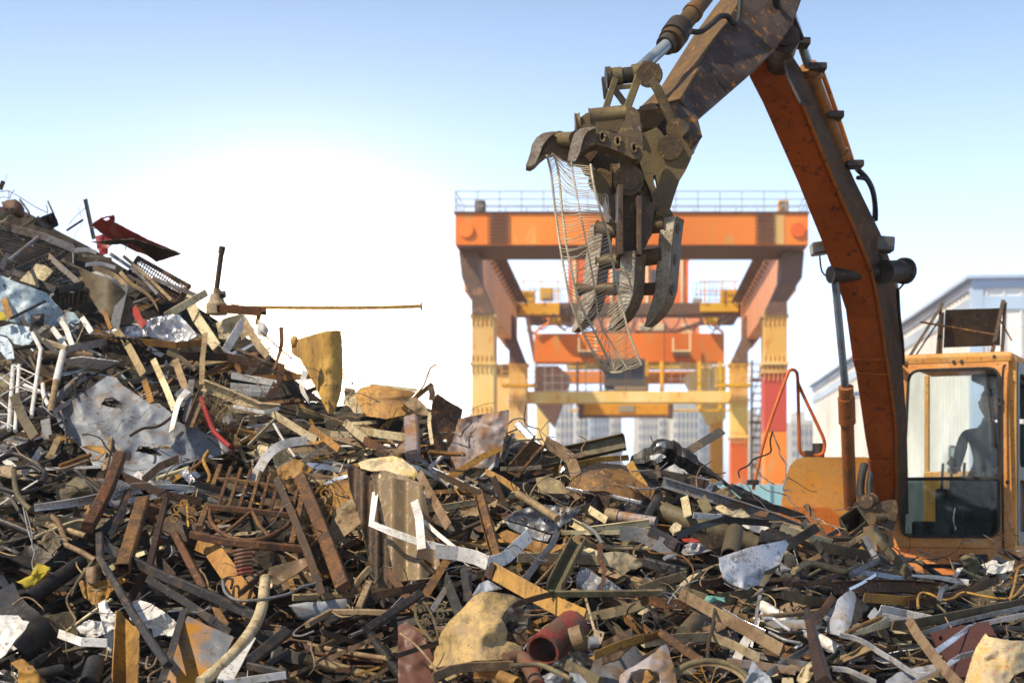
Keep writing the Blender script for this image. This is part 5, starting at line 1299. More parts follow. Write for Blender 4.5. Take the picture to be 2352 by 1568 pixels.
# spring
def spring(c, x, y, r, turns, pitch, m, label, lift):
    u, v = cv(c, [(x, y)])[0]; k = pxm(u, v) * CROPS[c][2]; b = S(u, v, lift); pts = []
    for i in range(int(turns * 18) + 1):
        a = i / 18 * 2 * math.pi
        pts.append(b + Vector((r * k * math.cos(a) + i / 18 * pitch * k, -.05 * math.sin(a) * 2, r * k * math.sin(a) * .85 - i / 18 * pitch * k * .1)))
    mb = MB(); sweep(mb, pts, 'round', 18 * k); LAND.append((u, v, 'coil spring'))
    return new_obj('coil_spring', mb, MATS[m], label=label, cat='spring')
spring('B', 960, 210, 66, 5, 45, 'darksteel', 'rusty coil spring lying above the long white sheet', .4)
bar('B', [(790, 100), (1000, 160), (1250, 190), (1480, 210), (1690, 190)], 56, 'flat', 'ochre', 'steel_strip', 'strip', 'ochre band under the crumpled silvery foil', .40, 'ochre band')
bar('B', [(990, 95), (1100, 240), (1220, 470)], 64, 'L', 'tan', 'steel_bar', 'bar', 'brown angle leaning over the top of the dented plate', .5, 'brown leaning angle', roll=20)
bar('B', [(1285, 330), (1390, 560), (1465, 750)], 52, 'flat', 'cream', 'steel_strip', 'strip', 'grey-cream flat bar leaning on the dented plate', .5, 'grey-cream flat bar')
bar('B', [(1210, 500), (1270, 690)], 50, 'flat', 'ochre', 'steel_strip', 'strip', 'short dull-gold strip resting on the dented plate', .46)
bar('B', [(1725, 110), (1700, 330), (1695, 540)], 42, 'flat', 'tan', 'steel_bar', 'bar', 'upright tan bar above the folded grey strip', .52, 'upright tan bar')
bar('B', [(1700, 600), (1590, 880)], 70, 'C', 'tan', 'steel_channel', 'channel', 'tan channel bar slanting onto the dented plate', .5, 'slanting tan channel')
bar('B', [(1610, 500), (1580, 720), (1560, 850)], 50, 'flat', 'greysteel', 'steel_strip', 'strip', 'grey strip beside the slanting tan channel', .48)
bar('B', [(1580, 590), (1500, 690), (1440, 930)], 52, 'flat', 'white', 'steel_strip', 'strip', 'folded pale grey strip bending down the dented plate', .55, curve=True, twist=40)
plate('B', [(1460, 620), (1520, 570), (1590, 590), (1560, 700), (1490, 760)], 'greysteel', 'metal_sheet', 'sheet', 'dark greenish scrap of sheet behind the folded grey strip', .45, None, .04, 6)
wire('B', [(1095, 970), (1200, 910), (1330, 890), (1440, 815)], 24, 'darkrust', 'strip', 'strip', 'dark thin strip curving over the dented plate', .5)
wire('B', [(640, 650), (625, 510), (740, 440)], 16, 'black', 'rod', 'rod', 'black bent rod at the upper edge of the dented plate', .4, curve=False)
wire('B', [(695, 600), (740, 490), (850, 430), (980, 370)], 20, 'black', 'rod', 'rod', 'second black bent rod reaching the long white sheet', .42, curve=False)
bar('B', [(1400, 270), (1520, 320), (1640, 420)], 40, 'flat', 'olive', 'steel_strip', 'strip', 'olive strip above the grey-cream flat bar', .4)
bar('B', [(1470, 330), (1560, 580)], 60, 'flat', 'tan', 'steel_bar', 'bar', 'tan flat bar behind the upright tan bar', .4)
for i, (p, q, w_) in enumerate((((1950, 460), (2330, 530), 54), ((1940, 550), (2300, 585), 60), ((1930, 600), (2280, 620), 50))):
    bar('B', [p, q], w_, 'L', 'white', 'perforated_angle', 'angle', ['upper', 'middle', 'lower'][i] + ' white perforated angle of the trio on the heap brow', .42 - .03 * i, 'white perforated angles' if i == 1 else None, roll=15)
bar('B', [(1700, 540), (1980, 650), (2180, 740), (2345, 750)], 90, 'C', 'cream', 'gutter', 'gutter', 'long cream gutter sloping down the brow', .45, 'long cream gutter', roll=15)
bar('B', [(1960, 725), (2220, 775), (2345, 740)], 28, 'flat', 'white', 'steel_strip', 'strip', 'torn white edge strip under the long cream gutter', .48)
bar('B', [(1500, 300), (1900, 310), (2180, 370)], 70, 'flat', 'darkrust', 'steel_bar', 'bar', 'dark brown flat bar level above the perforated angles', .38, 'dark brown level bar')
bar('B', [(1720, 460), (1900, 370)], 40, 'flat', 'rust', 'steel_bar', 'bar', 'rust bar rising to the dark brown level bar', .42)
bar('B', [(1870, 280), (2030, 20)], 70, 'L', 'white', 'steel_angle', 'angle', 'white angle pointing up beside the brow', .35, 'upright white angle', roll=20)
bar('B', [(2050, 20), (2180, 220), (2250, 300)], 66, 'flat', 'tan', 'steel_bar', 'bar', 'tan bar falling away from the upright white angle', .35)
wire('B', [(1690, 660), (1740, 800), (1790, 920), (1860, 1000), (1935, 1065)], 40, 'red', 'ribbon', 'ribbon', 'red and white twisted ribbon hanging down by the tangle', .52, 'red twisted ribbon')
# fibrous tangle: one bundle of fine wire
u, v = cv('B', [(1840, 760)])[0]; w = MB()
for i in range(60):
    a = rng.uniform(0, 6.28); b0 = S(u + rng.uniform(-16, 16), v + rng.uniform(-26, 20), .45)
    pts = [b0]
    for k in range(4): pts.append(pts[-1] + Vector((math.cos(a) * .045 + rng.uniform(-.03, .03), rng.uniform(-.02, .02), math.sin(a) * .05 + rng.uniform(-.04, .02))))
    sweep(w, smooth_path(pts, 3), ngon(.0016, 4), 1)
new_obj('wire_bundle', w, MATS['tan'], label='fuzzy ball of fine brown wire under the cream gutter', cat='wire bundle'); LAND.append((u, v, 'fuzzy wire ball'))
bar('B', [(500, 1225), (760, 1130)], 36, 'round', 'ochre', 'rebar', 'rebar', 'ochre ribbed bar tucked under the dented plate corner', .36, 'ochre ribbed bar')
bar('B', [(480, 1270), (740, 1180)], 30, 'round', 'tan', 'rebar', 'rebar', 'tan rod just below the ochre ribbed bar', .34)
bar('B', [(1320, 1330), (1580, 1245)], 36, 'round', 'cream', 'rebar', 'rebar', 'cream ribbed bar below the dented plate', .42)
bar('B', [(1200, 1350), (1340, 1230), (1500, 1160)], 70, 'flat', 'tan', 'steel_strip', 'strip', 'brown peeled strip along the lower lip of the dented plate', .4, roll=30)
bar('B', [(1010, 1140), (920, 1380), (830, 1570), (735, 1740)], 88, 'sq', 'rust', 'square_tube', 'square tube', 'long rust-brown square tube leaning in front of the dented plate', .62, 'long rust-brown square tube', roll=18)
for i, (pts, w_) in enumerate((([(-20, 1180), (120, 1125), (280, 1200), (375, 1285), (345, 1365)], 46), ([(470, 1340), (560, 1280), (640, 1268), (720, 1340), (860, 1460)], 40), ([(100, 1250), (260, 1230), (350, 1280)], 34), ([(-20, 1400), (150, 1450), (320, 1420)], 44))):
    bar('B', pts, w_, 'round', 'black', 'rubber_hose', 'hose', ['thick black hose curling below the white chair legs', 'black hose arched over the knitted wire pad', 'shorter black hose inside the curled one', 'black hose lowest by the curved tan pipe'][i], .42, 'thick black hose' if i == 0 else None, curve=True)
lump('B', [(450, 1480), (520, 1390), (640, 1310), (760, 1320), (880, 1360), (860, 1450), (800, 1510), (640, 1530), (500, 1530)], 'olive', 'wire_pad', 'wire pad', 'knitted olive wire pad below the black hoses', .3, 'knitted wire pad', .5, .03, 12)
bar('B', [(290, 1575), (560, 1540), (840, 1490), (1010, 1440), (1190, 1410)], 78, 'C', 'silver', 'bumper', 'bumper', 'long bright silver bumper bar under the dented plate', .5, 'long silver bumper', curve=True, taper=(.7, 1.1), roll=10)
bar('B', [(1190, 1405), (1500, 1400), (1810, 1440)], 46, 'flat', 'white', 'steel_strip', 'strip', 'white bent strip continuing from the silver bumper', .5, curve=True, roll=30)
bar('B', [(1040, 1310), (1230, 1390), (1410, 1470), (1700, 1520)], 66, 'L', 'darkrust', 'steel_bar', 'bar', 'dark bent angle crossing over the silver bumper', .6, 'dark bent angle')
bar('B', [(1640, 1370), (1900, 1450), (2190, 1500)], 60, 'flat', 'darksteel', 'steel_bar', 'bar', 'dark flat bar lying over the top of the ornate gate', .62, roll=25)
plate('B', [(1960, 1470), (2060, 1450), (2150, 1455), (2200, 1500), (2100, 1480)], 'silver', 'foil_scrap', 'foil', 'bright foil scrap on the gate top', .66, None, .03, 8, mode='crumple', smooth=False)
plate('B', [(1505, 1275), (1570, 1240), (1640, 1350), (1600, 1375)], 'silver', 'foil_scrap', 'foil', 'small white foil scrap below the dented plate lip', .5, None, .03, 8, mode='crumple', smooth=False)
wire('B', [(1750, 1100), (1710, 1180), (1760, 1300), (1745, 1370)], 30, 'ochre', 'bent_rod', 'rod', 'ochre bent rod just above the ornate gate', .5)
wire('B', [(1600, 1260), (1690, 1190), (1750, 1120)], 26, 'ochre', 'bent_rod', 'rod', 'ochre straight rod leading to the ochre bent rod', .48)
bar('B', [(115, 1262), (135, 1430), (200, 1540), (260, 1590)], 44, 'round', 'olive', 'pipe', 'pipe', 'curved olive pipe beside the black hoses', .5, 'curved olive pipe', curve=True)
bar('B', [(130, 650), (220, 860), (310, 1000)], 80, 'L', 'olive', 'steel_angle', 'angle', 'dark olive angle falling under the white chair legs', .4, 'dark olive angle')
bar('B', [(360, 540), (370, 640), (410, 720)], 36, 'round', 'white', 'pipe', 'pipe', 'short bent white pipe beside the greenish tube', .4, curve=True)
bar('B', [(380, 830), (400, 1000)], 76, 'flat', 'greysteel', 'steel_plate', 'plate', 'grey steel tongue left of nothing but the dented plate corner'.replace('left of nothing but', 'hanging at'), .38)
bar('B', [(410, 990), (480, 985), (440, 1100), (400, 1160)], 50, 'flat', 'tan', 'steel_strip', 'strip', 'tan torn hook strip below the steel tongue', .42, curve=True)
plate('B', [(90, 1130), (230, 1080), (420, 1100), (560, 1080), (450, 1160), (250, 1170)], 'black', 'metal_sheet', 'sheet', 'black sheet wedge above the thick black hose', .3, None, .05, 5)
plate('B', [(690, 1060), (760, 1050), (860, 1060), (890, 1100), (820, 1170), (770, 1180), (860, 1120), (780, 1090)], 'ochre', 'bent_ring', 'ring', 'ochre torn loop under the rim of the dented plate', .3, None, .02, 6)

# ---------- C: lower corner
bar('C', [(425, 150), (490, 225), (560, 410), (690, 470), (800, 540)], 46, 'pipe', 'tan', 'pipe', 'pipe', 'tan bent pipe with a kink over the dark hollow', .4, 'tan bent pipe')
bar('C', [(255, 195), (500, 265), (720, 335)], 54, 'round', 'tan', 'pipe', 'pipe', 'tan drilled pipe crossing behind the tan bent pipe', .32)
bar('C', [(290, 345), (560, 235), (680, 205), (770, 220)], 30, 'round', 'cream', 'pipe', 'pipe', 'thin cream curved pipe crossing the tan drilled pipe', .38, curve=True)
wire('C', [(195, 90), (240, 300), (290, 450), (270, 560), (290, 640)], 14, 'greysteel', 'wire', 'wire', 'grey wire dangling into the dark hollow', .4)
wire('C', [(215, 110), (265, 300), (270, 420), (295, 460)], 9, 'greysteel', 'wire', 'wire', 'finer grey wire twined round the dangling wire', .42)
bar('C', [(1200, 40), (1030, 610)], 104, 'tube', 'rust', 'square_tube', 'square tube', 'short open-ended rust square tube beside the long square tube', .62, 'open-ended square tube', roll=20, h=90)
bar('C', [(1390, 30), (1250, 600)], 48, 'sq', 'darkrust', 'steel_bar', 'bar', 'thin brown bar parallel to the open-ended square tube', .58)
bar('C', [(1080, -60), (1010, 140), (830, 320)], 62, 'flat', 'darksteel', 'steel_bar', 'bar', 'forked grey bar between the two square tubes', .52, roll=25)
bar('C', [(1050, 110), (920, 330)], 44, 'flat', 'darksteel', 'steel_bar', 'bar', 'second prong of the forked grey bar', .54)
bar('C', [(850, 400), (1300, 640), (1750, 830), (2150, 1010)], 74, 'sq', 'darksteel', 'square_tube', 'square tube', 'longest black square tube running down across the lower heap', .58, 'longest black square tube', roll=15, h=60)
bar('C', [(1250, 690), (1620, 920), (1950, 1150)], 62, 'L', 'darksteel', 'steel_angle', 'angle', 'dark angle beneath the longest black square tube', .5, 'dark lower angle', roll=15)
bar('C', [(835, 325), (842, 530), (985, 760), (1130, 1010), (1270, 1220), (1410, 1420)], 56, 'sq', 'darksteel', 'square_tube', 'square tube', 'kinked dark blue square tube descending past the white torn sheets', .68, 'kinked dark blue tube', roll=12)
bar('C', [(680, 560), (230, 870)], 130, 'pipe', 'black', 'pipe', 'pipe', 'fat dark pipe in the hollow beside the yellow rag', .35, 'fat dark pipe')
lump('C', [(125, 745), (180, 690), (260, 640), (300, 560), (340, 580), (430, 570), (440, 600), (390, 640), (330, 720), (270, 785), (200, 780)], 'yellowcloth', 'rag', 'rag', 'crumpled yellow rag draped on the fat dark pipe', .45, 'yellow rag', .4, .05, 9)
plate('C', [(88, 735), (110, 720), (160, 830), (230, 900), (330, 980), (400, 1035), (450, 1110), (492, 1180), (400, 1280), (280, 1375), (120, 1250), (-40, 1130), (-40, 800)], 'black', 'curved_sheet', 'sheet', 'black curved sheet metal trough under the fat dark pipe', .42, 'black curved trough', .02, 2, extra=lambda a, b: .22 * (a + b) ** 2 * .4)
plate('C', [(-60, 1000), (60, 995), (155, 1000), (190, 1040), (245, 1050), (200, 1130), (130, 1200), (90, 1260), (40, 1330), (-60, 1400)], 'white', 'torn_sheet', 'sheet', 'chipped white sheet on the black curved trough', .55, 'chipped white sheet', .04, 4)
plate('C', [(300, 250), (420, 290), (520, 400), (430, 490), (350, 400)], 'olive', 'metal_sheet', 'sheet', 'mesh-backed olive scrap below the thin cream pipe', .36, None, .03, 6)
bar('C', [(600, 835), (640, 730), (770, 560)], 34, 'round', 'olive', 'pipe', 'pipe', 'thin olive pipe ending at the rusted cone', .5, taper=(.4, 1))
plate('C', [(700, 600), (790, 585), (855, 610), (850, 680), (800, 740), (730, 720), (690, 660)], 'tan', 'metal_cone', 'cone', 'tan cone-shaped scrap beside the kinked dark tube', .46, 'tan cone', .02, 5, bulge=.08)
plate('C', [(650, 700), (800, 720), (950, 680), (1080, 690), (930, 800), (880, 890), (780, 910), (700, 840)], 'ochre', 'metal_sheet', 'sheet', 'orange-rust folded sheet under the tan cone', .4, 'orange-rust folded sheet', .06, 5)
plate('C', [(820, 900), (885, 862), (925, 950), (975, 1000), (960, 1150), (930, 1330), (880, 1180), (850, 1020)], 'white', 'torn_sheet', 'sheet', 'white crumpled sheet standing beside the rust folded plate', .52, 'white crumpled sheet', .07, 6, mode='crumple')
plate('C', [(640, 1100), (740, 1040), (850, 1050), (880, 1150), (780, 1190), (690, 1160)], 'white', 'torn_sheet', 'sheet', 'shredded white sheet bits by the white crumpled sheet', .5, None, .07, 9, mode='crumple', smooth=False)
plate('C', [(1085, 1020), (1115, 880), (1170, 870), (1262, 895), (1330, 940), (1400, 980), (1490, 1080), (1480, 1180), (1380, 1160), (1280, 1180), (1210, 1080)], 'white', 'torn_sheet', 'sheet', 'creased off-white sheet behind the kinked dark blue tube', .46, 'creased off-white sheet', .09, 5, mode='crumple', smooth=False)
bar('C', [(490, 1150), (680, 1220), (900, 1230)], 70, 'flat', 'white', 'steel_strip', 'strip', 'white strip lying under the shredded sheet', .5)
plate('C', [(980, 955), (1020, 965), (1060, 1030), (1110, 1080), (1172, 1110), (1165, 1300), (1150, 1570), (945, 1570), (950, 1400), (965, 1150)], 'ochre', 'folded_plate', 'plate', 'rust-gold folded plate upright at the bottom edge', .62, 'rust-gold folded plate', .10, .5, mode='rib')
plate('C', [(1575, 1000), (1760, 1090), (1965, 1180), (1900, 1310), (1800, 1425), (1640, 1565), (1355, 1565), (1440, 1330)], 'steelrust', 'steel_plate', 'plate', 'flat grey steel plate streaked orange at the bottom edge', .5, 'orange-streaked steel plate', .008, 3, thick=.015)
bar('C', [(1555, 965), (1460, 1280), (1365, 1580)], 66, 'L', 'darksteel', 'steel_flange', 'flange', 'dark raised flange edging the orange-streaked steel plate', .62, roll=35)
# corrugated hose
q = [S(u, v, .66) for u, v in cv('C', [(2225, 690), (2215, 800), (2200, 920), (2150, 1060), (2060, 1200), (1950, 1330), (1790, 1480), (1680, 1560)])]
q = smooth_path(q, 14); w = MB(); kk = pxm(590, 1440) * .2737
sweep(w, q, 'round', 84 * kk, scale=[(1 + .10 * (i % 2)) * (.9 if i > 90 else 1) for i in range(len(q))])
new_obj('corrugated_hose', w, MATS['cream'], label='cream corrugated hose snaking over the orange-streaked plate', cat='hose'); LAND.append((570, 1450, 'cream corrugated hose'))
bar('C', [(2080, 1225), (1880, 1590)], 118, 'L', 'white', 'steel_angle', 'angle', 'white angle piece beside the corrugated hose', .6, 'white angle piece', roll=20)
bar('C', [(2400, 1140), (2080, 1400)], 84, 'sq', 'darksteel', 'square_tube', 'square tube', 'dark square tube above the white angle piece', .6)
bar('C', [(2080, 1420), (2400, 1490)], 60, 'sq', 'darksteel', 'square_tube', 'square tube', 'dark cross tube of the broken frame by the white angle piece', .6)
bar('C', [(2240, 1410), (2420, 1300)], 46, 'sq', 'darksteel', 'square_tube', 'square tube', 'short dark brace inside the broken frame', .58)
bar('C', [(1880, 1570), (2400, 1500)], 60, 'flat', 'white', 'steel_strip', 'strip', 'white strip along the very bottom by the broken frame', .66)
plate('C', [(85, 1395), (180, 1360), (240, 1410), (275, 1420), (330, 1500), (410, 1580), (150, 1580), (150, 1450)], 'ochre', 'curled_plate', 'plate', 'curled orange plate in the bottom corner', .6, 'curled orange plate', .05, 4, bulge=.1)
bar('C', [(800, 1400), (740, 1580)], 150, 'pipe', 'black', 'pipe', 'pipe', 'thick dark pipe end at the bottom near the rust-gold plate', .5)
bar('C', [(300, 1500), (530, 1450)], 90, 'round', 'darksteel', 'pipe', 'pipe', 'dark round bar above the curled orange plate', .5)
bar('C', [(1190, 300), (1330, 540), (1450, 680)], 80, 'flat', 'darkrust', 'steel_bar', 'bar', 'brown flat bar ducking under the longest black square tube', .48)
bar('C', [(1470, 320), (1600, 570), (1720, 790)], 60, 'sq', 'rust', 'steel_bar', 'bar', 'rusty bar falling from the gate foot to the black tube', .52)
bar('C', [(1720, 740), (1830, 980), (1900, 1090)], 56, 'flat', 'rust', 'steel_bar', 'bar', 'rusty flat bar under the longest black square tube', .48)
wire('C', [(1880, 700), (1870, 750), (1900, 690), (1950, 700), (1940, 770)], 22, 'darkrust', 'bent_rod', 'rod', 'small curled hook rod beside the corrugated hose top', .6)
wire('C', [(1240, 1350), (1230, 1440), (1290, 1420), (1330, 1340), (1380, 1420), (1260, 1500), (1250, 1566)], 22, 'tan', 'scroll_iron', 'ironwork', 'small curly ironwork beside the rust-gold folded plate', .6)

# ---------- E: gate and brown centre
def gp2(x, y, l=.66):
    u, v = cv('E', [(x, y)])[0]; return S(u, v, l)
kE = pxm(640, 1180) * .2734
gate = thing('ornate_gate', 'rusty wrought-iron gate with bars and a half-round arch', 'gate', gp2(420, 600)); LAND.append((575, 1180, 'ornate gate'))
def gpt(name, segs, m='rust'):
    for pts, kind, w_, cvv in segs:
        w = MB(); p = [gp2(*a) for a in pts]
        sweep(w, smooth_path(p, 5) if cvv else p, kind, w_ * kE, roll=10); new_obj(name, w, MATS[m], gate)
gpt('rail', [([(130, 325), (400, 355), (660, 395)], 'sq', 36, 0), ([(55, 560), (400, 590), (775, 635)], 'sq', 46, 0), ([(-80, 790), (200, 850), (500, 880), (880, 915)], 'sq', 56, 0), ([(60, 545), (-10, 740)], 'sq', 44, 0)])
gpt('bar', [([(170 + 0, 215), (105, 385)], 'sq', 36, 0)] + [([(260 + i * 83, 225 + i * 14), (150 + i * 88, 555 + i * 9)], 'sq', 26, 0) for i in range(8)])
gpt('bar', [([(860, 480), (770, 880)], 'sq', 44, 0)])
gpt('arch', [([(80, 580), (95, 690), (200, 790), (340, 835), (480, 835), (600, 800), (720, 730), (785, 650)], 'round', 36, 1)])
gpt('spoke', [([(415, 610), (300, 710), (205, 780)], 'round', 30, 0), ([(440, 600), (500, 720), (580, 805)], 'round', 32, 0)])
w = MB(); kC = pxm(420, 1180) * .2737
for x, y, r in ((1490, 110, 40), (1600, 130, 38), (1470, 190, 45), (1600, 210, 42), (1540, 60, 30)):
    u, v = cv('C', [(x, y)])[0]; scrolls(w, S(u, v, .6), Vector((kC, 0, 0)), Vector((0, 0, kC)), r, 1.3, 14 * kC)
u, v = cv('C', [(1580, 260)])[0]; sweep(w, [S(u, v, .6), S(u - 4, v - 60, .6)], 'sq', 16 * kC)
part_obj('scroll', w, MATS['ochre'], gate)
# gold scroll panel
w = MB(); pan = thing('scroll_ironwork', 'curly gold-brown wrought-iron panel between the two leaning bars', 'ironwork', gp2(990, 640, .5)); LAND.append((725, 1190, 'curly scroll panel'))
for x, y, r in ((1050, 450, 50), (1010, 520, 40), (1060, 590, 50), (960, 650, 42), (940, 760, 46), (990, 830, 50), (880, 850, 34), (1090, 400, 36)):
    scrolls(w, gp2(x, y, .5), Vector((kE, 0, 0)), Vector((0, 0, kE)), r, 1.25, 17 * kE)
part_obj('scroll', w, MATS['ochre'], pan)
w = MB(); sweep(w, smooth_path([gp2(x, y, .5) for x, y in ((970, 440), (1040, 380), (1120, 420), (1120, 560), (1060, 680), (1000, 800), (930, 880))], 4), 'sq', 20 * kE); sweep(w, smooth_path([gp2(x, y, .5) for x, y in ((900, 560), (910, 660), (880, 780), (840, 860))], 4), 'sq', 18 * kE)
new_obj('frame', w, MATS['ochre'], pan)
bar('E', [(650, 330), (780, 610), (920, 960), (1040, 1315)], 62, 'L', 'darkrust', 'steel_angle', 'angle', 'slimmer of the two brown bars leaning over the gate', .72, 'slimmer leaning brown bar', roll=20)
bar('E', [(840, 310), (960, 590), (1090, 920), (1205, 1240)], 104, 'sq', 'rust', 'square_tube', 'square tube', 'broader of the two rusty bars leaning over the gate', .72, 'broader leaning rusty bar', roll=15, h=60)
w = MB(); cyl_pts = [gp2(775 + 50 * math.cos(a / 16 * 6.283), 370 + 34 * math.sin(a / 16 * 6.283), .7) for a in range(17)]
sweep(w, cyl_pts, 'flat', 40 * kE, 8 * kE); new_obj('ring_collar', w, MATS['rust'], label='rusty ring joining the tops of the two leaning bars', cat='ring')
w = MB(); sweep(w, [gp2(1005 + 55 * math.cos(a / 16 * 6.283), 950 + 60 * math.sin(a / 16 * 6.283), .62) for a in range(17)], 'flat', 50 * kE, 8 * kE)
new_obj('ring_collar', w, MATS['darkrust'], label='brown pipe ring between the feet of the leaning bars', cat='ring')
plate('E', [(560, 310), (640, 230), (790, 150), (870, 190), (955, 240), (860, 312), (780, 330), (640, 330)], 'goldrust', 'metal_sheet', 'sheet', 'gold-rust folded sheet above the leaning bars', .5, 'gold-rust folded sheet', .06, 4)
bar('E', [(900, 0), (760, 20), (650, 60), (560, 140), (490, 250), (430, 345)], 74, 'flat', 'white', 'perforated_strip', 'strip', 'white perforated strip curving down to the gate', .6, 'white perforated strip', curve=True, roll=15)
bar('E', [(860, 190), (940, 120), (1030, 95)], 54, 'flat', 'cream', 'steel_strip', 'strip', 'cream short strip beside the gold-rust folded sheet', .5)
plate('E', [(1235, 220), (1300, 210), (1420, 300), (1480, 420), (1540, 700), (1590, 980), (1610, 1250), (1480, 1285), (1440, 1150), (1400, 900), (1330, 600), (1260, 400)], 'darkrust', 'ribbed_panel', 'panel', 'dark ribbed edge panel of the crumpled bronze door', .52, 'dark ribbed panel', .08, 1.5, mode='rib')
plate('E', [(1440, 290), (1520, 280), (1640, 320), (1870, 370), (1900, 520), (1960, 760), (2020, 1050), (1960, 1110), (1870, 1170), (1760, 1175), (1650, 1190), (1600, 1000), (1560, 800), (1490, 520)], 'bronze', 'door_panel', 'panel', 'crumpled bronze door panel with vertical folds', .60, 'crumpled bronze door panel', .08, 1.25, mode='rib')
plate('E', [(1330, 190), (1400, 160), (1500, 145), (1620, 130), (1700, 155), (1790, 220), (1835, 275), (1800, 330), (1680, 290), (1560, 255), (1440, 260), (1350, 235)], 'spotted', 'printed_sheet', 'sheet', 'bright printed plastic sheet in red white and yellow', .66, 'bright printed sheet', .05, 5, bulge=.06)
bar('E', [(1510, 280), (1700, 330), (1870, 400)], 60, 'flat', 'cream', 'steel_strip', 'strip', 'cream strip lying below the bright printed sheet', .68)
bar('E', [(1475, 430), (1440, 700), (1620, 775), (1870, 865), (2150, 930), (2290, 960)], 58, 'flat', 'white', 'steel_strip', 'strip', 'long kinked white strip across the bronze door panel', .8, 'long kinked white strip', roll=20)
bar('E', [(1800, 510), (1840, 650), (1862, 915)], 66, 'flat', 'white', 'steel_strip', 'strip', 'upright white strip crossing the kinked one on the bronze panel', .84, roll=12)
bar('E', [(1865, 915), (1845, 1000)], 60, 'flat', 'darkrust', 'steel_strip', 'strip', 'brown tab at the foot of the upright white strip', .84)
bar('E', [(1860, 290), (1980, 510), (2110, 740)], 74, 'L', 'tan', 'steel_angle', 'angle', 'tan angle leaning beside the bronze door panel', .66, 'tan leaning angle', roll=25)
bar('E', [(1880, 680), (2000, 790), (2200, 950)], 34, 'flat', 'white', 'steel_strip', 'strip', 'thin white strip running down to the white bow strip', .74)
lump('E', [(270, 1040), (320, 930), (400, 905), (480, 925), (420, 980), (415, 1060), (400, 1120), (310, 1140), (290, 1090)], 'redrust', 'cable_coil', 'coil', 'red and black striped cable coil under the gate', .56, 'striped cable coil', .5, .02, 6)
w = MB()
for i in range(7):
    u, v = cv('E', [(355, 935 + i * 32)])[0]; c0 = S(u, v, .74)
    sweep(w, smooth_path([c0 + Vector((-.045 + .004 * i, .02, 0)), c0 + Vector((0, -.03, .008)), c0 + Vector((.042, .015, .012))], 5), 'round', .017)
new_obj('cable', w, MATS['redrust'], label='red windings wrapped round the striped cable coil', cat='cable')
bar('E', [(-20, 850), (90, 900), (220, 1080), (330, 1240), (400, 1360)], 150, 'flat', 'goldrust', 'steel_bar', 'bar', 'gold-rust flat bar descending beside the striped coil', .5, 'gold-rust flat bar', roll=10)
plate('E', [(340, 1170), (600, 1060), (880, 985), (910, 1050), (800, 1130), (640, 1220), (560, 1260), (440, 1220)], 'bronze', 'metal_sheet', 'sheet', 'smooth brown sheet below the gate foot', .46, 'smooth brown sheet', .05, 3)
plate('E', [(1100, 680), (1150, 560), (1280, 480), (1330, 600), (1350, 700), (1220, 800), (1120, 890), (1080, 800)], 'tan', 'metal_sheet', 'sheet', 'brown plate between the leaning bars and the ribbed panel', .42, 'brown middle plate', .05, 4)
wire('E', [(190, 1180), (215, 1280), (330, 1345), (550, 1330), (740, 1290), (860, 1230), (985, 1200)], 24, 'greysteel', 'flat_wire', 'wire', 'grey springy band bowed below the smooth brown sheet', .74, 'bowed grey band')
bar('E', [(1850, 1290), (1640, 1430), (1400, 1590)], 64, 'sq', 'darksteel', 'square_tube', 'square tube', 'dark square tube below the bronze door panel', .68, 'dark tube below the bronze panel')
bar('E', [(2110, 960), (1990, 1150), (1880, 1330)], 66, 'L', 'rust', 'steel_angle', 'angle', 'rusty angle under the bow of the white strip', .6, 'rusty angle under the white bow')
bar('E', [(2040, 1120), (2120, 1310), (2180, 1460)], 80, 'flat', 'darksteel', 'steel_bar', 'bar', 'dark flat bar near the tan boulder-like plate', .58)
bar('E', [(2250, 1070), (2250, 1350)], 70, 'flat', 'darksteel', 'steel_bar', 'bar', 'upright dark flat bar above the tan boulder-like plate', .6)
bar('E', [(2070, 1240), (1940, 1440)], 46, 'flat', 'greysteel', 'steel_bar', 'bar', 'grey bar crossing beneath the rusty angle', .56)
lump('E', [(740, 1380), (900, 1350), (1230, 1340), (1270, 1400), (1200, 1480), (1000, 1510), (830, 1500)], 'plate', 'metal_tray', 'tray', 'dented blue-grey tray below the leaning bars', .46, 'dented blue-grey tray', .3, .02, 4)
bar('E', [(780, 1320), (1000, 1310), (1260, 1300), (1330, 1180), (1420, 1080)], 50, 'sq', 'tan', 'steel_bar', 'bar', 'tan bent frame bar above the blue-grey tray', .54)
bar('E', [(1280, 1180), (1180, 1290), (1060, 1240)], 36, 'round', 'olive', 'pipe', 'pipe', 'small olive bent pipe inside the tan frame bar', .5)
bar('E', [(900, 1550), (1100, 1440), (1400, 1440), (1600, 1450)], 44, 'sq', 'tan', 'steel_bar', 'bar', 'tan crooked bar below the blue-grey tray', .6)
bar('E', [(1420, 1200), (1330, 1420)], 50, 'sq', 'tan', 'steel_bar', 'bar', 'short tan bar below the foot of the ribbed panel', .62)
bar('E', [(1440, 1310), (1700, 1260), (1900, 1210)], 66, 'flat', 'darkrust', 'steel_bar', 'bar', 'dark beam at the foot of the bronze door panel', .58)
bar('E', [(340, 1285), (550, 1100)], 40, 'sq', 'darkrust', 'steel_bar', 'bar', 'short dark rod beside the corrugated hose mouth', .62)
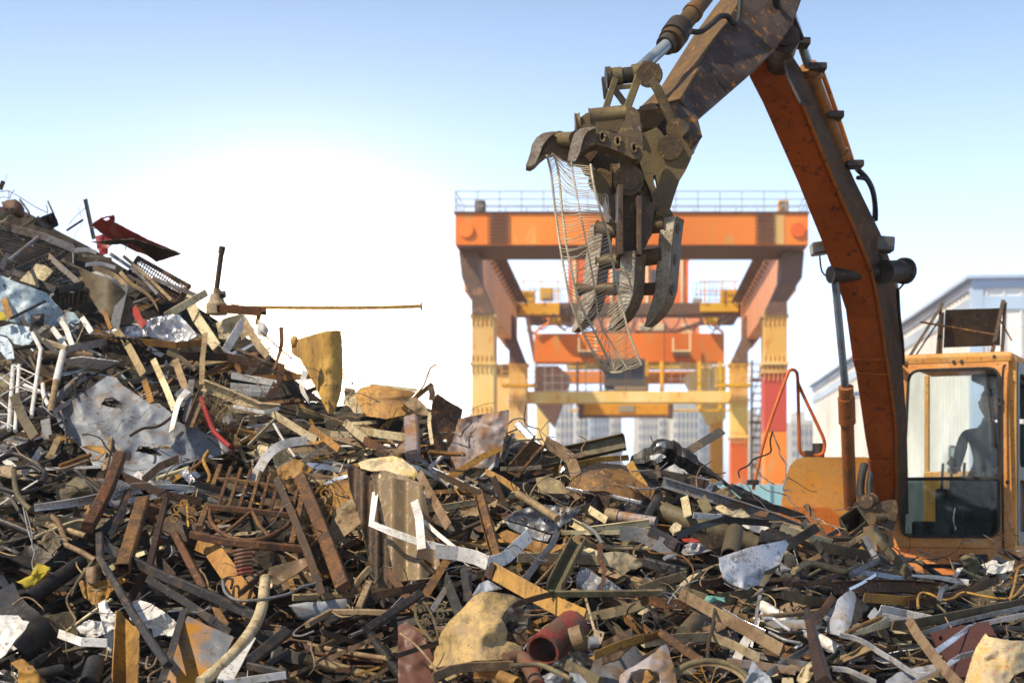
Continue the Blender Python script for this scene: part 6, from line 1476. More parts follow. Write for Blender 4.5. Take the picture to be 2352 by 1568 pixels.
# oval scroll below
w = MB()
og = thing('scroll_ironwork', 'oval iron scroll panel beside the tan boulder-like plate', 'ironwork', gp2(1880, 1450, .62)); kG = pxm(980, 1430) * .2344
def gg(x, y, l=.62):
    u, v = cv('G', [(x, y)])[0]; return S(u, v, l)
sweep(w, smooth_path([gg(x, y) for x, y in ((150, 830), (225, 775), (290, 860), (340, 980), (370, 1120), (330, 1160), (230, 1060), (160, 940), (150, 830))], 4), 'sq', 26 * kG)
new_obj('frame', w, MATS['olive'], og)
w = MB()
for x, y, r in ((200, 850, 40), (250, 930, 40), (240, 1000, 30), (400, 830, 45), (410, 900, 60), (300, 1080, 30)): scrolls(w, gg(x, y), Vector((kG, 0, 0)), Vector((0, 0, kG)), r, 1.2, 17 * kG)
part_obj('scroll', w, MATS['olive'], og)

# ---------- D: brow in the middle
plate('D', [(425, 520), (500, 492), (560, 472), (640, 448), (700, 432), (780, 422), (850, 427), (862, 600), (866, 800), (850, 930), (815, 1060), (770, 1180), (720, 1080), (680, 1000), (620, 880), (560, 760), (500, 660), (435, 620)], 'goldrust', 'curved_plate', 'plate', 'tall curved gold-rust plate standing up on the brow', .15, 'tall curved gold plate', .03, 3, bulge=.0, flatY=9.9, thick=.014, extra=lambda a, b: .30 * (a - .35) ** 2)
lump('D', [(420, 500), (440, 472), (475, 470), (490, 500), (470, 560), (430, 570)], 'goldrust', 'metal_ball', 'knob', 'round knob on the shoulder of the tall curved plate', .2, None, .8, .01, 5)
bar('D', [(345, 395), (350, 520), (330, 620), (285, 750)], 40, 'flat', 'rust', 'steel_strip', 'strip', 'brown twisted strip pointing up before the tall curved plate', .32, 'brown twisted strip', curve=True, twist=50)
plate('D', [(960, 965), (1010, 905), (1100, 880), (1280, 905), (1480, 940), (1440, 985), (1400, 1010), (1400, 1130), (1220, 1165), (1060, 1140), (1000, 1050)], 'goldrust', 'car_bonnet', 'bonnet', 'glossy orange bonnet-like shell on the middle brow', .16, 'orange bonnet shell', .02, 3, bulge=.12, extra=lambda a, b: .18 * max(0, -b - .2))
plate('D', [(975, 858), (1100, 870), (1300, 890), (1500, 912), (1480, 938), (1280, 912), (1090, 880)], 'cream', 'metal_sheet', 'sheet', 'pale flat sheet on top of the orange bonnet shell', .10, None, .01, 4)
plate('D', [(1340, 1000), (1480, 980), (1560, 1060), (1600, 1140), (1500, 1130), (1400, 1060)], 'tan', 'metal_sheet', 'sheet', 'tan flap between the orange bonnet and the upright brown plate', .2, None, .04, 5)
plate('D', [(880, 900), (960, 920), (1000, 1040), (950, 1080), (870, 1040)], 'cream', 'metal_sheet', 'sheet', 'pale sheet at the foot of the tall curved plate', .14, None, .04, 6)
plate('D', [(1620, 1010), (1660, 955), (1740, 1010), (1810, 1050), (1872, 1085), (1840, 1220), (1795, 1400), (1690, 1425), (1600, 1380), (1600, 1180)], 'rust', 'steel_plate', 'plate', 'upright jagged brown plate on the middle brow', .32, 'upright jagged brown plate', .03, 4, tilt=(.12, 0))
bar('D', [(1600, 890), (1615, 950), (1610, 1010)], 50, 'flat', 'rust', 'steel_strip', 'strip', 'rust shard behind the upright jagged plate', .25)
plate('D', [(1740, 1430), (1790, 1340), (1835, 1165), (1960, 1140), (2120, 1110), (2260, 1088), (2262, 1180), (2245, 1270), (2215, 1340), (2200, 1450), (2170, 1565), (1950, 1585), (1790, 1590)], 'rustplate', 'steel_plate', 'plate', 'grey-and-rust blotched plate beside the upright jagged plate', .28, 'blotched grey-rust plate', .07, 3)
wire('D', [(1475, 965), (1540, 890), (1575, 800), (1600, 740), (1645, 708)], 14, 'goldrust', 'wire', 'wire', 'thin wire whisker rising from the orange bonnet shell', .2)
bar('D', [(880, 1190), (960, 1270), (1060, 1345)], 64, 'flat', 'cream', 'steel_strip', 'strip', 'cream flat strip below the orange bonnet shell', .35, 'cream flat strip')
bar('D', [(985, 1250), (1200, 1290), (1420, 1320)], 66, 'L', 'cream', 'steel_angle', 'angle', 'pale jointed angle level below the orange bonnet', .3, 'pale jointed angle')
bar('D', [(590, 1235), (700, 1320), (830, 1420)], 56, 'flat', 'goldrust', 'steel_bar', 'bar', 'gold-rust rough bar below the tall curved plate', .42)
bar('D', [(1440, 1180), (1450, 1300), (1450, 1480)], 110, 'sq', 'rustplate', 'square_tube', 'square tube', 'short blotched square tube beside the upright jagged plate', .36)
bar('D', [(1600, 1110), (1590, 1200), (1615, 1380)], 30, 'flat', 'cream', 'steel_strip', 'strip', 'cream twisted strip along the upright jagged plate', .42, curve=True)
plate('D', [(1240, 1480), (1320, 1410), (1380, 1350), (1420, 1410), (1410, 1440), (1240, 1490)], 'tan', 'metal_sheet', 'sheet', 'tan triangular scrap below the pale jointed angle', .4, None, .03, 6)
bar('D', [(1040, 1340), (1240, 1440)], 70, 'flat', 'rust', 'steel_bar', 'bar', 'rust flat bar continuing from the cream flat strip', .38)
bar('D', [(-100, 1080), (100, 1090), (260, 1110), (400, 1200), (560, 1300), (640, 1340)], 60, 'flat', 'cream', 'steel_strip', 'strip', 'cream bent strip running down under the curved plate', .42)
bar('D', [(640, 1250), (760, 1290), (920, 1300)], 50, 'flat', 'cream', 'steel_strip', 'strip', 'cream loose strip next to the rough gold-rust bar', .42)
bar('D', [(240, 1000), (340, 800), (350, 700)], 60, 'flat', 'rust', 'steel_bar', 'bar', 'rust bar crossing the ends of the perforated angles', .42)
bar('D', [(550, 760), (520, 900), (580, 1020)], 50, 'flat', 'white', 'plastic_strip', 'strip', 'torn white film strip along the tall curved plate', .36, curve=True, twist=60)

# ---------- F / J: right of the middle
bar('F', [(840, 10), (740, 120), (620, 260)], 120, 'C', 'rust', 'steel_channel', 'channel', 'brown channel leaning up on the ridge before the yellow leg', .45, 'leaning brown channel', roll=15)
bar('F', [(880, 15), (1000, 80), (1100, 160), (1145, 300)], 100, 'flat', 'tan', 'steel_strip', 'strip', 'broad bent brown strip falling from the leaning channel', .48, 'broad bent brown strip', roll=20)
bar('F', [(690, 210), (1100, 110), (1550, 10)], 130, 'C', 'olive', 'steel_beam', 'beam', 'rusty olive beam lying along the ridge', .3, 'rusty olive ridge beam', roll=-20)
bar('F', [(1150, 205), (1350, 160), (1585, 145)], 50, 'flat', 'ochre', 'steel_strip', 'strip', 'ochre lower lip of the rusty olive ridge beam', .36, roll=25)
bar('F', [(510, 240), (680, 240), (850, 225)], 32, 'flat', 'cream', 'steel_strip', 'strip', 'cream strip beneath the leaning brown channel', .44)
plate('F', [(1060, 400), (1110, 330), (1190, 280), (1270, 250), (1400, 235), (1540, 240), (1600, 310), (1650, 390), (1700, 490), (1690, 528), (1600, 500), (1480, 455), (1380, 425), (1200, 425)], 'rust', 'tank_end', 'tank end', 'rusty steel bonnet with a thick torn grey edge', .42, 'rusty torn-edged bonnet', .03, 3, bulge=.14, thick=.018)
bar('F', [(1062, 402), (1200, 430), (1380, 436), (1500, 480), (1690, 525)], 26, 'sq', 'silver', 'steel_edge', 'edge', 'bright torn metal edge along the rusty bonnet', .46)
plate('F', [(805, 315), (900, 300), (1010, 340), (1090, 450), (960, 445), (830, 440)], 'bronze', 'metal_sheet', 'sheet', 'bent brown bronze sheet beneath the ridge beam', .4, 'bent bronze sheet', .05, 4)
lump('F', [(300, 300), (370, 270), (450, 290), (560, 360), (590, 420), (560, 470), (480, 480), (400, 440), (330, 390)], 'black', 'plastic_bag', 'bag', 'shiny dark crumpled bag below the blotched plate', .35, 'shiny dark bag', .6, .06, 9)
bar('F', [(380, 260), (520, 330), (660, 430)], 50, 'flat', 'goldrust', 'steel_bar', 'bar', 'gold-brown bar above the shiny dark bag', .5)
bar('F', [(650, 450), (800, 540), (985, 660)], 62, 'round', 'tan', 'pipe', 'pipe', 'tan pipe resting on the perforated grey plates', .72, 'tan resting pipe')
plate('F', [(540, 665), (620, 610), (700, 572), (790, 550), (900, 545), (1050, 560), (1185, 575), (1130, 650), (1040, 710), (940, 785), (800, 740), (680, 700)], 'greysteel', 'perforated_plate', 'plate', 'stack of grey perforated plates with a bent edge', .58, 'grey perforated plates', .04, 5, thick=.02, holes=[[(990 + 30 * i, 590 + 8 * i), (1010 + 30 * i, 585 + 8 * i), (1000 + 30 * i, 605 + 8 * i), (985 + 30 * i, 608 + 8 * i)] for i in range(3)] + [[(870 + 35 * i, 660 + 10 * i), (890 + 35 * i, 655 + 10 * i), (880 + 35 * i, 675 + 10 * i), (866 + 35 * i, 676 + 10 * i)] for i in range(3)], tilt=(0, .06))
plate('F', [(540, 675), (700, 720), (930, 800), (900, 850), (760, 820), (600, 740)], 'greysteel', 'metal_sheet', 'sheet', 'grey lower sheet under the perforated plates', .55, None, .05, 5)
for i, (a, b, r_) in enumerate((((1430, 630), (1815, 690), 92),)):
    o = bar('F', [a, b], r_, 'pipe', 'rustplate', 'pipe', 'pipe', 'hollow pipe with a collar, mouth open beside the rusty bonnet', .55, 'collared hollow pipe')
    w = MB(); pa_ = [S(*cv('F', [q_])[0], .55) for q_ in ((1395, 624), (1500, 640))]; sweep(w, pa_, 'pipe', 112 * .2734 * pxm(1400, 1185)); new_obj('collar', w, MATS['tan'], o)
bar('F', [(1250, 580), (1400, 670)], 60, 'flat', 'cream', 'steel_strip', 'strip', 'cream strip leading to the collared pipe mouth', .56)
bar('F', [(1110, 690), (1240, 760), (1480, 730), (1765, 695)], 66, 'C', 'cream', 'gutter', 'gutter', 'cream bent gutter below the collared hollow pipe', .6, 'cream bent gutter', roll=10)
bar('F', [(1020, 775), (1300, 775), (1600, 775)], 36, 'flat', 'cream', 'plank', 'plank', 'thin cream plank under the cream bent gutter', .56)
wire('F', [(1200, 700), (1300, 770), (1365, 870)], 30, 'greysteel', 'strip', 'strip', 'grey thin strip arching by the cream gutter', .66)
# gnarled dark crushed trim with foil
gn = MB(); gq = [S(u, v, .25 + l) for u, v, l in [a + (0.0,) if len(a) == 2 else a for a in cv('F', [(1610, 200), (1700, 190), (1790, 130), (1880, 75), (1960, 130), (2050, 165), (2150, 215), (2240, 260), (2352, 325), (2440, 400)])]]
gq = smooth_path(gq, 9); gsec = []
for i, p in enumerate(gq):
    f = i / (len(gq) - 1); r_ = .07 * math.sin(math.pi * min(1, f * 1.05 + .12)) + .012; ring = []
    for k in range(10):
        a = k / 10 * 6.283; d_ = 1 + .9 * fbm(Vector((p.x * 8 + math.cos(a) * 1.6, p.z * 8 + math.sin(a) * 1.6, 3.3)), 4)
        ring.append(p + Vector((.25 * r_ * math.cos(a), -r_ * math.cos(a) * d_, r_ * math.sin(a) * d_)))
    gsec.append(ring)
loft(gn, gsec, True, False); new_obj('crushed_trim', gn, MATS['black'], label='gnarled dark crushed trim peaking on the ridge beneath the city towers', cat='trim'); LAND.append((1540, 1060, 'gnarled dark trim'))
plate('F', [(1790, 85), (1840, 15), (1890, 10), (1895, 60), (1850, 80)], 'silver', 'foil_scrap', 'foil', 'silver foil cap on the peak of the gnarled trim', .4, None, .04, 8, mode='crumple', smooth=False)
plate('F', [(1760, 130), (1850, 110), (1900, 140), (1850, 165), (1770, 165)], 'white', 'metal_sheet', 'sheet', 'pale scrap caught in the gnarled dark trim', .42, None, .03, 6)
plate('F', [(1690, 265), (1850, 260), (1930, 300), (1930, 340), (1840, 330), (1760, 320)], 'black', 'metal_sheet', 'sheet', 'black panel under the gnarled dark trim', .3, None, .03, 5)
bar('F', [(1590, 190), (1650, 300), (1720, 400)], 70, 'flat', 'ochre', 'steel_bar', 'bar', 'ochre bar beside the torn-edged bonnet tip', .42)
bar('F', [(1540, 290), (1660, 380), (1790, 460)], 80, 'flat', 'rust', 'steel_bar', 'bar', 'rust bar sloping under the ochre bar', .44)
bar('J', [(1100, 755), (1500, 880), (1900, 1010), (2200, 1130)], 78, 'C', 'greysteel', 'steel_channel', 'channel', 'long pale grey channel sloping along the ridge', .45, 'long pale grey channel', roll=10)
bar('J', [(2080, 1110), (2250, 1190), (2380, 1230)], 66, 'flat', 'cream', 'plank', 'plank', 'greyish pole end at the foot of the pale grey channel', .5)
plate('J', [(1600, 790), (1640, 765), (1800, 840), (1950, 920), (2000, 950), (1800, 905), (1700, 870)], 'black', 'metal_sheet', 'sheet', 'black wedge sheet above the pale grey channel', .25, 'black wedge sheet', .03, 5)
bar('J', [(1700, 900), (2000, 960), (2180, 1020), (2230, 1090), (2280, 1180)], 56, 'L', 'darksteel', 'steel_angle', 'angle', 'dark bent angle hooking down by the orange engine cover', .4, 'dark hooked angle')
plate('J', [(1420, 820), (1480, 760), (1560, 745), (1570, 770), (1480, 820)], 'silver', 'foil_scrap', 'foil', 'bright folded foil under the gnarled trim tail', .4, None, .04, 8, mode='crumple', smooth=False)
plate('J', [(1310, 770), (1325, 715), (1470, 745), (1440, 800), (1400, 830)], 'darkrust', 'metal_sheet', 'sheet', 'dark brown square scrap beside the folded foil', .35, None, .02, 5)
plate('J', [(1510, 830), (1600, 790), (1690, 870), (1620, 885), (1530, 870)], 'tan', 'metal_sheet', 'sheet', 'tan crumpled scrap under the black wedge sheet', .38, None, .05, 8)
bar('J', [(1110, 985), (1300, 1060), (1600, 1160), (1830, 1250)], 150, 'pipe', 'olive', 'pipe', 'pipe', 'fat olive pipe lying along the heap', .40, 'fat olive pipe')
bar('J', [(1660, 1140), (1620, 1330)], 130, 'pipe', 'olive', 'pipe', 'pipe', 'open stub pipe standing up from the fat olive pipe', .62, 'open stub pipe')
bar('J', [(1270, 870), (1300, 1020)], 60, 'flat', 'cream', 'steel_strip', 'strip', 'cream strip lying across the fat olive pipe', .58)
bar('J', [(1400, 880), (1460, 990)], 76, 'flat', 'olive', 'steel_bar', 'bar', 'olive stubby bar above the fat olive pipe', .52)
bar('J', [(1200, 1175), (1380, 1100), (1560, 1045), (1930, 1070)], 52, 'L', 'black', 'steel_angle', 'angle', 'black bent angle crossing the fat olive pipe', .66, 'black bent angle')
wire('J', [(1530, 1010), (1600, 1050), (1650, 1090)], 36, 'rust', 'coil', 'coil', 'short rusty spiral near the open stub pipe', .6)
bar('J', [(980, 1030), (1060, 880)], 60, 'round', 'darksteel', 'pipe', 'pipe', 'dark slim pipe standing behind the collared pipe', .52)
bar('J', [(540, 1030), (620, 900), (690, 930)], 110, 'flat', 'darkrust', 'metal_box', 'box', 'dark folded box metal under the torn-edged bonnet', .5)
bar('J', [(1340, 1010), (1560, 1030)], 44, 'flat', 'white', 'steel_strip', 'strip', 'white strip on the fat olive pipe', .6)
plate('J', [(1165, 1100), (1200, 1060), (1250, 1090), (1240, 1130), (1190, 1150)], 'cream', 'board', 'board', 'cream fragment by the black bent angle', .6, None, .03, 5, thick=.02)
plate('J', [(1690, 1060), (1850, 1080), (1930, 1110), (1850, 1150), (1740, 1110)], 'white', 'torn_sheet', 'sheet', 'pale torn sheet between the stub pipe and grey channel', .52, None, .05, 7, mode='crumple')
plate('J', [(1490, 950), (1560, 930), (1640, 980), (1720, 960), (1780, 1020), (1700, 1040), (1580, 1000)], 'cream', 'torn_sheet', 'sheet', 'cream ragged sheet bits under the pale grey channel', .48, None, .06, 7, mode='crumple')
plate('J', [(1800, 1010), (1860, 975), (1930, 985), (1900, 1030)], 'redrust', 'metal_sheet', 'sheet', 'small red-rust flake by the pale grey channel', .55, None, .02, 7)
bar('F', [(1510, 780), (1700, 800), (1860, 880), (2000, 940)], 118, 'flat', 'greysteel', 'curved_strip', 'strip', 'broad grey curved strip with a white flared end', .66, 'broad grey curved strip', curve=True, roll=12)
bar('F', [(1780, 770), (1900, 830), (2010, 900)], 76, 'tube', 'darksteel', 'square_tube', 'square tube', 'dark square tube poking out above the grey curved strip', .72)
bar('F', [(650, 985), (1000, 985), (1340, 1010)], 78, 'flat', 'cream', 'plank', 'plank', 'long yellowish plank under the ochre sheets', .55, 'long yellowish plank', h=16)
plate('F', [(1130, 950), (1250, 900), (1360, 940), (1340, 1040), (1200, 1010)], 'cream', 'torn_sheet', 'sheet', 'yellowish folded sheet joining the plank and the torn sheet', .58, None, .04, 5)
plate('F', [(1360, 945), (1460, 935), (1560, 940), (1640, 980), (1705, 1045), (1650, 1080), (1590, 1090), (1530, 1138), (1480, 1080), (1420, 1060), (1370, 1040)], 'cream', 'torn_sheet', 'sheet', 'torn cream-yellow sheet with a ragged dark edge', .66, 'torn cream-yellow sheet', .03, 4, tilt=(.05, .05))
plate('F', [(480, 790), (560, 750), (760, 830), (900, 870), (1080, 880), (900, 960), (850, 965), (700, 900), (560, 850)], 'goldrust', 'metal_sheet', 'sheet', 'upper ochre sheet below the perforated plates', .56, 'upper ochre sheet', .04, 4)
plate('F', [(640, 960), (700, 925), (790, 960), (720, 985)], 'goldrust', 'metal_sheet', 'sheet', 'small ochre corner under the upper ochre sheet', .58, None, .02, 5)
bar('F', [(-40, 930), (150, 950), (300, 985), (400, 1030)], 110, 'flat', 'white', 'steel_strip', 'strip', 'wide white strip dipping into the bow', .84, 'wide white bow strip', roll=14)
bar('F', [(400, 1030), (540, 990), (650, 890), (750, 800)], 100, 'flat', 'white', 'steel_strip', 'strip', 'wide white strip rising out of the bow', .84, roll=14, curve=True)
bar('F', [(325, 445), (390, 680), (470, 960)], 80, 'C', 'rust', 'perforated_channel', 'channel', 'rusty drilled channel standing behind the white bow strip', .62, 'rusty drilled channel', roll=20)
bar('F', [(690, 1200), (830, 1010), (945, 870), (990, 760)], 54, 'flat', 'greysteel', 'steel_bar', 'bar', 'grey flat bar leaning against the ochre sheet', .74, 'grey leaning flat bar', roll=20)
bar('F', [(780, 1240), (900, 1110), (1000, 1000)], 26, 'round', 'tan', 'rod', 'rod', 'thin tan rod beside the olive channel', .72)
bar('F', [(1160, 840), (1060, 1030), (960, 1230)], 116, 'C', 'olive', 'steel_channel', 'channel', 'dark olive channel pointing down the heap', .74, 'dark olive channel', roll=18, h=80)
plate('F', [(1150, 1250), (1140, 1180), (1180, 1060), (1260, 1080), (1330, 1140), (1430, 1180), (1530, 1250), (1400, 1275), (1250, 1270)], 'silver', 'foil_sheet', 'foil', 'crumpled silver foil beside the dark olive channel', .6, 'crumpled silver foil', .09, 6, mode='crumple', smooth=False, thick=.003)
bar('F', [(1350, 870), (1345, 1000), (1380, 1080), (1360, 1240)], 46, 'flat', 'rust', 'branch', 'branch', 'crooked brown stick hanging over the silver foil', .78, 'crooked brown stick', curve=True, twist=50)
bar('F', [(430, 1090), (700, 1240), (980, 1390), (1210, 1490)], 130, 'flat', 'goldrust', 'steel_bar', 'bar', 'wide mustard-rust flat bar in front of the heap middle', .80, 'wide mustard flat bar', roll=10)
bar('F', [(400, 1080), (450, 1110)], 120, 'flat', 'darkrust', 'steel_plate', 'plate', 'grey-brown end tab of the wide mustard flat bar', .8)
bar('F', [(920, 1290), (1400, 1285), (1870, 1278)], 46, 'flat', 'olive', 'steel_bar', 'bar', 'long level olive-grey bar over the mustard bar', .92, 'long level olive bar', roll=25, h=30)
bar('F', [(610, 1385), (790, 1330), (960, 1285)], 48, 'flat', 'darksteel', 'steel_bar', 'bar', 'dark bar crossing the wide mustard flat bar', .94, roll=25)
bar('F', [(1225, 1330), (1260, 1460), (1300, 1600)], 22, 'round', 'cream', 'rod', 'rod', 'cream thin rod dropping behind the end of the mustard bar', .8)
plate('F', [(1230, 1450), (1450, 1400), (1700, 1340), (1735, 1400), (1600, 1450), (1400, 1500), (1220, 1510)], 'olive', 'metal_sheet', 'sheet', 'dull green-grey sheet under the long level olive bar', .62, 'dull green-grey sheet', .03, 3)

# ---------- G: front middle
plate('G', [(275, 1430), (330, 1280), (395, 1090), (480, 960), (600, 850), (680, 760), (740, 700), (800, 675), (900, 672), (1040, 690), (1190, 735), (1120, 780), (1040, 850), (990, 925), (1030, 990), (1055, 1060), (1040, 1150), (1120, 1170), (1200, 1205), (1220, 1290), (1100, 1320), (920, 1340), (720, 1345), (560, 1385), (420, 1400)], 'tanplate', 'crumpled_shell', 'shell', 'big tan boulder-like crumpled shell at the front', .86, 'big tan crumpled shell', .085, 3.4, bulge=.30, thick=.02, step=30, mode='crumple')
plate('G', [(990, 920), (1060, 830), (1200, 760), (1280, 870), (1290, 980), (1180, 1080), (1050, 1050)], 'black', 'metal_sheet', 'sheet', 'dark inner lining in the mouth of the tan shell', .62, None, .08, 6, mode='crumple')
bar('G', [(320, 1515), (480, 1440), (680, 1405), (1110, 1395)], 80, 'flat', 'tan', 'steel_strip', 'strip', 'tan flat strip under the big tan shell', 1.0, roll=20, h=24)
# red pipe with torn mouth
rp = bar('G', [(1395, 1255), (1560, 1120), (1690, 1010)], 300, 'pipe', 'redrust', 'pipe', 'pipe', 'chipped red pipe with a torn open mouth', .86, 'chipped red pipe')
w = MB(); sweep(w, [gg(1690, 1150, .95), gg(1800, 1110, 1.0)], 'pipe', 215 * kG)
rc = new_obj('pipe_collar', w, MATS['tan'], label='short tan pipe collar behind the chipped red pipe', cat='collar'); LAND.append((1345, 1460, 'tan pipe collar'))
bar('G', [(1850, 1170), (1940, 1165)], 100, 'round', 'greysteel', 'bolt_head', 'bolt', 'grey round bolt inside the tan pipe collar', 1.02)
plate('G', [(1900, 1030), (2005, 1070), (1970, 1180), (1940, 1230), (1900, 1160)], 'cream', 'bracket', 'bracket', 'pale bracket with a slot beside the tan pipe collar', 1.0, None, .02, 5, holes=[[(1955, 1080), (1978, 1075), (1978, 1110), (1960, 1112)]])
plate('G', [(1420, 1390), (1560, 1340), (1740, 1245), (1900, 1300), (1860, 1480), (1700, 1460), (1560, 1410)], 'black', 'metal_sheet', 'sheet', 'dark curled sheet under the chipped red pipe', .9, None, .06, 5)
bar('G', [(1880, 1290), (2120, 1190), (2370, 1110)], 76, 'L', 'ochre', 'steel_angle', 'angle', 'ochre-edged angle rising from the pipe collar', 1.0, 'ochre-edged angle', roll=30)
bar('G', [(1030, 1340), (1180, 1320), (1280, 1440), (1340, 1600)], 130, 'round', 'redrust', 'pipe', 'pipe', 'bent red-rust pipe below the tan shell', .9, 'bent red-rust pipe', curve=True)
bar('G', [(1080, 1400), (1350, 1385), (1520, 1450), (1680, 1530)], 46, 'round', 'olive', 'pipe', 'pipe', 'thin olive pipe looped over the bent red pipe', 1.08, curve=True)
plate('G', [(-20, 1010), (60, 960), (200, 1060), (280, 1200), (330, 1330), (300, 1450), (330, 1580), (-20, 1580)], 'maroon', 'steel_plate', 'plate', 'maroon flaked plate beside the tan shell', .62, 'maroon flaked plate', .05, 3)
bar('G', [(-40, 1300), (200, 1220), (370, 1170)], 44, 'L', 'darksteel', 'steel_angle', 'angle', 'dark angle crossing the maroon flaked plate', .8)
wire('G', [(0, 1080), (160, 1200), (300, 1360), (380, 1480), (480, 1500)], 20, 'tan', 'wire', 'wire', 'tan wire trailing across the maroon plate', .9)
bar('G', [(620, 440), (650, 640), (690, 760)], 66, 'flat', 'darksteel', 'steel_bar', 'bar', 'slate flat bar above the tan shell', .7)
plate('G', [(780, 590), (860, 555), (1000, 640), (880, 665), (760, 680), (700, 720)], 'plate', 'metal_sheet', 'sheet', 'grey curled sheet peeking out over the tan shell', .74, None, .05, 6)
bar('G', [(720, 1470), (980, 1470)], 90, 'C', 'ochre', 'steel_channel', 'channel', 'ochre louvred channel below the tan strip', .9, roll=10)
bar('G', [(980, 1500), (1150, 1570)], 110, 'pipe', 'ochre', 'pipe_nut', 'nut', 'ochre hollow fitting at the bottom below the tan strip', .95)
plate('G', [(1395, 1500), (1480, 1465), (1600, 1520), (1540, 1570), (1440, 1575)], 'silver', 'foil_scrap', 'foil', 'foil scrap at the bottom under the thin olive pipe', 1.0, None, .06, 8, mode='crumple', smooth=False)
bar('G', [(1640, 1390), (1800, 1470), (1960, 1560)], 90, 'flat', 'olive', 'plank', 'plank', 'splintered olive plank at the bottom below the dark curled sheet', 1.0, h=50)
plate('G', [(1660, 1460), (1760, 1480), (1850, 1580), (1690, 1580)], 'plate', 'metal_sheet', 'sheet', 'blue-grey curled blade at the bottom edge', 1.06, None, .04, 6)

# ---------- H: front right
plate('H', [(1170, 335), (1300, 290), (1450, 240), (1640, 200), (1822, 165), (1850, 205), (1810, 290), (1765, 390), (1690, 500), (1610, 620), (1540, 605), (1490, 620), (1440, 655), (1370, 630), (1300, 600), (1250, 570), (1215, 530), (1190, 440)], 'mottled', 'painted_plate', 'plate', 'mottled white-grey plate tilted beside the open stub pipe', .74, 'mottled white-grey plate', .04, 3, tilt=(.05, .08), thick=.012)
plate('H', [(1545, 190), (1580, 65), (1700, 90), (1875, 110), (1865, 150), (1825, 168), (1680, 170)], 'black', 'metal_sheet', 'sheet', 'blue-black turned-up lip of the mottled plate', .80, None, .03, 4)
plate('H', [(1560, 610), (1620, 470), (1770, 400), (1730, 450), (1640, 560), (1600, 620)], 'olive', 'metal_sheet', 'sheet', 'greenish underside flap of the mottled plate', .80, None, .02, 5)
bar('H', [(1580, 640), (1540, 850), (1510, 1110)], 36, 'flat', 'greysteel', 'steel_strip', 'strip', 'slim grey rod hanging below the mottled plate', .84, 'slim grey rod', taper=(1, .6))
wire('H', [(515, 205), (470, 250), (500, 290), (600, 295), (720, 300), (830, 340), (900, 420), (915, 490), (895, 560)], 12, 'ochre', 'wire', 'wire', 'orange wire looping below the fat olive pipe', .84, 'orange looping wire')
plate('H', [(800, 150), (900, 145), (1000, 180), (900, 190), (820, 180)], 'red', 'metal_sheet', 'sheet', 'small bright red flake below the fat olive pipe', .76, None, .02, 6)
plate('H', [(800, 230), (880, 190), (990, 200), (960, 280), (860, 290)], 'greysteel', 'metal_sheet', 'sheet', 'grey crumpled fitting under the red flake', .78, None, .06, 8, mode='crumple')
bar('H', [(630, 345), (740, 310)], 36, 'round', 'silver', 'pipe', 'pipe', 'short shiny pipe end by the orange looping wire', .82)
bar('H', [(440, 380), (640, 440), (850, 490)], 90, 'sq', 'darksteel', 'square_tube', 'square tube', 'dark slate beam behind the orange looping wire', .6, 'dark slate beam')
bar('H', [(350, 650), (560, 570), (820, 500)], 86, 'L', 'tan', 'steel_angle', 'angle', 'tan angle above the end of the level olive bar', .86, 'tan angle by the level bar', roll=30)
bar('H', [(640, 620), (850, 670), (1050, 740)], 80, 'flat', 'olive', 'plank', 'plank', 'grey-olive plank beside the tan angle', .74)
bar('H', [(790, 690), (1150, 890), (1480, 1070), (1785, 1245)], 104, 'flat', 'tan', 'plank', 'plank', 'long brown plank running down the front of the heap', .88, 'long brown front plank', h=24, roll=15)
bar('H', [(1200, 845), (1400, 960), (1620, 1060)], 26, 'flat', 'silver', 'steel_strip', 'strip', 'silver strip along the long brown front plank', .92)
lump('H', [(1010, 760), (1040, 715), (1120, 725), (1220, 715), (1225, 760), (1120, 775)], 'teal', 'rope_scrap', 'rope', 'knot of teal rope on the dark pipe', .9, 'teal rope knot', .5, .02, 20)
bar('H', [(1050, 790), (960, 930), (820, 1080)], 140, 'round', 'olive', 'pipe', 'pipe', 'dark olive pipe under the teal rope knot', .66, 'dark pipe under the rope')
bar('H', [(1130, 800), (1110, 980), (1060, 1180), (1050, 1360)], 30, 'round', 'darkrust', 'rod', 'rod', 'dark rod hanging from the teal rope knot', .92)
bar('H', [(400, 740), (640, 790), (940, 800)], 90, 'flat', 'rust', 'steel_bar', 'bar', 'rust flat bar under the long level olive bar', .72, 'rust bar under the level bar')
bar('H', [(420, 1165), (740, 1110), (1090, 1095), (1330, 1190), (1590, 1320)], 84, 'L', 'cream', 'steel_angle', 'angle', 'wide bent pale angle like a roof ridge', .86, 'wide bent pale angle', roll=25)
bar('H', [(-20, 1265), (280, 1160), (590, 1075)], 74, 'L', 'ochre', 'steel_angle', 'angle', 'rusted angle meeting the rust leg at its tip', .96, roll=30)
bar('H', [(600, 1075), (800, 1220), (1025, 1380)], 66, 'sq', 'rust', 'steel_bar', 'bar', 'rust leg running down from the tip of the rusted angle', .98, 'rust leg')
plate('H', [(20, 1160), (310, 1025), (330, 1180), (180, 1330), (20, 1380)], 'darkrust', 'metal_sheet', 'sheet', 'dark rusty sheet behind the rusted angle', .7, None, .04, 4)
plate('H', [(185, 1580), (195, 1490), (250, 1440), (330, 1400), (440, 1330), (540, 1260), (600, 1200), (650, 1185), (672, 1230), (690, 1310), (735, 1430), (752, 1580), (600, 1580), (585, 1470), (500, 1425), (400, 1425), (300, 1460), (250, 1580)], 'rustplate', 'torn_cone', 'cone', 'torn grey cone of sheet metal gaping at the bottom', 1.05, 'torn grey cone', .04, 4, bulge=.15, tilt=(0, -.05))
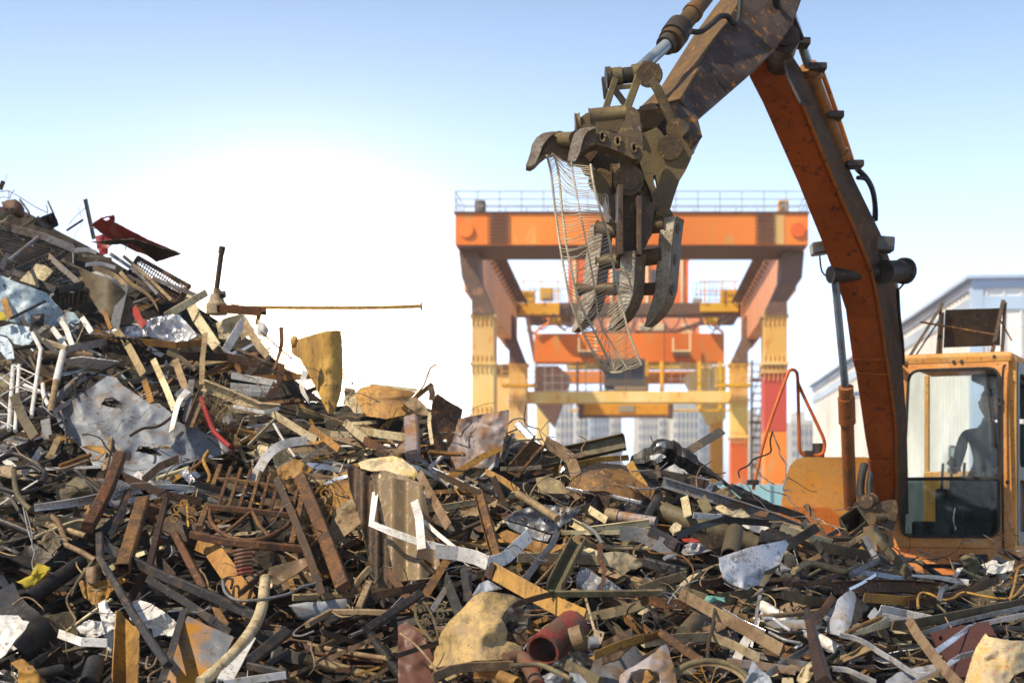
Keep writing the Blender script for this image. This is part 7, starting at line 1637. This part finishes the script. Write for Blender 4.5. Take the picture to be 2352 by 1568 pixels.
# bicycle wheel
wc = S(*cv('H', [(1085, 1620)])[0], .82); kH = pxm(1630, 1560) * .2344
bw = thing('bicycle_wheel', 'old bicycle wheel half buried at the bottom of the heap', 'wheel', wc); LAND.append((1630, 1550, 'bicycle wheel'))
wx = Vector((345 * kH, 0, 0)); wy = Vector((0, 150 * kH, 215 * kH))
def wpnt(a, r): return wc + wx * r * math.cos(a) + wy * r * math.sin(a)
w = MB(); sweep(w, [wpnt(i / 48 * 6.2832, 1) for i in range(49)], 'round', 58 * kH); new_obj('tyre', w, MATS['olive'], bw)
w = MB(); sweep(w, [wpnt(i / 48 * 6.2832, .9) for i in range(49)], 'flat', 40 * kH, 10 * kH); new_obj('rim', w, MATS['tan'], bw)
w = MB()
for i in range(14): sweep(w, [wpnt(i / 14 * 6.2832, .9), wpnt(i / 14 * 6.2832 + .5, .06)], ngon(3.5 * kH, 5), 1)
cyl(w, wc + Vector((0, -.04, 0)), wc + Vector((0, .04, 0)), .02); new_obj('spoke', w, MATS['ochre'], bw)
bar('H', [(1240, 1360), (1560, 1395), (1920, 1450)], 70, 'flat', 'rustplate', 'steel_bar', 'bar', 'grey-tan flat bar above the bicycle wheel', .95, 'grey-tan bar by the wheel')
bar('H', [(1760, 1340), (2040, 1380)], 44, 'flat', 'greysteel', 'steel_strip', 'strip', 'light grey strip beyond the bicycle wheel', .98)
bar('H', [(1480, 1070), (1420, 1170), (1340, 1330)], 80, 'flat', 'white', 'steel_strip', 'strip', 'white board strip crossing under the brown plank', .8)
plate('H', [(1420, 1560), (1490, 1350), (1560, 1420), (1660, 1500), (1700, 1580), (1480, 1580)], 'plate', 'metal_shard', 'shard', 'blue-grey pointed shard at the bottom', 1.02, 'blue-grey shard', .07, 6, mode='crumple', smooth=False)
bar('H', [(1620, 1500), (1860, 1340), (2060, 1220)], 60, 'flat', 'greysteel', 'steel_strip', 'strip', 'grey strip slanting above the blue-grey shard', .96)
plate('H', [(1930, 1530), (2010, 1400), (2110, 1310), (2120, 1420), (2060, 1530), (1980, 1575)], 'cream', 'torn_sheet', 'sheet', 'cream torn leaf of sheet near the dark post', 1.0, None, .07, 6)
plate('H', [(1785, 1515), (1890, 1510), (1900, 1580), (1790, 1580)], 'cream', 'board', 'board', 'small cream board at the bottom edge', 1.1, None, .01, 4, thick=.03, smooth=False)
bar('H', [(1580, 920), (1900, 890), (2150, 860)], 48, 'round', 'tan', 'pipe', 'pipe', 'tan slim pipe behind the dark post', .8, 'tan slim pipe')
plate('H', [(1600, 960), (1800, 950), (2040, 940), (2040, 1040), (1860, 1020), (1700, 1030)], 'greysteel', 'metal_sheet', 'sheet', 'grey wavy sheet below the tan slim pipe', .8, None, .06, 4)
bar('H', [(1600, 935), (1700, 940), (1780, 1000), (1870, 1055)], 36, 'round', 'silver', 'pipe', 'pipe', 'bright bent tube over the grey wavy sheet', .92, curve=True)
bar('H', [(1660, 1070), (1800, 1140), (1960, 1175)], 30, 'round', 'greysteel', 'pipe', 'pipe', 'thin grey tube below the bright bent tube', .9, curve=True)

# ---------- I: right front corner
bar('I', [(225, 855), (300, 1180), (400, 1580)], 104, 'sq', 'darkrust', 'wooden_post', 'post', 'dark splintered post standing at the front', 1.06, 'dark splintered post', taper=(.5, 1.1), roll=20)
bar('I', [(290, 950), (400, 850), (480, 720)], 90, 'flat', 'rust', 'branch', 'branch', 'brown splintered board leaning by the dark post', .9, 'brown splintered board', taper=(1, .6), h=30)
plate('I', [(400, 1060), (450, 950), (500, 830), (520, 750), (590, 690), (650, 655), (690, 680), (712, 725), (690, 830), (655, 1000), (610, 1060), (545, 1100), (450, 1080)], 'plate', 'metal_sheet', 'sheet', 'smooth blue-grey bent sheet beside the dark post', .84, 'smooth blue-grey sheet', .03, 3, bulge=.12)
plate('I', [(640, 1010), (670, 860), (712, 735), (780, 770), (840, 820), (780, 900), (700, 980)], 'black', 'metal_sheet', 'sheet', 'black folded inside of the blue-grey bent sheet', .76, None, .04, 5)
bar('I', [(845, 930), (910, 850)], 60, 'flat', 'white', 'steel_strip', 'strip', 'small white bracket end beside the white bar', .92)
bar('I', [(915, 835), (1180, 875), (1480, 925)], 84, 'L', 'white', 'painted_bar', 'bar', 'bright white painted bar on the front slope', .94, 'bright white bar', roll=20, taper=(1.2, .5))
bar('I', [(960, 910), (1200, 960), (1400, 970)], 60, 'flat', 'white', 'steel_strip', 'strip', 'second white strip under the bright white bar', .88)
bar('I', [(610, 1075), (760, 1000), (950, 920)], 36, 'round', 'ochre', 'rebar', 'rebar', 'ochre ribbed bar rising to the bright white bar', .98)
bar('I', [(660, 1100), (830, 1040), (1030, 965)], 74, 'flat', 'cream', 'steel_strip', 'strip', 'pale tapered strip under the ochre ribbed bar', .94, taper=(.3, 1.2))
bar('I', [(1060, 1000), (1280, 985), (1700, 905), (2400, 770)], 84, 'flat', 'olive', 'flat_rail', 'rail', 'long olive flat rail reaching out of the picture', .98, 'long olive flat rail', roll=20, h=16)
bar('I', [(1330, 1090), (1700, 970), (2050, 890), (2400, 815)], 42, 'flat', 'greysteel', 'steel_strip', 'strip', 'grey band below the long olive flat rail', 1.0)
bar('I', [(545, 1095), (700, 1130), (820, 1185), (930, 1260), (1080, 1350), (1190, 1425), (1300, 1480), (1430, 1490)], 48, 'flat', 'silver', 'strapping', 'strapping band', 'bright strapping band curving down from the blue-grey sheet', 1.06, 'bright curving band', curve=True, roll=20, h=9)
bar('I', [(1480, 1265), (1640, 1150), (1820, 1020), (2040, 965), (2400, 890)], 48, 'flat', 'silver', 'strapping', 'strapping band', 'bright strapping band bent over the maroon plate', 1.08, 'bent band over the maroon plate', roll=20, h=9)
bar('I', [(480, 1425), (620, 1440), (760, 1500), (900, 1560)], 46, 'flat', 'silver', 'strapping', 'strapping band', 'short strapping band at the bottom near the dark post', 1.1, curve=True, roll=20, h=9)
bar('I', [(1250, 1580), (1560, 1440), (1640, 1360), (1720, 1310), (1860, 1275)], 48, 'flat', 'silver', 'strapping', 'strapping band', 'strapping band running to the spotted cream sack', 1.1, roll=20, h=9)
plate('I', [(1000, 1540), (1120, 1460), (1300, 1410), (1480, 1380), (1560, 1440), (1400, 1510), (1200, 1590), (1000, 1590)], 'plate', 'metal_sheet', 'sheet', 'blue-grey folded sheet at the bottom below the band', .98, None, .05, 4)
plate('I', [(1430, 1075), (1540, 1045), (1650, 1020), (1820, 990), (2000, 955), (2085, 1105), (1960, 1085), (1880, 1260), (1810, 1500), (1700, 1510), (1590, 1340), (1520, 1240)], 'maroon', 'steel_plate', 'plate', 'maroon plate with a round hole under the bent band', .92, 'maroon plate with a hole', .015, 3, holes=[[(1540 + 22 * math.cos(k * .785), 1125 + 25 * math.sin(k * .785)) for k in range(8)]], thick=.012)
plate('I', [(1760, 1590), (1800, 1460), (1840, 1320), (1880, 1220), (1930, 1140), (1975, 1078), (2010, 1115), (2110, 1130), (2240, 1150), (2420, 1150), (2420, 1420), (2260, 1480), (2190, 1590)], 'spotted', 'sack', 'sack', 'spotted cream sack with red marks in the corner', 1.1, 'spotted cream sack', .07, 5, bulge=.22, thick=.03)
bar('I', [(1225, 950), (1300, 1080), (1480, 1320), (1560, 1420), (1720, 1590)], 84, 'flat', 'tan', 'wooden_lath', 'lath', 'weathered tan lath crossing the bands', 1.14, 'weathered tan lath', h=24, roll=20)
bar('I', [(500, 640), (850, 620), (1200, 620), (1520, 650)], 116, 'C', 'rust', 'steel_beam', 'beam', 'rusted level beam before the cab', .74, 'rusted level beam', roll=-10)
bar('I', [(780, 730), (1000, 745), (1200, 760), (1350, 735)], 84, 'flat', 'goldrust', 'steel_strip', 'strip', 'mustard wavy strip along the rusted level beam', .84, curve=True)
bar('I', [(1200, 790), (1500, 750), (1800, 660), (2080, 560)], 66, 'L', 'rust', 'steel_angle', 'angle', 'rusty angle sloping up below the cab', .82, 'rusty sloping angle')
wire('I', [(1315, 825), (1312, 740), (1345, 685), (1430, 695), (1560, 752), (1660, 735), (1760, 680), (1950, 715), (2150, 742), (2260, 715), (2360, 600), (2420, 520)], 24, 'ochre', 'bent_rod', 'rod', 'rusty wavy rod snaking below the cab', 1.0, 'rusty wavy rod')
wire('I', [(2215, 745), (2255, 620), (2285, 480), (2330, 420), (2420, 410)], 24, 'ochre', 'bent_rod', 'rod', 'rusty hooked rod rising beside the wavy rod', 1.0)
bar('I', [(880, 30), (950, 170), (1100, 350), (1240, 520)], 84, 'L', 'olive', 'steel_angle', 'angle', 'mossy yellow-grey angle leaning before the excavator', .75, 'mossy leaning angle', roll=15, dl=.1)
bar('I', [(788, 130), (860, 270), (915, 370), (800, 430), (665, 500)], 50, 'sq', 'greysteel', 'square_tube', 'square tube', 'grey square tube kinked into a hook', .74, 'grey hooked tube')
bar('I', [(700, 480), (900, 500), (1180, 550)], 46, 'flat', 'paleblue', 'steel_strip', 'strip', 'pale blue chipped strip before the cab', .72, 'pale blue chipped strip')
bar('I', [(1250, 512), (1500, 530), (1810, 585)], 58, 'flat', 'white', 'steel_strip', 'strip', 'white-grey strip under the cab corner', .8, taper=(.3, 1))
bar('I', [(640, 650), (760, 590), (900, 505)], 30, 'flat', 'silver', 'steel_strip', 'strip', 'thin bright strip crossing the level beam', .86)
bar('I', [(1520, 760), (1545, 660), (1610, 620)], 44, 'flat', 'greysteel', 'steel_strip', 'strip', 'grey curled tab over the wavy rod', 1.04, curve=True)
wb = plate('I', [(1975, 480), (2000, 410), (2080, 390), (2120, 420), (2190, 375), (2260, 362), (2240, 460), (2140, 490), (2060, 500)], 'white', 'foam_block', 'block', 'white marked block lying at the cab foot', .82, 'white marked block', .04, 5, thick=.08, smooth=False)
plate('I', [(1850, 610), (1920, 530), (2060, 505), (2190, 480), (2180, 510), (2020, 540)], 'black', 'metal_sheet', 'sheet', 'black fabric-like sheet under the white marked block', .76, None, .04, 6)
lump('I', [(1700, 320), (1760, 270), (1840, 255), (1880, 320), (1925, 370), (1920, 440), (1860, 530), (1800, 480), (1740, 420)], 'olive', 'crushed_mesh', 'mesh', 'crushed dark mesh bundle against the cab panel', .6, 'crushed mesh bundle', .4, .06, 8)
plate('I', [(1650, 520), (1700, 440), (1760, 430), (1720, 500), (1690, 530)], 'white', 'torn_sheet', 'sheet', 'white torn scrap beside the crushed mesh bundle', .76, None, .04, 8, mode='crumple', smooth=False)
bar('I', [(90, 480), (180, 415), (270, 395), (420, 430), (600, 475), (740, 420)], 70, 'round', 'tan', 'pipe', 'pipe', 'crooked grey-tan pipe beside the mottled plate', .7, 'crooked grey-tan pipe', curve=True, taper=(.7, 1))
bar('I', [(-30, 40), (200, 120), (470, 190)], 64, 'flat', 'cream', 'plank', 'plank', 'weathered pole end below the orange engine cover', .7)
bar('I', [(340, 220), (600, 280), (940, 330)], 96, 'flat', 'olive', 'steel_bar', 'bar', 'bluish-olive wide bar below the orange engine cover', .6, 'bluish-olive wide bar')
bar('I', [(0, 600), (250, 590), (400, 560), (550, 500)], 44, 'flat', 'rust', 'steel_strip', 'strip', 'rusty ragged strip by the crooked pipe', .82, curve=True)
bar('I', [(0, 700), (200, 750), (420, 790)], 90, 'flat', 'olive', 'plank', 'plank', 'grey-olive broad plank behind the splintered board', .74)
plate('I', [(0, 250), (60, 290), (120, 330), (115, 420), (40, 430), (0, 380)], 'tan', 'metal_sheet', 'sheet', 'tan folded scrap next to the mottled plate', .72, None, .04, 6)
bar('I', [(200, -20), (280, 100), (310, 140)], 60, 'L', 'darksteel', 'steel_angle', 'angle', 'dark short angle before the orange engine cover', .62)
bar('I', [(320, 190), (400, 310), (490, 420)], 56, 'L', 'darksteel', 'steel_angle', 'angle', 'dark angle falling past the bluish-olive bar', .68)
# open square duct by the boom foot
w = MB(); dq = [P(u, v, 8.6) for u, v in ((1926, 1188), (1968, 1160), (1992, 1195), (1950, 1230))]
loft(w, [dq, [p + Vector((.10, .35, -.12)) for p in dq]], False); loft(w, [[p.lerp(sum(dq, Vector()) / 4, .12) for p in reversed(dq)], [p.lerp(sum(dq, Vector()) / 4, .12) + Vector((.10, .35, -.12)) for p in reversed(dq)]], False)
m4 = [p.lerp(sum(dq, Vector()) / 4, .12) for p in dq]; w.add(dq + m4, [(i, (i + 1) % 4, 4 + (i + 1) % 4, 4 + i) for i in range(4)])
new_obj('square_duct', w, MATS['olive'], label='open square duct end at the foot of the boom', cat='duct'); LAND.append((1958, 1195, 'open square duct'))
bar('I', [(570, 250), (700, 170), (800, 110)], 50, 'flat', 'tan', 'steel_bar', 'bar', 'tan prop under the open square duct', .5)
bar('I', [(820, 30), (870, 270)], 90, 'flat', 'tan', 'steel_bar', 'bar', 'upright tan board behind the mossy leaning angle', .45)
# ------------------------------------------------------------------ lesser pieces: each a thing, placed on the mound surface
COLN = {'rust': 'rust-brown', 'darkrust': 'dark brown', 'ochre': 'ochre', 'darksteel': 'slate-black', 'greysteel': 'grey', 'silver': 'silvery', 'white': 'white',
        'cream': 'cream', 'tan': 'tan', 'olive': 'olive', 'black': 'black', 'paleblue': 'pale blue'}
def palette(u, v, r):
    c = interp(CREST, u); f = (v - c) / (1568 - c)  # darker mixes low down put the heap's shade into the colours
    if u < 480:
        if f < .35: ws = dict(greysteel=4, darksteel=4, paleblue=1.5, olive=2, tan=2, white=1.6, cream=1.2, rust=1)
        elif f < .62: ws = dict(white=3.4, silver=1.8, cream=1.5, tan=2.6, greysteel=3, darksteel=3, olive=2, ochre=1.2, rust=2, black=1.5)
        else: ws = dict(darksteel=5, black=6, darkrust=2.5, rust=1.4, ochre=.7, olive=2, cream=.6, greysteel=1, white=.4)
    elif u < 1150:  # middle of the heap: orange flare tint put into the colour mix
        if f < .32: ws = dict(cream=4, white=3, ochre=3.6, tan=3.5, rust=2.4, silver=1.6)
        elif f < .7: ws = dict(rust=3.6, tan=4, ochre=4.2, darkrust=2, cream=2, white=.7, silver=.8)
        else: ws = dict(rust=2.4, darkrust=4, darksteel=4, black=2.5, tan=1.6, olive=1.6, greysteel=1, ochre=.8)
    elif u < 1700: ws = dict(olive=3, tan=2.6 - f, rust=2.6, darkrust=2.6 + 2 * f, greysteel=1.8, ochre=1.4, darksteel=2.4 + 2 * f, black=3 * f, cream=1.2, silver=.5)
    else: ws = dict(darksteel=4.2, olive=3.2, greysteel=2.4, tan=1.6, rust=1.4, darkrust=2, ochre=.9, black=4, cream=1, silver=1.3, white=.8)
    return r.choices(list(ws), list(ws.values()))[0]
def basis(u, v):
    p = S(u, v); a = (S(u + 12, v) - p).normalized(); b = (p - S(u, v + 12)).normalized()
    return p, a, b, a.cross(b).normalized() * -1
def nearlm(u, v):
    d = sorted(LAND, key=lambda L: math.hypot(L[0] - u, (L[1] - v) * 1.3)); A = d[0]
    for B in d[1:7]:
        a = Vector((A[0] - u, A[1] - v)); b = Vector((B[0] - u, B[1] - v))
        if a.length > 4 and b.length > 4 and a.normalized().dot(b.normalized()) < -.35: return A, B
    return A, None
used_labels = set(o['label'] for o in sc.objects if o.get('label'))
def relabel(base, u, v):
    A, B = nearlm(u, v)
    tries = []
    if B: tries.append(f'{base} between the {A[2]} and the {B[2]}')
    for L in sorted(LAND, key=lambda L: math.hypot(L[0] - u, (L[1] - v) * 1.3))[:5]:
        dx, dy = u - L[0], v - L[1]
        rel = ('just above' if dy < 0 else 'just below') if abs(dy) > abs(dx) * .7 else 'beside'
        tries.append(f'{base} {rel} the {L[2]}')
    ok = [t for t in tries if t not in used_labels and len(t.split()) <= 16]
    if not ok: return None
    used_labels.add(ok[0]); return ok[0]
minor = []
r = random.Random(77)
def rand_uv(r, right=True):
    while True:
        u = r.uniform(-60, 2420); c = interp(CREST, u)
        v = c - 4 + (1590 - c + 4) * r.random() ** .9
        return u, v
KINDS_ = [('flat', 26), ('sq', 14), ('L', 16), ('C', 7), ('round', 12), ('pipe', 9), ('strip', 22), ('plate', 30)]
NM = {'flat': ('flat_bar', 'bar', 'flat bar'), 'sq': ('square_bar', 'bar', 'square bar'), 'L': ('angle_iron', 'angle', 'angle iron'), 'C': ('steel_channel', 'channel', 'channel'),
      'round': ('steel_rod', 'rod', 'rod'), 'pipe': ('scrap_pipe', 'pipe', 'open pipe'), 'strip': ('bent_strip', 'strip', 'bent strip'), 'plate': ('sheet_scrap', 'sheet', 'torn sheet')}
def piece(u, v, kind, size, m, r, mb, lift):
    p, a, b, n = basis(u, v)
    if n.dot(Vector((0, -1, .3))) < 0: n = -n
    th = r.choice((r.gauss(-.5, .45), r.gauss(.75, .5), r.uniform(0, 3.14)))
    d = (a * math.cos(th) + b * math.sin(th) + n * r.gauss(0, .22)).normalized()
    c = p + n * lift
    if kind == 'plate':
        e = d.cross((n + a * r.gauss(0, .5) + b * r.gauss(0, .5)).normalized()).normalized()
        k = r.randint(5, 8); L, W = size * .5, size * r.uniform(.22, .48)
        poly = [(L * math.cos(i / k * 6.283 + r.uniform(-.3, .3)) * r.uniform(.75, 1.15), W * math.sin(i / k * 6.283 + r.uniform(-.3, .3)) * r.uniform(.75, 1.15)) for i in range(k)]
        am = size * r.uniform(.06, .28); o_ = Vector((r.uniform(0, 99), r.uniform(0, 99), 0)); nn = d.cross(e); f = r.uniform(1.0, 2.2) / size; cr_ = r.random() < .5
        fold = r.uniform(-.3, .3); fs = r.uniform(-.5, .9)
        def mp(x, y):
            q = Vector((x * f, y * f, 0)) + o_
            h = am * (crease(q) * 1.6 if cr_ else fbm(q, 3)) + max(0, x * .8 + y * .3 - fold * L) * fs
            return c + d * x + e * y + nn * h
        sheet(mb, poly, mp, max(.003, size * .012), size / 8, size * .02, smooth=not cr_, seed=r.randint(1, 9999))
        return
    L = size; w = size * r.uniform(.028, .10) if kind not in ('round',) else size * r.uniform(.025, .05)
    w = max(.008, min(w, .085))
    pts = [c + d * L * (i / 6 - .5) for i in range(7)]
    bend = r.gauss(0, .05) if kind != 'strip' else r.gauss(0, .28)
    e = d.cross(n); bd = (n * r.uniform(-1, 1) + e * r.uniform(-1, 1)); kx = r.randint(2, 4); ka = r.gauss(0, .3) if r.random() < .35 else 0
    for i in range(7):
        t = i / 6 - .5
        pts[i] += bd * bend * L * (.25 - t * t) + (bd * ka * L * max(0, i - kx) / 6 if kind in ('flat', 'strip', 'L', 'round') else Vector())
    if kind == 'strip': pts = smooth_path(pts, 2)
    sweep(mb, pts, 'flat' if kind == 'strip' else kind, w * (1.2 if kind in ('flat', 'strip') else 1), roll=r.uniform(-60, 60), twist=r.gauss(0, 70) if kind == 'strip' else r.gauss(0, 10))
# what the standout pieces cover, so the lesser ones go between and beneath them
dg = bpy.context.evaluated_depsgraph_get(); GX, GYN = 294, 196
cover = [[False] * GX for _ in range(GYN)]
terr = {o.name for o in sc.objects if o.get('kind') == 'structure'}
for iy in range(50, GYN):
    for ix in range(GX):
        u = (ix + .5) * 8; v = (iy + .5) * 8
        h = sc.ray_cast(dg, Vector((0, 0, CZ)), Vector(((u - U0) / F, 1, (V0 - v) / F)).normalized())
        cover[iy][ix] = bool(h[0]) and h[4].name not in terr
def covered(u, v):
    if 455 < u < 700 and 1070 < v < 1300: return True      # in front of and inside the iron gate
    if 640 < u < 800 and v < 985: return True
    return cover[max(0, min(GYN - 1, int(v / 8)))][max(0, min(GX - 1, int(u / 8)))]
N_MINOR = 950
for i in range(N_MINOR):
    u, v = rand_uv(r)
    if covered(u, v) and r.random() < .94: continue
    kind = r.choices([k for k, _ in KINDS_], [w for _, w in KINDS_])[0]
    size = r.uniform(.20, .60)
    if kind == 'plate': size *= .75
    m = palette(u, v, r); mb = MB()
    piece(u, v, kind, size, m, r, mb, r.uniform(.0, .14))
    nm, ct, ph = NM[kind]
    base = ('long ' if size > .5 else 'short ' if size < .32 else '') + COLN[m] + ' ' + ph
    lab = relabel(base, u, v)
    if not lab: continue
    o = new_obj(nm, mb, MATS[m], label=lab, cat=ct, group=('loose %ss in the scrap heap' % ph))
    minor.append(o)
# ------------------------------------------------------------------ rubble nobody could count: small offcuts filling the heap
r = random.Random(5)
stuff = {}
for i in range(5600):
    u, v = rand_uv(r); kind = r.choices(['flat', 'sq', 'L', 'round', 'strip', 'plate'], [22, 8, 12, 16, 30, 14])[0]
    size = r.uniform(.09, .46) * (1.2 if v > 1150 else 1)
    if v > 1280 and r.random() < .3: continue
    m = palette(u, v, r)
    if kind == 'plate': size *= .7
    mb = stuff.setdefault(('sheet' if kind == 'plate' else 'bar', m), MB())
    piece(u, v, kind, size, m, r, mb, r.uniform(-.20, .08) - (.16 if covered(u, v) else 0))
for (k, m), mb in stuff.items():
    o = new_obj('scrap_rubble', mb, MATS[m + '_bits'], kind='stuff')
    o['label'] = ('mass of small %s %s filling the scrap heap' % (COLN[m], 'sheet scraps' if k == 'sheet' else 'bar offcuts and strips')); o['category'] = 'scrap'
# thin wires in the heap
for wm, cnt in (('tan', 200), ('greysteel', 120), ('darksteel', 110)):
  w = MB()
  for i in range(cnt):
      u, v = rand_uv(r); p, a, b, n = basis(u, v)
      if n.dot(Vector((0, -1, .3))) < 0: n = -n
      q = p + n * r.uniform(.05, .28); pts = [q]; d = (a * r.uniform(-1, 1) + b * r.uniform(-1, 1)).normalized()
      for k in range(r.randint(4, 9)):
          d = (d + a * r.gauss(0, .5) + b * r.gauss(0, .5) + n * r.gauss(0, .25)).normalized(); pts.append(pts[-1] + d * r.uniform(.03, .07))
      sweep(w, smooth_path(pts, 3), ngon(r.uniform(.0015, .005), 5), 1)
  o = new_obj('wire_tangle', w, MATS[wm + '_bits'], kind='stuff'); o['label'] = 'loose thin ' + COLN[wm] + ' wires strewn all over the scrap heap'; o['category'] = 'wire'
# leave out lesser pieces that ended up hidden inside the heap
dg = bpy.context.evaluated_depsgraph_get(); hits = {}
for iy in range(150, 341):
    for ix in range(512):
        u = (ix + .5) * 2352 / 512; v = (iy + .5) * 1568 / 341
        d = Vector(((u - U0) / F, 1, (V0 - v) / F)).normalized()
        h = sc.ray_cast(dg, Vector((0, 0, CZ)), d)
        if h[0]: hits[h[4].name] = hits.get(h[4].name, 0) + 1
for o in list(minor):
    if hits.get(o.name, 0) < 6: bpy.data.objects.remove(o)
print('MINOR KEPT', sum(1 for o in minor if o.name in bpy.data.objects) if False else len([1 for o in sc.objects if o.get('group', '').startswith('loose')]))
low = [o.name + ':' + str(hits.get(o.name, 0)) for o in sc.objects if o.parent is None and o.type == 'MESH' and not o.get('kind') and hits.get(o.name, 0) < 4]
print('HIDDEN HEROES', low)
